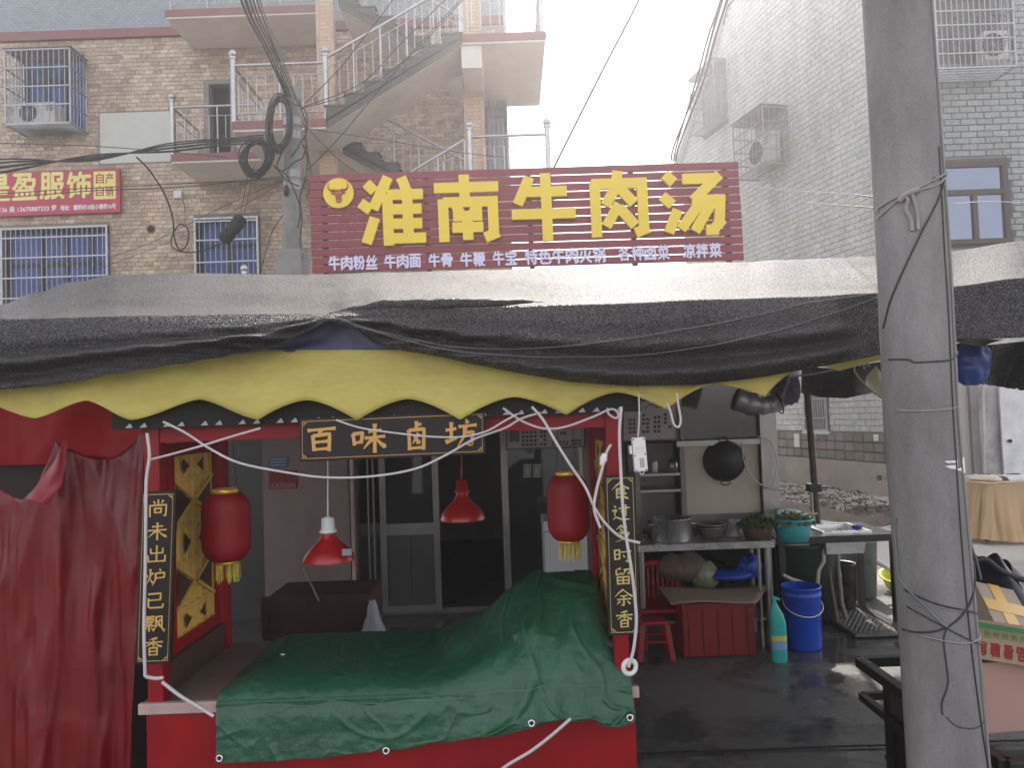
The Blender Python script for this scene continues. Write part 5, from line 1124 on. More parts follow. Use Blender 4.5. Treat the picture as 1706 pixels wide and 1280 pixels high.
# jars on shelves
M_jar = mat('jar_steel', (.45, .43, .4), .3, metal=.6, var=.2)
for i, (px, py, w_, h_, lab) in enumerate(((1096, 789, 10, 20, 'small pale jar on the top kitchen shelf, left one'), (1127, 789, 15, 20, 'dark lidded jar on the top kitchen shelf, right one'), (1078, 889, 12, 26, 'small dark bottle on the worktop beside the stock pot'))):
    c = P(px, py, KY-.0)+V(0, .12 if i < 2 else -.2, .002); R = w_*KY/FPX/2; H = h_*KY/FPX; t = thing('jar', lab, 'jar', c)
    mb = MB(); mb.lathe(c, [(.001, 0), (R, 0), (R, H*.75), (R*.8, H*.82)], 16); part('body', mb, [M_white, MC['jar_steel'], M_darkframe][i], t)
    mb = MB(); mb.lathe(c+V(0, 0, H*.82), [(R*.85, 0), (R*.85, H*.18), (.001, H*.18)], 16); part('lid', mb, M_black if i else M_jar, t)
# wok on the wall
c = P(1206, 768, KY-.03); R = 33*KY/FPX; wk = thing('wok', 'blackened round wok hanging on the cream board', 'wok', c-V(0, 0, R)); WA = V(-.25, -1, .05).normalized()
mb = MB(); mb.lathe(c-WA*.0, [(R, .01), (R*.95, .03), (R*.8, .06), (R*.5, .09), (R*.2, .105), (.001, .108)], 32, WA); mb.torus(c+WA*.01, R, .006, WA, 32, 6); part('bowl', mb, mat('burnt_iron', (.012, .011, .01), .6, var=.3, vs_=10, bump=.4, bs=40), wk)
for s in (1, -1): mb = MB(); mb.torus(c+V(0, -.02, s*(R+.012)), .03, .005, V(0, -1, 0), 14, 6, sx=1.2, sy=.7); part('handle', mb, MC['burnt_iron'], wk)
# transparent hose loop
cable('clear_hose', CP(KY-.1, (1236, 735), (1240, 770), (1258, 800), (1285, 815), (1320, 816)), .006, mat('clear_hose', (.42, .44, .44), .25), 'clear plastic hose looping down beside the wok', cat='hose')
cable('clear_hose', CP(KY-.12, (1262, 728), (1282, 735), (1294, 765), (1290, 800), (1278, 815)), .005, MC['clear_hose'], 'clear hose bulging past the steel corner post', cat='hose')
# ventilation duct wrapped in foil and plastic
mb = MB(); pts = CP(KY, (1225, 665), (1262, 676), (1285, 672), (1302, 658), (1312, 635), (1315, 610)); mb.tube(spline(pts, 6), [.088*(1+.06*math.sin(i*1.9)) for i in range(31)], 16)
t = thing('duct_pipe', 'fat grey ventilation duct wrapped in torn plastic beside the canopy', 'duct', P(1290, 690, KY)); part('pipe', mb, mat('duct_foil', (.3, .29, .31), .4, metal=.5, var=.3, vs_=9, bump=.5, bs=30), t)
for k, (a, b) in enumerate((((1288, 640), (1302, 700)), ((1296, 632), (1326, 668)))): mb = MB(); mb.torus(lerp(P(*a, KY), P(*b, KY), .5), .098, .006, (P(a[0]+20, a[1]-8, KY)-P(*a, KY)), 18, 5); part('tie_wire', mb, M_black, t)
mb = MB(); mb.grid(lambda u, v: P(lerp(1290, 1331, u), lerp(628, 650+26*math.sin(u*2.6)+6*nz(u*12, 1, 1), v), KY-.13)+V(0, .04*math.sin(u*9+v*3), 0), 24, 10); part('plastic_wrap', mb, mat('violet_plastic', (.14, .12, .17), .3, var=.4, vs_=12, trans=.3, bump=.5, bs=30), t)
# ------------------------------------------------------------------ steel worktop and black sink table
TY = 5.62; ztb = P(1180, 905, TY).z+.0
wt = thing('steel_worktop', 'stainless kitchen worktop holding pots and bowls', 'worktop', (P(1180, 905, TY).x, TY, 0))
xa, xb = P(1062, 905, TY).x, P(1290, 900, TY).x
M_worktop = mat('worktop_steel', (.42, .41, .39), .28, metal=.7, var=.2, vs_=6, bump=.05, dirt=.3, dirtcol=(.15, .13, .11), ds=4)
mb = MB(); mb.box(xa, TY, ztb-.03, xb, KY-.05, ztb+.0); mb.box(xa, TY-.004, ztb-.05, xb, TY-.0005, ztb-.002); part('top', mb, M_worktop, wt, bevel=.003)
for x in (xa+.03, xb-.05):
    for y in (TY+.03, KY-.12): mb = MB(); mb.cyl(V(x, y, 0), V(x, y, ztb-.03), .02, 10); part('leg', mb, M_alu, wt)
mb = MB(); mb.box(xa+.02, TY+.05, .18, xb-.03, KY-.1, .2); part('lower_shelf', mb, M_alu, wt)
mb = MB(); mb.cyl(V(xb-.11, TY+.03, 0), V(xb-.11, TY+.03, ztb-.03), .014, 8); part('brace', mb, M_alu, wt)
BY = 5.85; zbt = P(1400, 893, BY).z
bt = thing('sink_table', 'black steel frame sink table beside the worktop', 'table', (P(1400, 893, BY).x, BY, 0))
xa2, xb2 = P(1292, 897, BY).x, P(1497, 890, BY).x; BYb = 6.95
M_bsteel = mat('black_steel', (.013, .012, .011), .4, metal=.2, var=.3, vs_=9, rv=.1)
M_wettop = mat('wet_black_top', (.06, .057, .052), .16, var=.4, vs_=7, bump=.2, bs=30)
mb = MB(); sx0, sx1 = P(1352, 885, 6.2).x, P(1432, 885, 6.2).x; sy0, sy1 = 5.98, 6.42
for b in ((xa2, BY, xb2, sy0), (xa2, sy1, xb2, BYb-.45), (xa2, sy0, sx0, sy1), (sx1, sy0, xb2, sy1)): mb.box(b[0], b[1], zbt-.012, b[2], b[3], zbt)
part('top', mb, M_wettop, bt)
mb = MB(); mb.box(xa2, BY-.012, zbt-.05, xb2, BY-.001, zbt+.002); part('front_rail', mb, M_bsteel, bt)
mb = MB(); mb.box(xb2-.05, BY, zbt-.055, xb2, BYb-.45, zbt-.013); part('side_rail', mb, M_bsteel, bt)
for x in (xb2-.055, xa2+.02):
    for y in (BY+.0, BYb-.5): mb = MB(); mb.box(x, y, .03, x+.05, y+.05, zbt-.014); part('leg', mb, M_bsteel, bt, bevel=.003)
mb = MB(); mb.box(xb2-.06, BY-.1, .0, xb2, BYb-.4, .045); part('foot_rail', mb, M_bsteel, bt, bevel=.003)
mb = MB(); mb.box(xb2-.14, BY+.2, .0, xb2-.09, BYb-.5, .03); part('foot_rail', mb, M_bsteel, bt)
mb = MB(); mb.fborder(Frame(V(sx0, sy0, zbt+.006), V(sx1-sx0, 0, 0), V(0, sy1-sy0, 0), V(0, 0, 1)), .03, -.008, .004); sk = part('sink', mb, M_stainless, bt)
mb = MB(); a = [(sx0+.03, sy0+.03), (sx1-.03, sy0+.03), (sx1-.03, sy1-.03), (sx0+.03, sy1-.03)]; z0, z1 = zbt-.17, zbt+.003
vs_ = [V(x, y, z1) for x, y in a]+[V(lerp(x, (sx0+sx1)/2, .12), lerp(y, (sy0+sy1)/2, .12), z0) for x, y in a]; mb.add(vs_, [(0, 1, 5, 4), (1, 2, 6, 5), (2, 3, 7, 6), (3, 0, 4, 7), (4, 5, 6, 7)]); b_ = part('basin', mb, M_stainless, sk); s_ = b_.modifiers.new('t', 'SOLIDIFY'); s_.thickness = .004
mb = MB(); mb.tube([V((sx0+sx1)/2, 6.2, z0-.005), V((sx0+sx1)/2+.02, 6.2, .15), V((sx0+sx1)/2+.05, 6.2, 0.02)], .018, 8); part('drain_pipe', mb, mat('dirty_pipe', (.22, .18, .14), .5), sk)
# ------------------------------------------------------------------ pots and bowls on the worktop
def on(px, d, z=None): q = P(px, 900, d); return V(q.x, q.y, (ztb if z is None else z)+.001)
c = on(1120, 5.78); R = 33*5.78/FPX; H = 36*5.78/FPX
t = thing('stock_pot', 'tall brushed steel stock pot on the worktop', 'pot', c); mb = MB(); mb.lathe(c, [(.001, 0), (R*.98, 0), (R, .01), (R, H), (R*1.04, H+.004), (R*1.04, H+.008), (R*.97, H+.006), (R*.96, .02), (.001, .015)], 36); part('body', mb, M_stainless, t)
for s in (1, -1): mb = MB(); mb.torus(c+V(s*R*1.02, 0, H*.75), .035, .005, V(0, 0, 1), 14, 6, sx=.5, sy=1); part('handle', mb, M_stainless, t)
c = on(1185, 5.85); R = 26*5.85/FPX; H = 24*5.85/FPX
t = thing('steel_bowl', 'shallow steel bowls stacked on the worktop beside the stock pot', 'bowl', c)
for k in range(2): mb = MB(); z = k*.022; mb.lathe(c+V(0, 0, z), [(.001, 0), (R*.6, 0), (R*.85, H*.35), (R, H*.75), (R*1.05, H*.76), (R*.97, H*.7), (R*.8, H*.35), (R*.55, .008), (.001, .006)], 30); part('bowl', mb, mat('dull_steel', (.4, .36, .34), .3, metal=.8, var=.3), t)
q = on(1225, 5.9); mb = MB(); mb.grid(lambda u, v: q+V((.075+.03*nz(u*6, v*4, 2))*math.cos(u*6.283)*(1-.5*v), .06*math.sin(u*6.283)*(1-.4*v), .12*v+.015*nz(u*9, v*4, 3)), 30, 8); solo('clear_bag', mb, glassmat('clear_film', (.6, .6, .6), .2, .5, .7), 'clear crumpled plastic bag beside the clay pot of greens', 'plastic bag')
# colander of greens
c = on(1262, 5.75); R = 28*5.75/FPX; H = 26*5.75/FPX
t = thing('greens_bowl', 'brown bowl heaped with fresh green herbs', 'bowl', c); mb = MB(); mb.lathe(c, [(.001, 0), (R*.72, 0), (R*.95, H*.9), (R, H), (R*.94, H), (R*.68, .01), (.001, .008)], 28); part('bowl', mb, mat('brown_clay', (.13, .08, .07), .5, var=.2), t)
def greens(c, R, n, h, rnd, lo=.012, hi=.03):
    mb = MB()
    for k in range(n):
        a = rnd.random()*6.283; r = R*rnd.random()**.5; p = c+V(r*math.cos(a), r*math.sin(a), h*(1-(r/R)**2)*rnd.uniform(.3, 1)); L_ = rnd.uniform(lo, hi)
        d = V(rnd.gauss(0, 1), rnd.gauss(0, 1), rnd.gauss(.3, .8)).normalized()*L_; s_ = d.cross(V(rnd.random(), rnd.random(), rnd.random())).normalized()*L_*.35
        mb.add([p-d, p-s_, p+d, p+s_], [(0, 1, 2), (0, 2, 3)])
    return mb
rr = random.Random(5); part('herbs', greens(c+V(0, 0, H*.8), R*1.12, 900, .075, rr), tilemat('herb_green', [(.03, .07, .015), (.07, .13, .03), (.12, .19, .05), (.04, .09, .02)], False, .5), t, kind='stuff')
# teal basin
c = on(1321, 5.72, zbt); R = 33*5.72/FPX; H = 36*5.72/FPX
t = thing('teal_basin', 'large teal plastic basin of vegetables on the sink table', 'basin', c); M_teal = mat('teal_plastic', (.05, .36, .39), .35, var=.08, bump=0, spec=.5)
mb = MB(); mb.lathe(c, [(.001, 0), (R*.74, 0), (R*.93, H*.8), (R*.97, H), (R*1.04, H+.004), (R*1.04, H-.012), (R*1.0, H-.012), (R*1.0, H-.002), (R*.92, H-.005), (R*.7, .008), (.001, .008)], 36); part('basin', mb, M_teal, t)
part('vegetables', greens(c+V(0, 0, H*.85), R*.95, 500, .05, rr, .02, .06), tilemat('veg_green', [(.05, .1, .02), (.15, .2, .07), (.3, .3, .18), (.08, .13, .04)], False, .5), t, kind='stuff')
mb = MB(); mb.lathe(c+V(-.01, .03, H+.03), [(.001, -.02), (R*.5, -.015), (R*.72, .01), (R*.74, .012), (R*.5, -.005), (.001, -.01)], 26, V(.1, -.2, 1).normalized()); part('plate', mb, mat('pale_teal_plate', (.3, .5, .5), .3), t)
for k in range(14):
    a = rr.random()*6.28; mb = MB(); p = c+V(R*.5*math.cos(a), R*.4*math.sin(a), H+.005); mb.tube([p, p+V(.06*math.cos(a+1), .05*math.sin(a), .03), p+V(.11*math.cos(a+1.3), .08*math.sin(a), .02+.04*rr.random())], .0045, 5); part('stalk', mb, mat('vegetable_stalk', (.3, .33, .15), .5, var=.3), t)
q = P(1428, 884, 6.05); mb = MB(); mb.grid(lambda u, v: V(q.x, q.y, zbt)+V((.042+.015*nz(u*6, v*3, 2))*math.cos(u*6.283)*math.sin(PI*v*.9+.1), .04*math.sin(u*6.283)*math.sin(PI*v*.9+.1), .055*v*(1+.25*nz(u*5, v*2, 4))), 20, 8)
solo('blue_cloth', mb, mat('blue_cloth', (.015, .035, .26), .7, var=.3), 'small crumpled dark blue cloth on the sink table', 'cloth')
# ------------------------------------------------------------------ under the worktop
F = PF(1137, 1000, 1257, 1069, 5.45); F = Frame(V(F.o.x, F.o.y, .003), F.u, V(0, 0, P(1197, 1003, 5.45).z), F.n)
t = thing('red_crate', 'red plastic crate with a cardboard sheet laid on top', 'crate', F.pt(.5, 0)); M_crate = mat('red_plastic', (.24, .016, .012), .45, var=.12, dirt=.3, dirtcol=(.12, .02, .015), ds=4)
mb = MB(); mb.fbox(F, 0, 0, 1, .96, -.38, 0); part('body', mb, M_crate, t, bevel=.006)
mb = MB(); mb.fbox(F, -.012, .88, 1.012, .975, -.39, .01); part('rim', mb, M_crate, t, bevel=.004)
for k in range(5): mb = MB(); a = .08+k*.205; mb.fbox(F, a, .04, a+.012, .87, .001, .008); part('rib', mb, M_crate, t)
M_card = mat('cardboard', (.30, .21, .14), .85, var=.15, vs_=3, bump=.1, bs=40, dirt=.35, dirtcol=(.16, .11, .08), ds=2)
zc = F.o.z+F.h; mb = MB(); q = [P(1101, 990, 5.6), P(1118, 1003, 5.42), P(1262, 1000, 5.4), P(1280, 985, 5.5)]
a_, b_, c_, d_ = V(P(1118, 1000, 5.36).x, 5.36, zc), V(P(1262, 1000, 5.36).x, 5.38, zc), V(P(1284, 990, 5.8).x, 5.82, zc), V(P(1098, 985, 5.75).x, 5.8, zc+.02)
mb.grid(lambda u, v: lerp(lerp(a_, b_, u), lerp(d_, c_, u), v)+V(0, 0, .012*math.sin(u*5+v*2)+.012), 12, 8); o = solo('cardboard_sheet', mb, M_card, 'flattened cardboard sheet lying on the red crate', 'cardboard'); s_ = o.modifiers.new('t', 'SOLIDIFY'); s_.thickness = .006
# red plastic chair back behind
t = thing('red_chair', 'red plastic chair with slotted back under the worktop', 'chair', (P(1095, 1000, 6.0).x, 5.95, 0)); M_chair = mat('red_chair_plastic', (.3, .01, .014), .4, var=.08)
CF = PF(1062, 938, 1128, 985, 5.98); mb = MB(); pts = [CF.pt(-.1, -.2), CF.pt(-.08, .5), CF.pt(.15, .92), CF.pt(.5, 1), CF.pt(.85, .9), CF.pt(.98, .5), CF.pt(1, -.2)]; mb.tube(spline(pts, 5), .026, 8); part('back_frame', mb, M_chair, t)
for k in range(7): mb = MB(); a = .12+k*.12; mb.fbox(CF, a, -.2, a+.06, .93-abs(a-.45)*.4, -.01, .01); part('back_slat', mb, M_chair, t)
mb = MB(); mb.fbox(CF, -.15, -.35, 1.05, -.2, -.02, .4); part('seat', mb, M_chair, t, bevel=.02)
for a in (-.1, 1.0):
    for c in (.36, 0): mb = MB(); p = CF.pt(a, -.3, c); mb.cyl(V(p.x, p.y, 0), p, .02, 8); part('leg', mb, M_chair, t)
# sacks and blue bag
def sack(px, py0, py1, w_, d, m, label, name='sack', seed=1, dep=.15, flat=1):
    b = P(px, py1, d); H = P(px, py0, d).z-b.z; R = w_*d/FPX/2
    mb = MB(); mb.grid(lambda u, v: b+V(R*math.cos(u*6.283)*(math.sin(PI*(.12+.8*v))**.6)*(1+.2*nz(math.cos(u*6.283)*2+seed, math.sin(u*6.283)*2, v*3)), dep*math.sin(u*6.283)*math.sin(PI*(.1+.8*v)), H*v*(1+.15*nz(math.cos(u*6.283)+seed, v*2, 5))), 34, 14)
    return solo(name, mb, m, label, 'bag' if name != 'basket' else 'basket')
sack(1140, 920, 968, 84, 5.95, mat('mottled_sack', (.15, .11, .08), .8, var=.5, vs_=20), 'mottled brown sack behind the cardboard sheet', seed=2)
sack(1175, 935, 980, 46, 5.9, mat('clear_bag_green', (.3, .34, .22), .35, var=.4, vs_=12, trans=.2, bump=.5, bs=30), 'pale cloudy plastic bag of greens under the worktop', 'vegetable_bag', 7, .1)
M_bluebag = mat('blue_bag', (.015, .07, .36), .3, var=.4, vs_=10, bump=.6, bs=25)
sack(1218, 948, 968, 70, 5.85, M_bluebag, 'blue plastic bag lying low under the worktop', 'blue_bag', 4, .12); sack(1250, 925, 962, 40, 5.87, M_bluebag, 'blue plastic bag standing by the right worktop leg', 'blue_bag', 9, .08)
c = P(1196, 1, 6.0); c = V(P(1196, 930, 6.0).x, 6.0, .2); mb = MB(); mb.lathe(c, [(.001, 0), (.055, 0), (.06, .26), (.062, .27), (.001, .272)], 20); solo('dark_tin', mb, mat('dark_tin', (.07, .04, .035), .4, metal=.5), 'dark brown tin standing behind the blue bag', 'tin')
# stools
def stool(px, py, d, label, s=1):
    b = V(P(px, py, d).x, d, 0); h = .27*s; w_ = .115*s; t = thing('red_stool', label, 'stool', b, 'low red plastic stools')
    mb = MB(); mb.box(b.x-w_*.82, d-w_*.82, h-.03, b.x+w_*.82, d+w_*.82, h); part('seat', mb, M_chair, t, bevel=.015)
    for sx in (-1, 1):
        for sy in (-1, 1):
            mb = MB(); p, q = V(b.x+sx*w_, d+sy*w_, 0.001), V(b.x+sx*w_*.72, d+sy*w_*.72, h-.02); mb.bar(p, q, .04, .03); part('leg', mb, M_chair, t, bevel=.006)
    for y in (-1, 1): mb = MB(); mb.bar(V(b.x-w_*.85, d+y*w_*.85, h*.5), V(b.x+w_*.85, d+y*w_*.85, h*.5), .035, .012); part('brace', mb, M_chair, t)
    return t
stool(1088, 1070, 5.5, 'low red plastic stool left of the red crate')
# bucket, bottle
c = V(P(1336, 1050, 5.62).x, 5.6, .002); R = 31*5.6/FPX; H = P(1336, 976, 5.6).z
t = thing('blue_bucket', 'bright blue plastic bucket standing below the sink table', 'bucket', c); M_bb = mat('blue_bucket_plastic', (.012, .07, .48), .3, var=.15, bump=.1, dirt=.4, dirtcol=(.03, .06, .2), ds=5)
mb = MB(); mb.lathe(c, [(.001, 0), (R*.88, 0), (R*.9, .01), (R*.97, H*.84), (R*1.0, H*.85), (R*1.0, H*.88), (R*.98, H*.89), (R*.99, H*.97), (R*1.03, H*.97), (R*1.03, H), (R*.97, H), (R*.86, .015), (.001, .012)], 36); part('body', mb, M_bb, t)
mb = MB(); mb.torus(c+V(0, -.02, H*.72), R*1.02, .004, V(0, -.5, .85).normalized(), 24, 5, arc=.999); part('handle', mb, M_white, t)
c = V(P(1293, 1064, 5.35).x, 5.3, .002); hb = P(1293, 997, 5.3).z; t = thing('detergent_bottle', 'turquoise detergent bottle with an angled spout beside the red crate', 'bottle', c); M_tq = mat('turquoise_plastic', (.03, .42, .37), .35, var=.06, bump=0)
mb = MB()
def bot(u, v):
    z = hb*v; w_ = interp([(0, .048), (.03, .052), (.6, .054), (.75, .046), (.88, .022), (.93, .014), (1, .012)], v); dp = interp([(0, .03), (.6, .034), (.8, .026), (.9, .016), (1, .012)], v); sh = interp([(0, 0), (.6, 0), (.9, -.018), (1, -.02)], v)
    a = u*6.283; return c+V(w_*math.copysign(abs(math.cos(a))**.7, math.cos(a))+sh, dp*math.copysign(abs(math.sin(a))**.7, math.sin(a)), z)
mb.grid(bot, 28, 40); part('body', mb, M_tq, t)
mb = MB(); mb.bar(c+V(-.035, 0, hb+.006), c+V(.02, 0, hb-.012), .03, .016); part('trigger', mb, M_tq, t, bevel=.004)
for z0, z1, m, k in ((.2, .34, mat('label_blue', (.2, .42, .6), .5), 0), (.34, .42, mat('label_yellow', (.65, .6, .1), .5), 1)):
    mb = MB(); mb.grid(lambda u, v: bot(.5+.03+u*.44, lerp(z0, z1, v))+V(0, -.0015, 0), 12, 2); part('label', mb, m, t)
# grimy bucket, glass jar bucket, sticks, basins
c = V(P(1401, 1010, 6.55).x, 6.5, .04); R = 22*6.5/FPX; H = P(1401, 940, 6.5).z-.04
t = thing('grimy_bucket', 'grimy black slop bucket on a drain slab under the sink', 'bucket', c); mb = MB(); mb.lathe(c, [(.001, 0), (R*.85, 0), (R, H), (R*1.05, H), (R*1.05, H+.01), (R*.95, H), (R*.8, .02), (.001, .02)], 26); part('body', mb, mat('grimy_plastic', (.035, .033, .028), .3, var=.6, vs_=14, dirt=.6, dirtcol=(.22, .19, .15), ds=12), t)
mb = MB(); mb.grid(lambda u, v: c+V(-.07+.03*math.cos(u*6.28)*(1-v), -R*.9+.02*math.sin(u*6.28), H-.08+.14*v), 10, 5); part('bag_scrap', mb, mat('white_bag', (.5, .5, .56), .35), t)
c = V(P(1428, 990, 7.0).x, 6.95, .02); mb = MB(); mb.lathe(c, [(.001, 0), (.14, 0), (.165, .48), (.18, .5), (.17, .5), (.155, .48), (.13, .02), (.001, .02)], 28); solo('cloudy_barrel', mb, mat('cloudy_plastic', (.17, .21, .18), .3, var=.3, trans=.3), 'cloudy pale green plastic barrel behind the sink table legs', 'barrel')
c = V(P(1322, 960, 6.5).x, 6.4, .01); mb = MB(); mb.lathe(c, [(.001, 0), (.29, 0), (.33, .6), (.35, .63), (.32, .62), (.001, .6)], 28); solo('green_barrel', mb, mat('dark_green_barrel', (.012, .035, .022), .4), 'large dark green barrel behind the blue bucket', 'barrel')  # barrel enlarged, its near black fills the shade under the table
c = V(P(1390, 918, 6.45).x, 6.43, P(1390, 918, 6.43).z); mb = MB(); mb.lathe(c, [(.001, -.0), (.13, .0), (.17, .05), (.165, .052), (.12, .01), (.001, .01)], 24); solo('brown_basin', mb, mat('brown_basin', (.15, .1, .08), .5, var=.3), 'shallow brown basin wedged under the sink', 'basin')
mb = MB(); mb.tube([V(P(1381, 930, 6.1).x, 6.15, P(1371, 925, 6.1).z), V(P(1394, 1018, 6.1).x, 6.1, .03)], .014, 7); solo('wooden_stick', mb, mat('old_wood', (.16, .11, .08), .8), 'brown wooden stick leaning under the sink beside the grimy bucket', 'stick')
mb = MB(); mb.tube(CP(6.1, (1361, 975), (1363, 950), (1372, 935), (1371, 915)), .02, 8); solo('drain_hose', mb, mat('cream_hose', (.5, .42, .36), .5, var=.3), 'pale ribbed drain hose hanging from the sink', 'hose')
mb = MB(); mb.tube(CP(5.75, (1304, 958), (1320, 966), (1340, 972), (1358, 977)), [.012, .015, .014, .01], 7); solo('wooden_ladle', mb, mat('pale_wood', (.46, .42, .36), .6), 'pale stick lying across the rim of the blue bucket', 'stick')
mb = MB(); mb.tube(CP(6.9, (1400, 905), (1425, 912), (1450, 930), (1485, 950)), .022, 8); solo('grey_pipe', mb, mat('grey_pipe', (.3, .31, .31), .5), 'grey drain pipe sloping away behind the sink table', 'pipe')
c = V(P(1480, 1008, 7.3).x, 7.15, .01); R = 24*7.1/FPX; t = thing('yellow_basin', 'yellow plastic colander basin on the ground behind the sink table', 'basin', c); M_ye = mat('yellow_plastic', (.62, .62, .03), .4, var=.1, trans=.1)
ax = V(-.1, -.35, 1).normalized(); mb = MB(); mb.lathe(c+V(0, 0, .03), [(.001, 0), (R*.6, 0), (R*.9, .11), (R*1.06, .115), (R*1.06, .125), (R*.86, .12), (R*.55, .01), (.001, .01)], 28, ax); part('basin', mb, M_ye, t)
mb = MB()
for k in range(16): a = k*PI/8; mb.lathe(c+V(0, 0, .03)+V(R*.77*math.cos(a), R*.77*math.sin(a), .06), [(.012, 0), (.001, .001)], 6, V(math.cos(a), math.sin(a), -.4).normalized())
part('drain_holes', mb, M_dark, t, kind='stuff')
# steel drain cover slab under the sink
x0, x1 = P(1375, 1030, 6.3).x, P(1470, 1030, 6.3).x; dc = thing('drain_cover', 'grey checkered drain cover slab on the ground under the sink table', 'drain cover', ((x0+x1)/2, 6.0, .01))
mb = MB(); mb.box(x0, 5.75, .012, x1, 6.75, .034); part('plate', mb, mat('wet_slab', (.12, .12, .115), .3, var=.3, vs_=10), dc)
mb = MB(); nxs, nys = 22, 30
for i in range(nxs):
    for j in range(nys):
        p = V(lerp(x0+.02, x1-.02, (i+.5)/nxs), lerp(5.77, 6.73, (j+.5)/nys), .0345); e, f = (V(.012, .012, 0), V(-.005, .005, 0)) if (i+j) % 2 else (V(.012, -.012, 0), V(.005, .005, 0))
        mb.add([p-e, p-f, p+e, p+f, p+V(0, 0, .004)], [(0, 1, 4), (1, 2, 4), (2, 3, 4), (3, 0, 4)])
part('tread_pattern', mb, mat('tread_steel', (.14, .14, .135), .35, metal=.4), dc, kind='stuff')
# ================================================================== cloth covered table in the alley
TX0, TX1 = P(1613, 805, 9.6).x, P(1860, 805, 9.6).x; zt_ = P(1660, 806, 9.3).z
def cl_(u, v):
    # v: 0 back, .35 front edge of top, 1 hem
    x = lerp(TX0, TX1, u); 
    if v < .35: return V(x, lerp(10.3, 9.3, v/.35), zt_+.03*nz(x*3, v*8, 1)+.02)
    t = (v-.35)/.65; f = math.sin(x*17+2*nz(x*2, 1, t))*.05*t+math.sin(x*41+t*3)*.014*t
    return V(x-.06*t*(1-u)+.02*nz(x*4, t*3, 4), 9.3-.02-f-.12*t, lerp(zt_, .06+.05*nz(x*3, 5, 5), t))
t = thing('covered_table', 'table under a draped tan cloth before the white shop wall', 'table', ((TX0+TX1)/2, 9.7, 0))
M_tan = mat('tan_cloth', (.55, .385, .215), .85, var=.12, vs_=2, bump=.2, bs=60, trans=.1)
cpath = [V(TX0, 10.35, 0), V(TX0, 9.9, 0), V(TX0, 9.5, 0), V(TX0+.03, 9.36, 0), V(TX0+.14, 9.3, 0), V(TX0+.5, 9.3, 0), V(lerp(TX0, TX1, .7), 9.3, 0), V(TX1, 9.3, 0)]
cps = spline(cpath, 24)
def skirt(u, v):
    i = min(len(cps)-2, int(u*(len(cps)-1))); f = u*(len(cps)-1)-i; p = lerp(cps[i], cps[i+1], f); d = (cps[i+1]-cps[i]).normalized(); n_ = d.cross(V(0, 0, 1))
    s = u*4.2; fo = (abs(math.sin(s*5.5+1.5*nz(s, .3, 1)))**.6-.5)*.09*sstep(-.1, .9, v)+.012*math.sin(s*31+v*4)*v
    q = p+n_*(fo+.16*v**1.5); q.z = lerp(zt_, .05+.05*nz(s*1.3, 5, 5), v)+.02*nz(s*2, 1, 1)*(1-v); return q
mb = MB(); mb.grid(skirt, 190, 30); part('tan_cloth', mb, M_tan, t)
mb = MB(); mb.grid(lambda u, v: V(lerp(TX0, TX1, u), lerp(9.3, 10.35, v), zt_+.012*nz(u*8, v*5, 1)+.004), 30, 12); part('cloth_top', mb, M_tan, t)
for x in (TX0+.1, TX1-.1):
    for y in (9.45, 10.2): mb = MB(); mb.box(x-.02, y-.02, 0, x+.02, y+.02, zt_-.02); part('leg', mb, M_bsteel, t)
for px, w_, c_, lab in ((1640, 46, (.55, .5, .42), 'pale cream bundle on the tan covered table'), (1690, 60, (.6, .6, .62), 'crumpled white sheet heaped on the tan covered table')):
    sack(px, 790, 806, w_, 9.7, mat('bundle_%d' % px, c_, .6, var=.2, vs_=8, bump=.5, bs=20), lab, 'cloth_bundle', px, .25)
sack(1668, 794, 806, 20, 9.6, mat('black_bundle', (.02, .02, .02), .5), 'small black bundle between the pale cloths on the tan covered table', 'cloth_bundle', 5, .1)
# ================================================================== near concrete pole
PD = 2.3
def pole_c(py):
    l = interp([(-400, 1416), (0, 1440), (430, 1465), (700, 1477), (1000, 1500), (1280, 1518), (1500, 1530)], py); r = interp([(-400, 1531), (0, 1548), (430, 1578), (700, 1591), (1000, 1617), (1280, 1641), (1500, 1655)], py)
    return (l+r)/2, (r-l)/2
def polept(py, ang=None, out=0.0, d=PD):
    c, w_ = pole_c(py); q = P(c, py, d); R = w_*d/FPX*.995
    if ang is None: return q, R
    return q+V(math.sin(ang), -math.cos(ang), 0)*(R+out)
np_ = thing('concrete_pole', 'thick grey concrete utility pole in the right foreground', 'utility pole', V(P(1590, 1280, PD).x+.01, PD, 0))
pys = [-400+1900*i/38 for i in range(39)]; mb = MB(); cs_ = [polept(y) for y in pys]
q, R = cs_[-1]; dirn = (cs_[-1][0]-cs_[-2][0]).normalized(); g = q+dirn*(q.z/-dirn.z+.02) if q.z > 0 else q
top_, Rt = cs_[0]; up_ = (cs_[0][0]-cs_[1][0]).normalized(); cs_ = [(top_+up_*3.0, Rt*.93)]+cs_+[(g, R*1.02)]
mb.tube([a for a, _ in cs_], [b for _, b in cs_], 48)
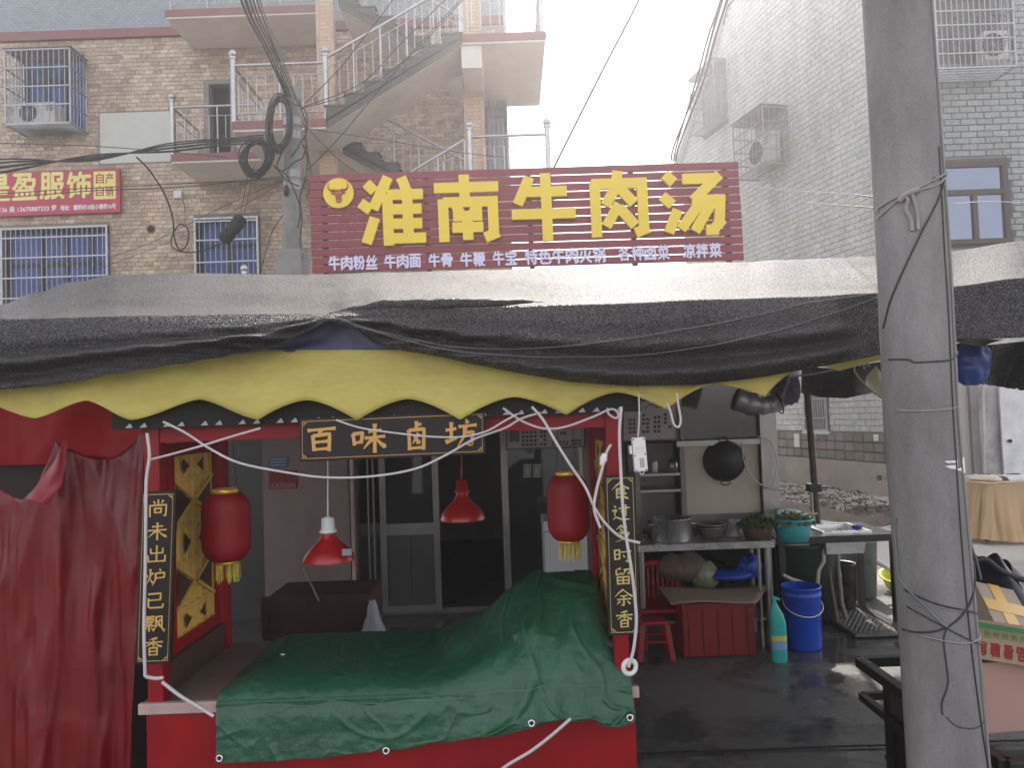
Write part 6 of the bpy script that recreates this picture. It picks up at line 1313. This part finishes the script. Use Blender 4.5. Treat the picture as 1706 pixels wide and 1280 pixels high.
def polemat():
    m_, t, b, out = nodes('weathered_pole_concrete'); L = t.links.new
    ge = N(t, 'ShaderNodeNewGeometry'); mp = N(t, 'ShaderNodeMapping'); mp.inputs['Scale'].default_value = (1, 1, .35); L(ge.outputs['Position'], mp.inputs[0])
    n1 = N(t, 'ShaderNodeTexNoise', i_Scale=7.0, i_Detail=8.0, i_Roughness=.65); L(mp.outputs[0], n1.inputs[0]); n2 = N(t, 'ShaderNodeTexNoise', i_Scale=180.0, i_Detail=3.0); L(ge.outputs['Position'], n2.inputs[0])
    n4 = N(t, 'ShaderNodeTexVoronoi', i_Scale=45.0); L(ge.outputs['Position'], n4.inputs[0])
    cr = N(t, 'ShaderNodeValToRGB'); L(n1.outputs[0], cr.inputs[0]); e = cr.color_ramp.elements; e[0].position = .3; e[0].color = (.15, .14, .135, 1); e[1].position = .68; e[1].color = (.27, .257, .25, 1)
    k = e.new(.5); k.color = (.21, .2, .195, 1)
    r = N(t, 'ShaderNodeMapRange'); L(n2.outputs[0], r.inputs[0]); r.inputs[1].default_value = .3; r.inputs[2].default_value = .7; r.inputs[3].default_value = .88; r.inputs[4].default_value = 1.1
    mu = N(t, 'ShaderNodeVectorMath', operation='SCALE'); L(cr.outputs[0], mu.inputs[0]); L(r.outputs[0], mu.inputs['Scale']); L(mu.outputs[0], b.inputs['Base Color']); b.inputs['Roughness'].default_value = .85
    pt = N(t, 'ShaderNodeMapRange'); L(n4.outputs['Distance'], pt.inputs[0]); pt.inputs[1].default_value = .0; pt.inputs[2].default_value = .12
    bp = N(t, 'ShaderNodeBump', i_Strength=.25, i_Distance=.004); L(n2.outputs[0], bp.inputs['Height']); b2 = N(t, 'ShaderNodeBump', i_Strength=.35, i_Distance=.003); L(pt.outputs[0], b2.inputs['Height']); L(bp.outputs[0], b2.inputs['Normal']); L(b2.outputs[0], b.inputs['Normal']); return m_
M_pole = polemat(); part('shaft', mb, M_pole, np_)
mb = MB(); mb.tube([polept(y, -.95+.0*y+1.62, .0005) for y in range(-390, 1500, 60)], .0032, 5); part('mould_seam', mb, mat('seam_grey', (.16, .155, .15), .9), np_)
def onpole(pts, out=.003):      # pts: (px, py) on the visible half of the pole
    r = []
    for px, py in pts:
        c, w_ = pole_c(py); s = max(-.999, min(.999, (px-c)/w_)); r.append(polept(py, math.asin(s), out))
    return r
def wrap(name, pts, r, m, label, behind=True, cat='wire', group='wires wrapped round the near pole'):
    q = onpole(spline([V(a, b, 0) for a, b in pts], 6) and [(s.x, s.y) for s in spline([V(a, b, 0) for a, b in pts], 6)], r*.7); mb = MB(); mb.tube(q, r, 5); return solo(name, mb, m, label, cat, group)
M_wire = mat('dark_wire', (.045, .04, .042), .5, metal=.3); M_rope = mat('grey_green_rope', (.14, .2, .18), .7, var=.3); M_galv = mat('galvanised_wire', (.3, .29, .29), .4, metal=.6); M_rag = mat('grey_rag', (.33, .29, .29), .8, var=.3)
wrap('tie_wire', [(1455, 352), (1470, 340), (1500, 333), (1530, 325), (1552, 310), (1560, 303)], .0035, M_rag, 'twisted grey cloth strip tied round the upper pole')
wrap('tie_wire', [(1458, 365), (1475, 345), (1500, 330), (1535, 312), (1558, 300)], .003, M_rag, 'thin grey cloth strip just above the knotted rag on the pole')
wrap('tie_wire', [(1556, 300), (1535, 345), (1508, 395), (1486, 450), (1473, 500), (1470, 545)], .003, M_wire, 'dark cable slanting down across the upper front of the pole')
wrap('tie_wire', [(1538, 262), (1541, 330), (1545, 430), (1551, 520), (1556, 640), (1562, 760), (1570, 900), (1583, 1050), (1600, 1180), (1617, 1275), (1625, 1340)], .0022, M_wire, 'long thin cable running down the right front of the pole')
wrap('tie_wire', [(1474, 598), (1492, 601), (1500, 606), (1530, 606), (1555, 604), (1575, 594), (1583, 588)], .0026, M_wire, 'dark wire belt round the pole below the net')
wrap('tie_wire', [(1481, 684), (1500, 684), (1530, 683), (1560, 681), (1590, 678)], .002, M_galv, 'upper galvanised wire band round the middle of the pole')
wrap('tie_wire', [(1481, 681), (1510, 685), (1545, 684), (1572, 680), (1590, 680)], .0018, M_galv, 'lower galvanised wire band round the middle of the pole')
wrap('rope', [(1490, 860), (1492, 930), (1500, 970), (1520, 1000), (1538, 1022), (1546, 1028)], .0038, M_rope, 'pale green rope coming down the left edge of the pole to a knot', cat='rope')
wrap('rope', [(1546, 1028), (1541, 1050), (1545, 1090), (1547, 1120), (1540, 1150), (1541, 1170)], .0022, M_wire, 'loose rope end dangling below the knot on the pole', cat='rope')
wrap('tie_wire', [(1500, 978), (1530, 992), (1570, 1002), (1600, 1012), (1622, 1022)], .0028, M_wire, 'dark twisted wire slanting right across the lower pole')
wrap('tie_wire', [(1502, 985), (1535, 998), (1575, 1005), (1620, 1020)], .002, M_galv, 'pale strand twisted with the dark wire on the lower pole')
wrap('tie_wire', [(1503, 1046), (1540, 1032), (1570, 1008), (1595, 975), (1610, 930), (1611, 900)], .003, M_wire, 'dark cable rising right across the lower pole')
wrap('tie_wire', [(1504, 1046), (1535, 1050), (1570, 1055), (1600, 1054), (1622, 1050)], .0026, M_galv, 'frayed wire bundle low round the pole')
wrap('tie_wire', [(1503, 1005), (1530, 1022), (1565, 1042), (1600, 1060), (1621, 1066)], .0024, M_wire, 'dark wire slanting down to the frayed bundle on the pole')
wrap('tie_wire', [(1545, 1172), (1560, 1186), (1590, 1190), (1612, 1184)], .0016, M_wire, 'faint thin wire low on the right of the pole')
rg = thing('knotted_rag', 'grey rag knotted on the left front of the upper pole', 'rag', onpole([(1487, 395)])[0])
for pts, r in (([(1480, 338), (1488, 345), (1486, 360), (1492, 378), (1494, 396)], .006), ([(1492, 336), (1496, 350), (1500, 370), (1501, 395)], .005), ([(1478, 346), (1484, 338), (1493, 334), (1502, 332)], .009)):
    mb = MB(); mb.tube(onpole([(s.x, s.y) for s in spline([V(a, b, 0) for a, b in pts], 5)], .006), r, 7); part('strip', mb, M_rag, rg)
# torn paper on the pole
mb = MB(); poly = [(1563, 764), (1585, 761), (1589, 764), (1588, 786), (1578, 788), (1572, 782), (1563, 781)]; q = onpole(poly, .0015); mb.add(q, [tuple(range(len(q)))]); tp_ = thing('torn_poster', 'torn white paper scrap stuck on the near pole', 'paper scrap', q[5]); part('scrap', mb, M_white, tp_)
for pts in ([(1541, 765), (1561, 765), (1561, 769), (1545, 768)], [(1542, 773), (1561, 772), (1561, 779), (1550, 777)]): mb = MB(); q = onpole(pts, .0015); mb.add(q, [tuple(range(len(q)))]); part('scrap', mb, M_white, tp_)
# cable conduit behind right edge of the pole
cable('white_conduit', [P(1545, -80, PD+.06), P(1553, 60, PD+.05), P(1562, 180, PD+.02), P(1573, 300, PD+.0), P(1577, 420, PD+.03), P(1583, 560, PD+.06)], .006, mat('white_tube', (.6, .58, .56), .5), 'pale plastic tube running down the right edge of the near pole')
cable('black_cable', [P(1540, -80, PD-.05), P(1545, 60, PD-.06), P(1553, 180, PD-.06), P(1560, 270, PD-.08), P(1553, 303, PD-.1)], .0035, M_wire, 'dark cable running down the upper right of the near pole')
cable('green_rope', [P(1611, 880, PD+.03), P(1620, 915, PD-.02), P(1628, 940, PD+.02), P(1634, 965, PD+.05)], .004, M_rope, 'green rope end hanging off the right side of the near pole', cat='rope')
# ================================================================== far utility pole with cable coils
FPD = 9.6
fp = thing('far_pole', 'grey green concrete pole with cable coils before the apartment block', 'utility pole', V(P(486, 430, FPD).x, FPD, 0))
xt = P(489, 170, FPD); xb_ = P(486, 440, FPD); d_ = (xt-xb_)/(xt.z-xb_.z); mb = MB(); mb.tube([xb_-d_*xb_.z, xb_, xt, P(487, 148, FPD)], [.15, .125, .1, .095], 18); part('shaft', mb, mat('green_grey_concrete', (.24, .25, .23), .85, var=.3, vs_=5, dirt=.5, dirtcol=(.1, .1, .09), ds=3), fp)
mb = MB(); f = PF(461, 416, 504, 470, FPD-.15); mb.hexa([V(f.o.x, FPD-.2, 0), V(f.o.x+f.w, FPD-.2, 0), V(f.o.x+f.w, FPD+.2, 0), V(f.o.x, FPD+.2, 0)]+[V(f.o.x, FPD-.2, f.o.z+f.h), V(f.o.x+f.w, FPD-.2, f.o.z+f.h), V(f.o.x+f.w, FPD+.2, f.o.z+f.h), V(f.o.x, FPD+.2, f.o.z+f.h)]); part('concrete_sleeve', mb, M_conc, fp, bevel=.01)
for py in (205, 228, 292, 312): mb = MB(); c = P(488, py, FPD); mb.tube([c-V(0, 0, .05), c+V(0, 0, .05)], .118, 16); part('clamp_band', mb, M_galv, fp)
mb = MB(); mb.lathe(P(477, 318, FPD-.1), [(.001, -.03), (.05, -.03), (.08, 0), (.05, .03), (.001, .03)], 14, V(-1, -.2, 0).normalized()); part('insulator', mb, M_wire, fp)
M_cab = mat('black_cable', (.012, .011, .012), .45, var=.2)
def coil(px, py, rx, ry, n, label, d=FPD-.22, seed=1):
    rnd = random.Random(seed); t = thing('cable_coil', label, 'cable coil', P(px, py+ry, d))
    for k in range(n):
        mb = MB(); pts = []; a_, b_ = rnd.uniform(.68, 1.12), rnd.uniform(.78, 1.06); ox, oy, ph = rnd.uniform(-3, 3), rnd.uniform(-3, 3), rnd.random()
        for i in range(37):
            a = 2*PI*i/36; pts.append(P(px+ox+rx*a_*math.cos(a+ph*.2), py+oy+ry*b_*math.sin(a)+1.5*math.sin(3*a+ph*6), d-.009*k+.02*math.sin(a+ph)))
        mb.tube(pts, .0085, 5); part('loop', mb, M_cab, t)
coil(466, 205, 19, 46, 14, 'tall oval coil of black cable high on the far pole', seed=2)
coil(427, 262, 25, 29, 18, 'round thick coil of black cable left of the far pole', seed=3)
# tangled leads round the pole
rnd = random.Random(11)
def oc(pts, r, label, group='overhead cables', d=FPD, m=None, name='overhead_cable'):
    return cable(name, [P(p[0], p[1], p[2] if len(p) > 2 else d) for p in pts], r, m or M_cab, label, group, 5)
tang = [[(498, 165), (505, 190), (512, 215), (500, 240), (485, 262)], [(470, 155), (488, 172), (505, 180), (512, 200), (508, 235)], [(478, 240), (466, 262), (462, 280), (478, 300), (498, 310)], [(505, 240), (512, 265), (508, 300), (500, 330), (503, 365), (500, 400), (504, 432)], [(455, 275), (470, 285), (490, 270), (505, 262), (510, 240)], [(470, 285), (482, 300), (500, 345), (496, 380)], [(508, 210), (512, 250), (518, 290), (512, 330)]]
t = thing('tangled_wires', 'tangle of black leads hanging round the head of the far pole', 'wires', P(492, 430, FPD-.15))
for q in tang: mb = MB(); mb.tube(spline([P(a, b, FPD-.16) for a, b in q], 6), .009, 5); part('lead', mb, M_cab, t)
# bundles rising towards the camera
for k, (x, x2) in enumerate(((402, 474), (408, 478), (416, 481), (422, 484), (411, 476))):
    oc([(x-40, -170-10*k, 5.2), (x, 0, 6.2), (lerp(x, x2, .5)+3, 80, 7.8), (x2-8, 135, 9.0), (x2+2, 160, 9.5)], .011-.001*k, ['leftmost cable of the steep bundle rising from the far pole', 'second cable from the left in the steep bundle', 'middle cable of the steep bundle', 'fourth cable from the left in the steep bundle', 'thin cable crossing inside the steep bundle'][k])
oc([(395, -130, 5), (433, 0, 6), (465, 85, 7.8), (498, 175, 9.5)], .009, 'single cable right of the steep bundle rising from the far pole', m=M_galv)
oc([(385, -130, 5), (428, 0, 6), (458, 80, 7.8), (492, 165, 9.5)], .007, 'thinner single cable right of the steep bundle', m=M_cab)
# thick bundle from the left edge
for k in range(7):
    o_ = (k-3)*2.6+[0, 1, -1, .6, -.8, 1.2, 0][k]
    oc([(-160, 300+o_*.7, 7.5), (0, 277+o_*1.5, 8.0), (150, 262-o_*.8+k*.5, 8.5), (280, 246+o_*.9, 9.0), (380, 236+o_*.7, 9.3), (440, 232+o_, 9.4)], .0085, '%s strand of the thick black bundle crossing the tan wall' % ['topmost', 'second', 'third', 'middle', 'fifth', 'sixth', 'lowest'][k])
oc([(-60, 228), (0, 238), (150, 243), (270, 252), (380, 262)], .006, 'thin cable sagging above the clothing sign', d=10.5)
oc([(-60, 318), (0, 322), (120, 315), (300, 306), (420, 300), (475, 296)], .006, 'thin cable crossing the upper letters of the clothing sign', d=10)
oc([(-60, 330), (0, 330), (150, 318), (300, 312), (480, 292)], .006, 'thin cable crossing the lower letters of the clothing sign', d=10)
oc([(228, 262, 9), (250, 285, 9.6), (275, 325, 10.4), (288, 365, 11), (290, 395, 11.5), (300, 417, 12), (312, 405, 12), (313, 382, 12), (300, 374, 12), (288, 390, 12), (286, 410, 12), (305, 420, 12), (330, 419, 12), (350, 413, 12), (372, 404, 12)], .011, 'looping cable hanging down to the black splice box', 'loose wall cables')
oc([(305, 332, 13), (308, 350, 12.5), (310, 378, 12)], .005, 'thin lead dropping from the white junction box', 'loose wall cables')
oc([(180, 430, 13.2), (250, 405, 13), (300, 380, 12.5), (360, 350, 11.5), (430, 318, 10.5), (475, 300, 9.7)], .005, 'thin cable slanting up the wall to the far pole', 'loose wall cables')
oc([(60, 480, 13.2), (200, 435, 13.2), (340, 378, 12.8), (460, 310, 9.8)], .004, 'faint slack cable across the barred window', 'loose wall cables')
oc([(430, 462, 12), (440, 430, 11.5), (452, 390, 11), (470, 360, 10), (480, 340, 9.6)], .006, 'slack cable dropping beside the barred window', 'loose wall cables')
for k, x in enumerate((400, 407)): oc([(x, 355, 11.8), (x+6, 330, 11), (x+14, 285, 10), (x+20, 270, 9.5)], .005, '%s of two thin wires holding the black splice box' % ['left', 'right'][k], 'loose wall cables')
mb = MB(); a, b = P(370, 403, 12), P(405, 361, 12); sb = thing('splice_box', 'tilted black cable splice box hanging before the barred window', 'splice box', a)
mb.tube([a, lerp(a, b, .04), lerp(a, b, .06), lerp(a, b, .94), lerp(a, b, .96), b], [.06, .075, .1, .1, .075, .06], 12); part('shell', mb, M_black, sb)
for k in range(9): mb = MB(); c = lerp(a, b, .1+.1*k); dd = (b-a).normalized(); mb.tube([c-dd*.012, c+dd*.012], .112, 12); part('ridge', mb, M_black, sb)
# sky cables
oc([(1100, -90, 9), (1064, 0, 9.4), (1005, 115, 9.9), (925, 275, 10.6), (880, 370, 11)], .015, 'single black cable slanting across the open sky', 'sky cables')
for k, (x0, x1) in enumerate(((1203, 1118), (1210, 1126), (1198, 1122))): oc([(x0+25, -80, 9), (x0, 0+k*4, 10), (x0-18, 60, 11), (x0-40, 140, 12.5), (x1+6, 240, 14), (x1, 268, 14.5)], .018, ['left', 'right', 'middle'][k]+' cable of the bundle following the gable edge', 'sky cables')
oc([(1250, -30, 10), (1222, 0, 10.3), (1212, 12, 10.5), (1205, 40, 11)], .009, 'short curved cable at the top of the gable', 'sky cables')
oc([(500, 200), (560, 262), (600, 290)], .005, 'thin wire slanting from the far pole to the roof sign', 'sky cables')
oc([(505, 178), (600, 140, 9.2), (660, 80, 8.8), (740, 0, 8), (800, -60, 7.5)], .006, 'cable rising right from the far pole across the stairs', 'sky cables')
oc([(505, 180), (600, 150, 9.2), (680, 95, 8.8), (770, 0, 8), (820, -60, 7.5)], .006, 'second cable rising right from the far pole across the stairs', 'sky cables')
oc([(508, 172), (560, 120, 9.5), (600, 70, 9), (650, 5, 8.5), (690, -60, 8)], .006, 'steep cable rising right from the far pole', 'sky cables')
oc([(510, 285), (560, 235, 9.4), (640, 140, 9), (720, 50, 8.6), (775, -10, 8)], .006, 'long straight cable from behind the sign up across the staircase', 'sky cables')
oc([(508, 213), (650, 235, 10), (800, 258, 11), (1000, 275, 12), (1130, 272, 13)], .005, 'thin level wire above the roof sign', 'sky cables')
oc([(1245, 310, 13), (1330, 318, 9), (1400, 322, 6), (1458, 328, 2.6)], .003, 'upper thin wire from the gable wall to the near pole', 'sky cables', m=M_wire)
oc([(1236, 325, 8), (1330, 336, 6), (1400, 342, 4), (1456, 346, 2.5)], .0025, 'lower thin wire from the gable wall to the near pole', 'sky cables', m=M_wire)
oc([(1590, 340, 3), (1640, 336, 3.5), (1720, 338, 4)], .0025, 'pale thin wire right of the near pole', 'sky cables', m=M_galv)
# ================================================================== white leads over the stall
M_cord = mat('white_cord', (.58, .53, .53), .45, var=.15, vs_=6, bump=0)
WG = 'white electric leads over the stall'
def wc(pts, label, r=.0042, d=2.5): return cable('white_lead', CP(d, *pts), r, M_cord, label, WG, 6, cat='cable')
wc([(272, 703), (310, 722), (350, 748), (400, 772), (480, 788), (545, 796), (620, 794), (690, 782), (740, 760), (790, 732), (840, 714), (868, 698), (900, 688)], 'long white lead sagging across below the name board')
wc([(250, 766), (275, 760), (330, 745), (385, 728), (434, 714)], 'short white lead tied from the left post up to the beam')
wc([(560, 700), (600, 713), (660, 722), (720, 728), (770, 728), (810, 719), (840, 702), (862, 690)], 'thin white lead crossing the name board characters', .0034, 2.47)
wc([(838, 680), (870, 702), (905, 714), (940, 712), (985, 696), (1018, 682), (1030, 690), (1026, 697), (1014, 690), (1012, 680)], 'white lead looping up to the right stall post')
wc([(886, 678), (905, 700), (925, 735), (950, 775), (975, 812), (990, 845), (1008, 872), (1035, 896), (1066, 905)], 'flat white lead running diagonally to the right board', .005, 2.46)
wc([(1018, 741), (1010, 755), (1003, 782), (993, 820), (990, 850), (1000, 880)], 'white lead with a plug joint beside the right lattice', .005, 2.45)
wc([(1035, 678), (1032, 720), (1034, 780), (1038, 850), (1044, 900), (1052, 950), (1058, 1000), (1060, 1040), (1055, 1085), (1047, 1112)], 'long white lead running down over the right couplet board', .0055, 2.44)
wc([(245, 722), (249, 760), (244, 800), (243, 860), (242, 950), (240, 1050), (242, 1128)], 'white lead running down over the left couplet board', .0052, 2.46)
wc([(243, 1128), (258, 1131), (272, 1130)], 'white lead wrapped round the foot of the left post', .006, 2.48)
wc([(270, 1137), (300, 1160), (330, 1178), (356, 1194)], 'white strap running from the left post to the green tarp', .006, 2.52)
wc([(951, 1198), (920, 1225), (885, 1252), (845, 1276), (815, 1300)], 'white strap slanting over the lower red stall front', .0055, 2.53)
wc([(1112, 672), (1118, 690), (1122, 706), (1130, 712), (1134, 700), (1130, 675), (1127, 655)], 'white lead loop hanging from the valance tip', .004, 2.45)
mb = MB(); a, b = P(1008, 756, 2.45), P(1002, 776, 2.45); mb.tube([a, lerp(a, b, .5), b], [.008, .013, .006], 8); solo('inline_plug', mb, M_white, 'small white inline plug on the lead beside the right lattice', 'plug')
mb = MB(); mb.torus(P(1049, 1112, 2.5), .022, .008, V(.3, -1, 0), 16, 8); solo('cord_coil', mb, M_white, 'small coil of white cord at the foot of the right post', 'cord coil')
# power strip
F = FQ((1054, 730), (1077, 728), (1058, 788), 2.46); F = Frame(P(1057, 787, 2.46), P(1079, 785, 2.46)-P(1057, 787, 2.46), P(1052, 730, 2.46)-P(1057, 787, 2.46))
t = thing('power_strip', 'white power strip hanging upside down right of the stall', 'power strip', F.pt(.5, 0)); mb = MB(); mb.fbox(F, 0, 0, 1, 1, -.018, .01); part('case', mb, M_white, t, bevel=.004)
for a, b in ((.12, .05), (.88, .05), (.12, .48), (.88, .5), (.12, .95), (.88, .95)): mb = MB(); mb.lathe(F.pt(a, b, .0105), [(.0028, 0), (.001, .0006)], 8, F.n); part('screw', mb, M_wire, t)
mb = MB(); mb.fbox(F, .42, .12, .78, .4, .0101, .0108); part('rating_label', mb, mat('grey_label', (.42, .4, .4), .6), t)
for b0 in (.56, .64, .7): mb = MB(); mb.fbox(F, .15, b0, .85, b0+.012, .0101, .0106); part('print_line', mb, mat('grey_label', (.42, .4, .4), .6), t)
mb = MB(); mb.fbox(F, -.25, .52, -.02, .78, -.02, .006); part('plug', mb, M_white, t, bevel=.004)
mb = MB(); mb.torus(F.pt(.55, -.03, 0), .006, .002, V(0, -1, 0), 12, 5); part('hanging_eye', mb, M_white, t)
cable('white_lead', CP(2.47, (1064, 656), (1065, 690), (1063, 728)), .003, M_cord, 'straight white lead holding the power strip', WG)
# conduit bracket under the awning at right
cable('bent_rod', CP(2.9, (1320, 628), (1360, 622), (1400, 614), (1422, 609), (1424, 620), (1440, 640), (1462, 658), (1478, 668)), .0045, mat('galv_rod', (.3, .29, .28), .4, metal=.5), 'bent metal rod sticking out under the awning toward the near pole', cat='rod')
cable('bent_rod', CP(2.88, (1432, 611), (1437, 608), (1440, 616), (1444, 606), (1448, 612)), .003, MC['galv_rod'], 'little zigzag of wire on the awning edge left of the near pole', cat='wire')
# ================================================================== black frame table and boxes, right foreground
RZ = .62
mt = thing('metal_frame_table', 'black angle iron table behind the near pole carrying cardboard boxes', 'table', (2.05, 3.0, 0))
x0, x1, y0, y1 = P(1437, 1092, 3.42).x, 2.9, 2.44, 3.45
M_bf = mat('greasy_black_iron', (.02, .018, .016), .35, metal=.3, var=.5, vs_=12, dirt=.3, dirtcol=(.07, .04, .025), ds=8)
for a, b in (((x0, y0), (x0, y1)), ((x1, y0), (x1, y1)), ((x0, y0), (x1, y0)), ((x0, y1), (x1, y1))):
    mb = MB(); mb.bar(V(*a, RZ-.02), V(*b, RZ-.02), .045, .04); part('top_rail', mb, M_bf, mt, bevel=.003)
    mb = MB(); mb.bar(V(*a, RZ-.17), V(*b, RZ-.17), .03, .03); part('lower_rail', mb, M_bf, mt)
for x in (x0+.04, x1-.04):
    for y in (y0+.05, y1-.22): mb = MB(); mb.box(x-.035, y-.03, 0, x+.035, y+.03, RZ-.04); part('leg', mb, M_bf, mt, bevel=.003)
mb = MB(); mb.box(x0+.025, y0+.08, .05, x0+.035, y1-.25, RZ-.19); part('side_sheet', mb, mat('black_sheet', (.014, .014, .013), .5), mt)
mb = MB(); mb.box(x0+.22, y0+.03, RZ-.012, x1-.03, y1-.03, RZ-.002); part('top_board', mb, M_bf, mt)
mb = MB(); mb.box(x0+.06, y0+.03, .2, x1-.06, y1-.06, .22); part('shelf', mb, M_bf, mt)
for s in (.008, -.05): mb = MB(); mb.lathe(V(x0, y1-.03+s, RZ+.001), [(.008, 0), (.006, .003), (.001, .003)], 10); part('bolt', mb, M_galv, mt)
mb = MB(); mb.box(2.0, 2.5, .225, 2.7, 3.0, .42); solo('wooden_crate', mb, mat('olive_wood', (.09, .075, .04), .7, var=.5, vs_=6, stretch=(1, 1, 6)), 'dim olive wooden crate on the lower shelf of the black iron table', 'crate', bevel=.006)
# boxes
M_pinkcard = mat('pinkish_cardboard', (.42, .255, .21), .85, var=.07, vs_=2, bump=.05)
M_card2 = mat('printed_cardboard', (.36, .26, .165), .85, var=.12, vs_=3)
def card(F, dep, m, label, name='cardboard_box'):
    t = thing(name, label, 'cardboard box', F.pt(.5, 0, -dep/2)); mb = MB(); mb.fbox(F, 0, 0, 1, 1, -dep, 0); part('box', mb, m, t, bevel=.003); return t
def FZ(pbl, pbr, ptl, d, d2=None): a, b, c = P(*pbl, d), P(*pbr, d2 or d), P(*ptl, d); return Frame(a, b-a, c-a)
F = FZ((1618, 1186), (1800, 1200), (1618, 1100), 2.62); F = Frame(V(F.o.x, 2.62, RZ), V(F.u.x, .04, 0), V(0, 0, P(1660, 1106, 2.62).z-RZ), None); t = card(F, .24, M_pinkcard, 'plain pinkish cardboard box lowest in the pile behind the near pole')
F = FZ((1612, 1096), (1800, 1126), (1612, 1034), 2.6); t = card(F, .24, M_card2, 'printed fruit box with a green stripe and red characters behind the pole')
mb = MB(); mb.fbox(F, 0, .86, 1, 1.003, .0005, .003); part('green_stripe', mb, mat('green_print', (.05, .19, .07), .7), t)
mb = MB(); mb.fbox(F, 0, .62, 1, .86, .0004, .002); part('olive_stripe', mb, mat('olive_print', (.24, .22, .1), .8), t)
for i, ch in enumerate('段驗橙品'):
    a = fpx(F, 1637+i*22, 1070)[0]
    mb = MB(); put_text(mb, ch, F, a-.045, .13, a+.035, .5, .001, .0022, flip=True); part('character', mb, mat('red_print', (.28, .03, .02), .8), t)
mb = MB()
for i in range(5): a = fpx(F, 1640+i*15, 1070)[0]; mb.fbox(F, a, .68, a+.045, .8, .002, .0032)
part('olive_print_marks', mb, mat('olive_ink', (.14, .16, .06), .8), t)
# tilted taped box
a, b, c = P(1661, 1047, 2.62), P(1735, 1064, 2.62), P(1622, 968, 2.9); F = Frame(a, b-a, c-a); t = card(F, .22, mat('pale_cardboard', (.44, .35, .27), .85, var=.08), 'tilted pale cardboard box sealed with yellow tape on top of the pile')
M_tape = mat('yellow_tape', (.72, .42, .06), .3, var=.08, bump=0)
mb = MB(); mb.fbox(F, .34, -.0, .62, 1.0, .0005, .002); part('tape', mb, M_tape, t); mb = MB(); mb.fbox(F, -.0, .38, 1.0, .62, .0021, .0032); part('tape', mb, M_tape, t)
mb = MB(); e = [P(1600, 1036, 2.62), P(1661, 1048, 2.62), P(1622, 968, 2.88), P(1604, 976, 2.9)]; mb.add(e+[p+V(0, .25, -.02) for p in e], [(0, 1, 2, 3), (4, 7, 6, 5), (0, 3, 7, 4), (1, 5, 6, 2), (2, 6, 7, 3)]); solo('cardboard_box', mb, mat('shaded_cardboard', (.13, .09, .055), .85), 'brown folded box side wedged between the pole and the taped box', 'cardboard box')
# black bag
sack(1662, 933, 1126, 116, 3.1, mat('black_bin_bag', (.02, .022, .03), .3, var=.4, vs_=6, bump=.5, bs=18), 'bulky black bag standing behind the cardboard boxes right of the pole', 'black_bag', 3, .3)
cable('black_strap', CP(2.95, (1618, 938), (1640, 932), (1665, 950), (1690, 962), (1720, 970)), .012, M_black, 'black strap lying over the black bag', cat='strap')
# near brown card leaning left of the pole
a, b, c = P(1487, 1042, 3.2), P(1516, 1060, 3.0), P(1500, 1035, 3.25); mb = MB(); mb.prism([P(1486, 1040, 3.3), P(1512, 1034, 3.1), P(1516, 1082, 3.0)], V(.0, .01, 0)); solo('cardboard_scrap', mb, M_card, 'brown cardboard corner sticking out left of the near pole', 'cardboard')

# low railing standing on the shop roof beside the far pole
rr_ = thing('roof_railing', 'low steel railing with a ball newel peeping over the net beside the far pole', 'railing', V(P(407, 440, 9.2).x, 9.2, 3.06))
qa, qb = V(P(407, 446, 9.2).x, 9.2, 3.06), V(P(462, 446, 9.2).x, 9.2, 3.06); hb_ = P(407, 450, 9.2).z-3.06
mb = MB(); mb.cyl(qa, qa+V(0, 0, hb_-.04), .03, 10); mb.cyl(qa+V(0, 0, hb_-.04), qa+V(0, 0, hb_-.02), .04, 10); mb.ball(qa+V(0, 0, hb_+.02), .045, 12, 8); part('newel_post', mb, M_rail, rr_)
mb = MB(); mb.cyl(qa+V(0, 0, hb_-.1), qb+V(0, 0, hb_-.1), .018, 8); part('top_rail', mb, M_rail, rr_)
for k in range(1, 5): mb = MB(); c = lerp(qa, qb, k/4.2); mb.cyl(c, c+V(0, 0, hb_-.11), .008, 6); part('baluster', mb, M_rail, rr_)
# ================================================================== air
hm = bpy.data.materials.new('hazy_air'); hm.use_nodes = True; t_ = hm.node_tree
for n_ in list(t_.nodes):
    if n_.type == 'BSDF_PRINCIPLED': t_.nodes.remove(n_)
pv = t_.nodes.new('ShaderNodeVolumePrincipled'); pv.inputs['Color'].default_value = (.96, .95, .97, 1); pv.inputs['Density'].default_value = .0105; pv.inputs['Anisotropy'].default_value = .8  # haze added, also standing in for lens glare
t_.links.new(pv.outputs[0], t_.nodes['Material Output'].inputs['Volume'])
mb = MB(); mb.box(-62, -27, -1, 62, 102, 16.5)
hz = bpy.data.objects.new('haze', mb.mesh('haze', hm)); COL.objects.link(hz); hz['kind'] = 'stuff'
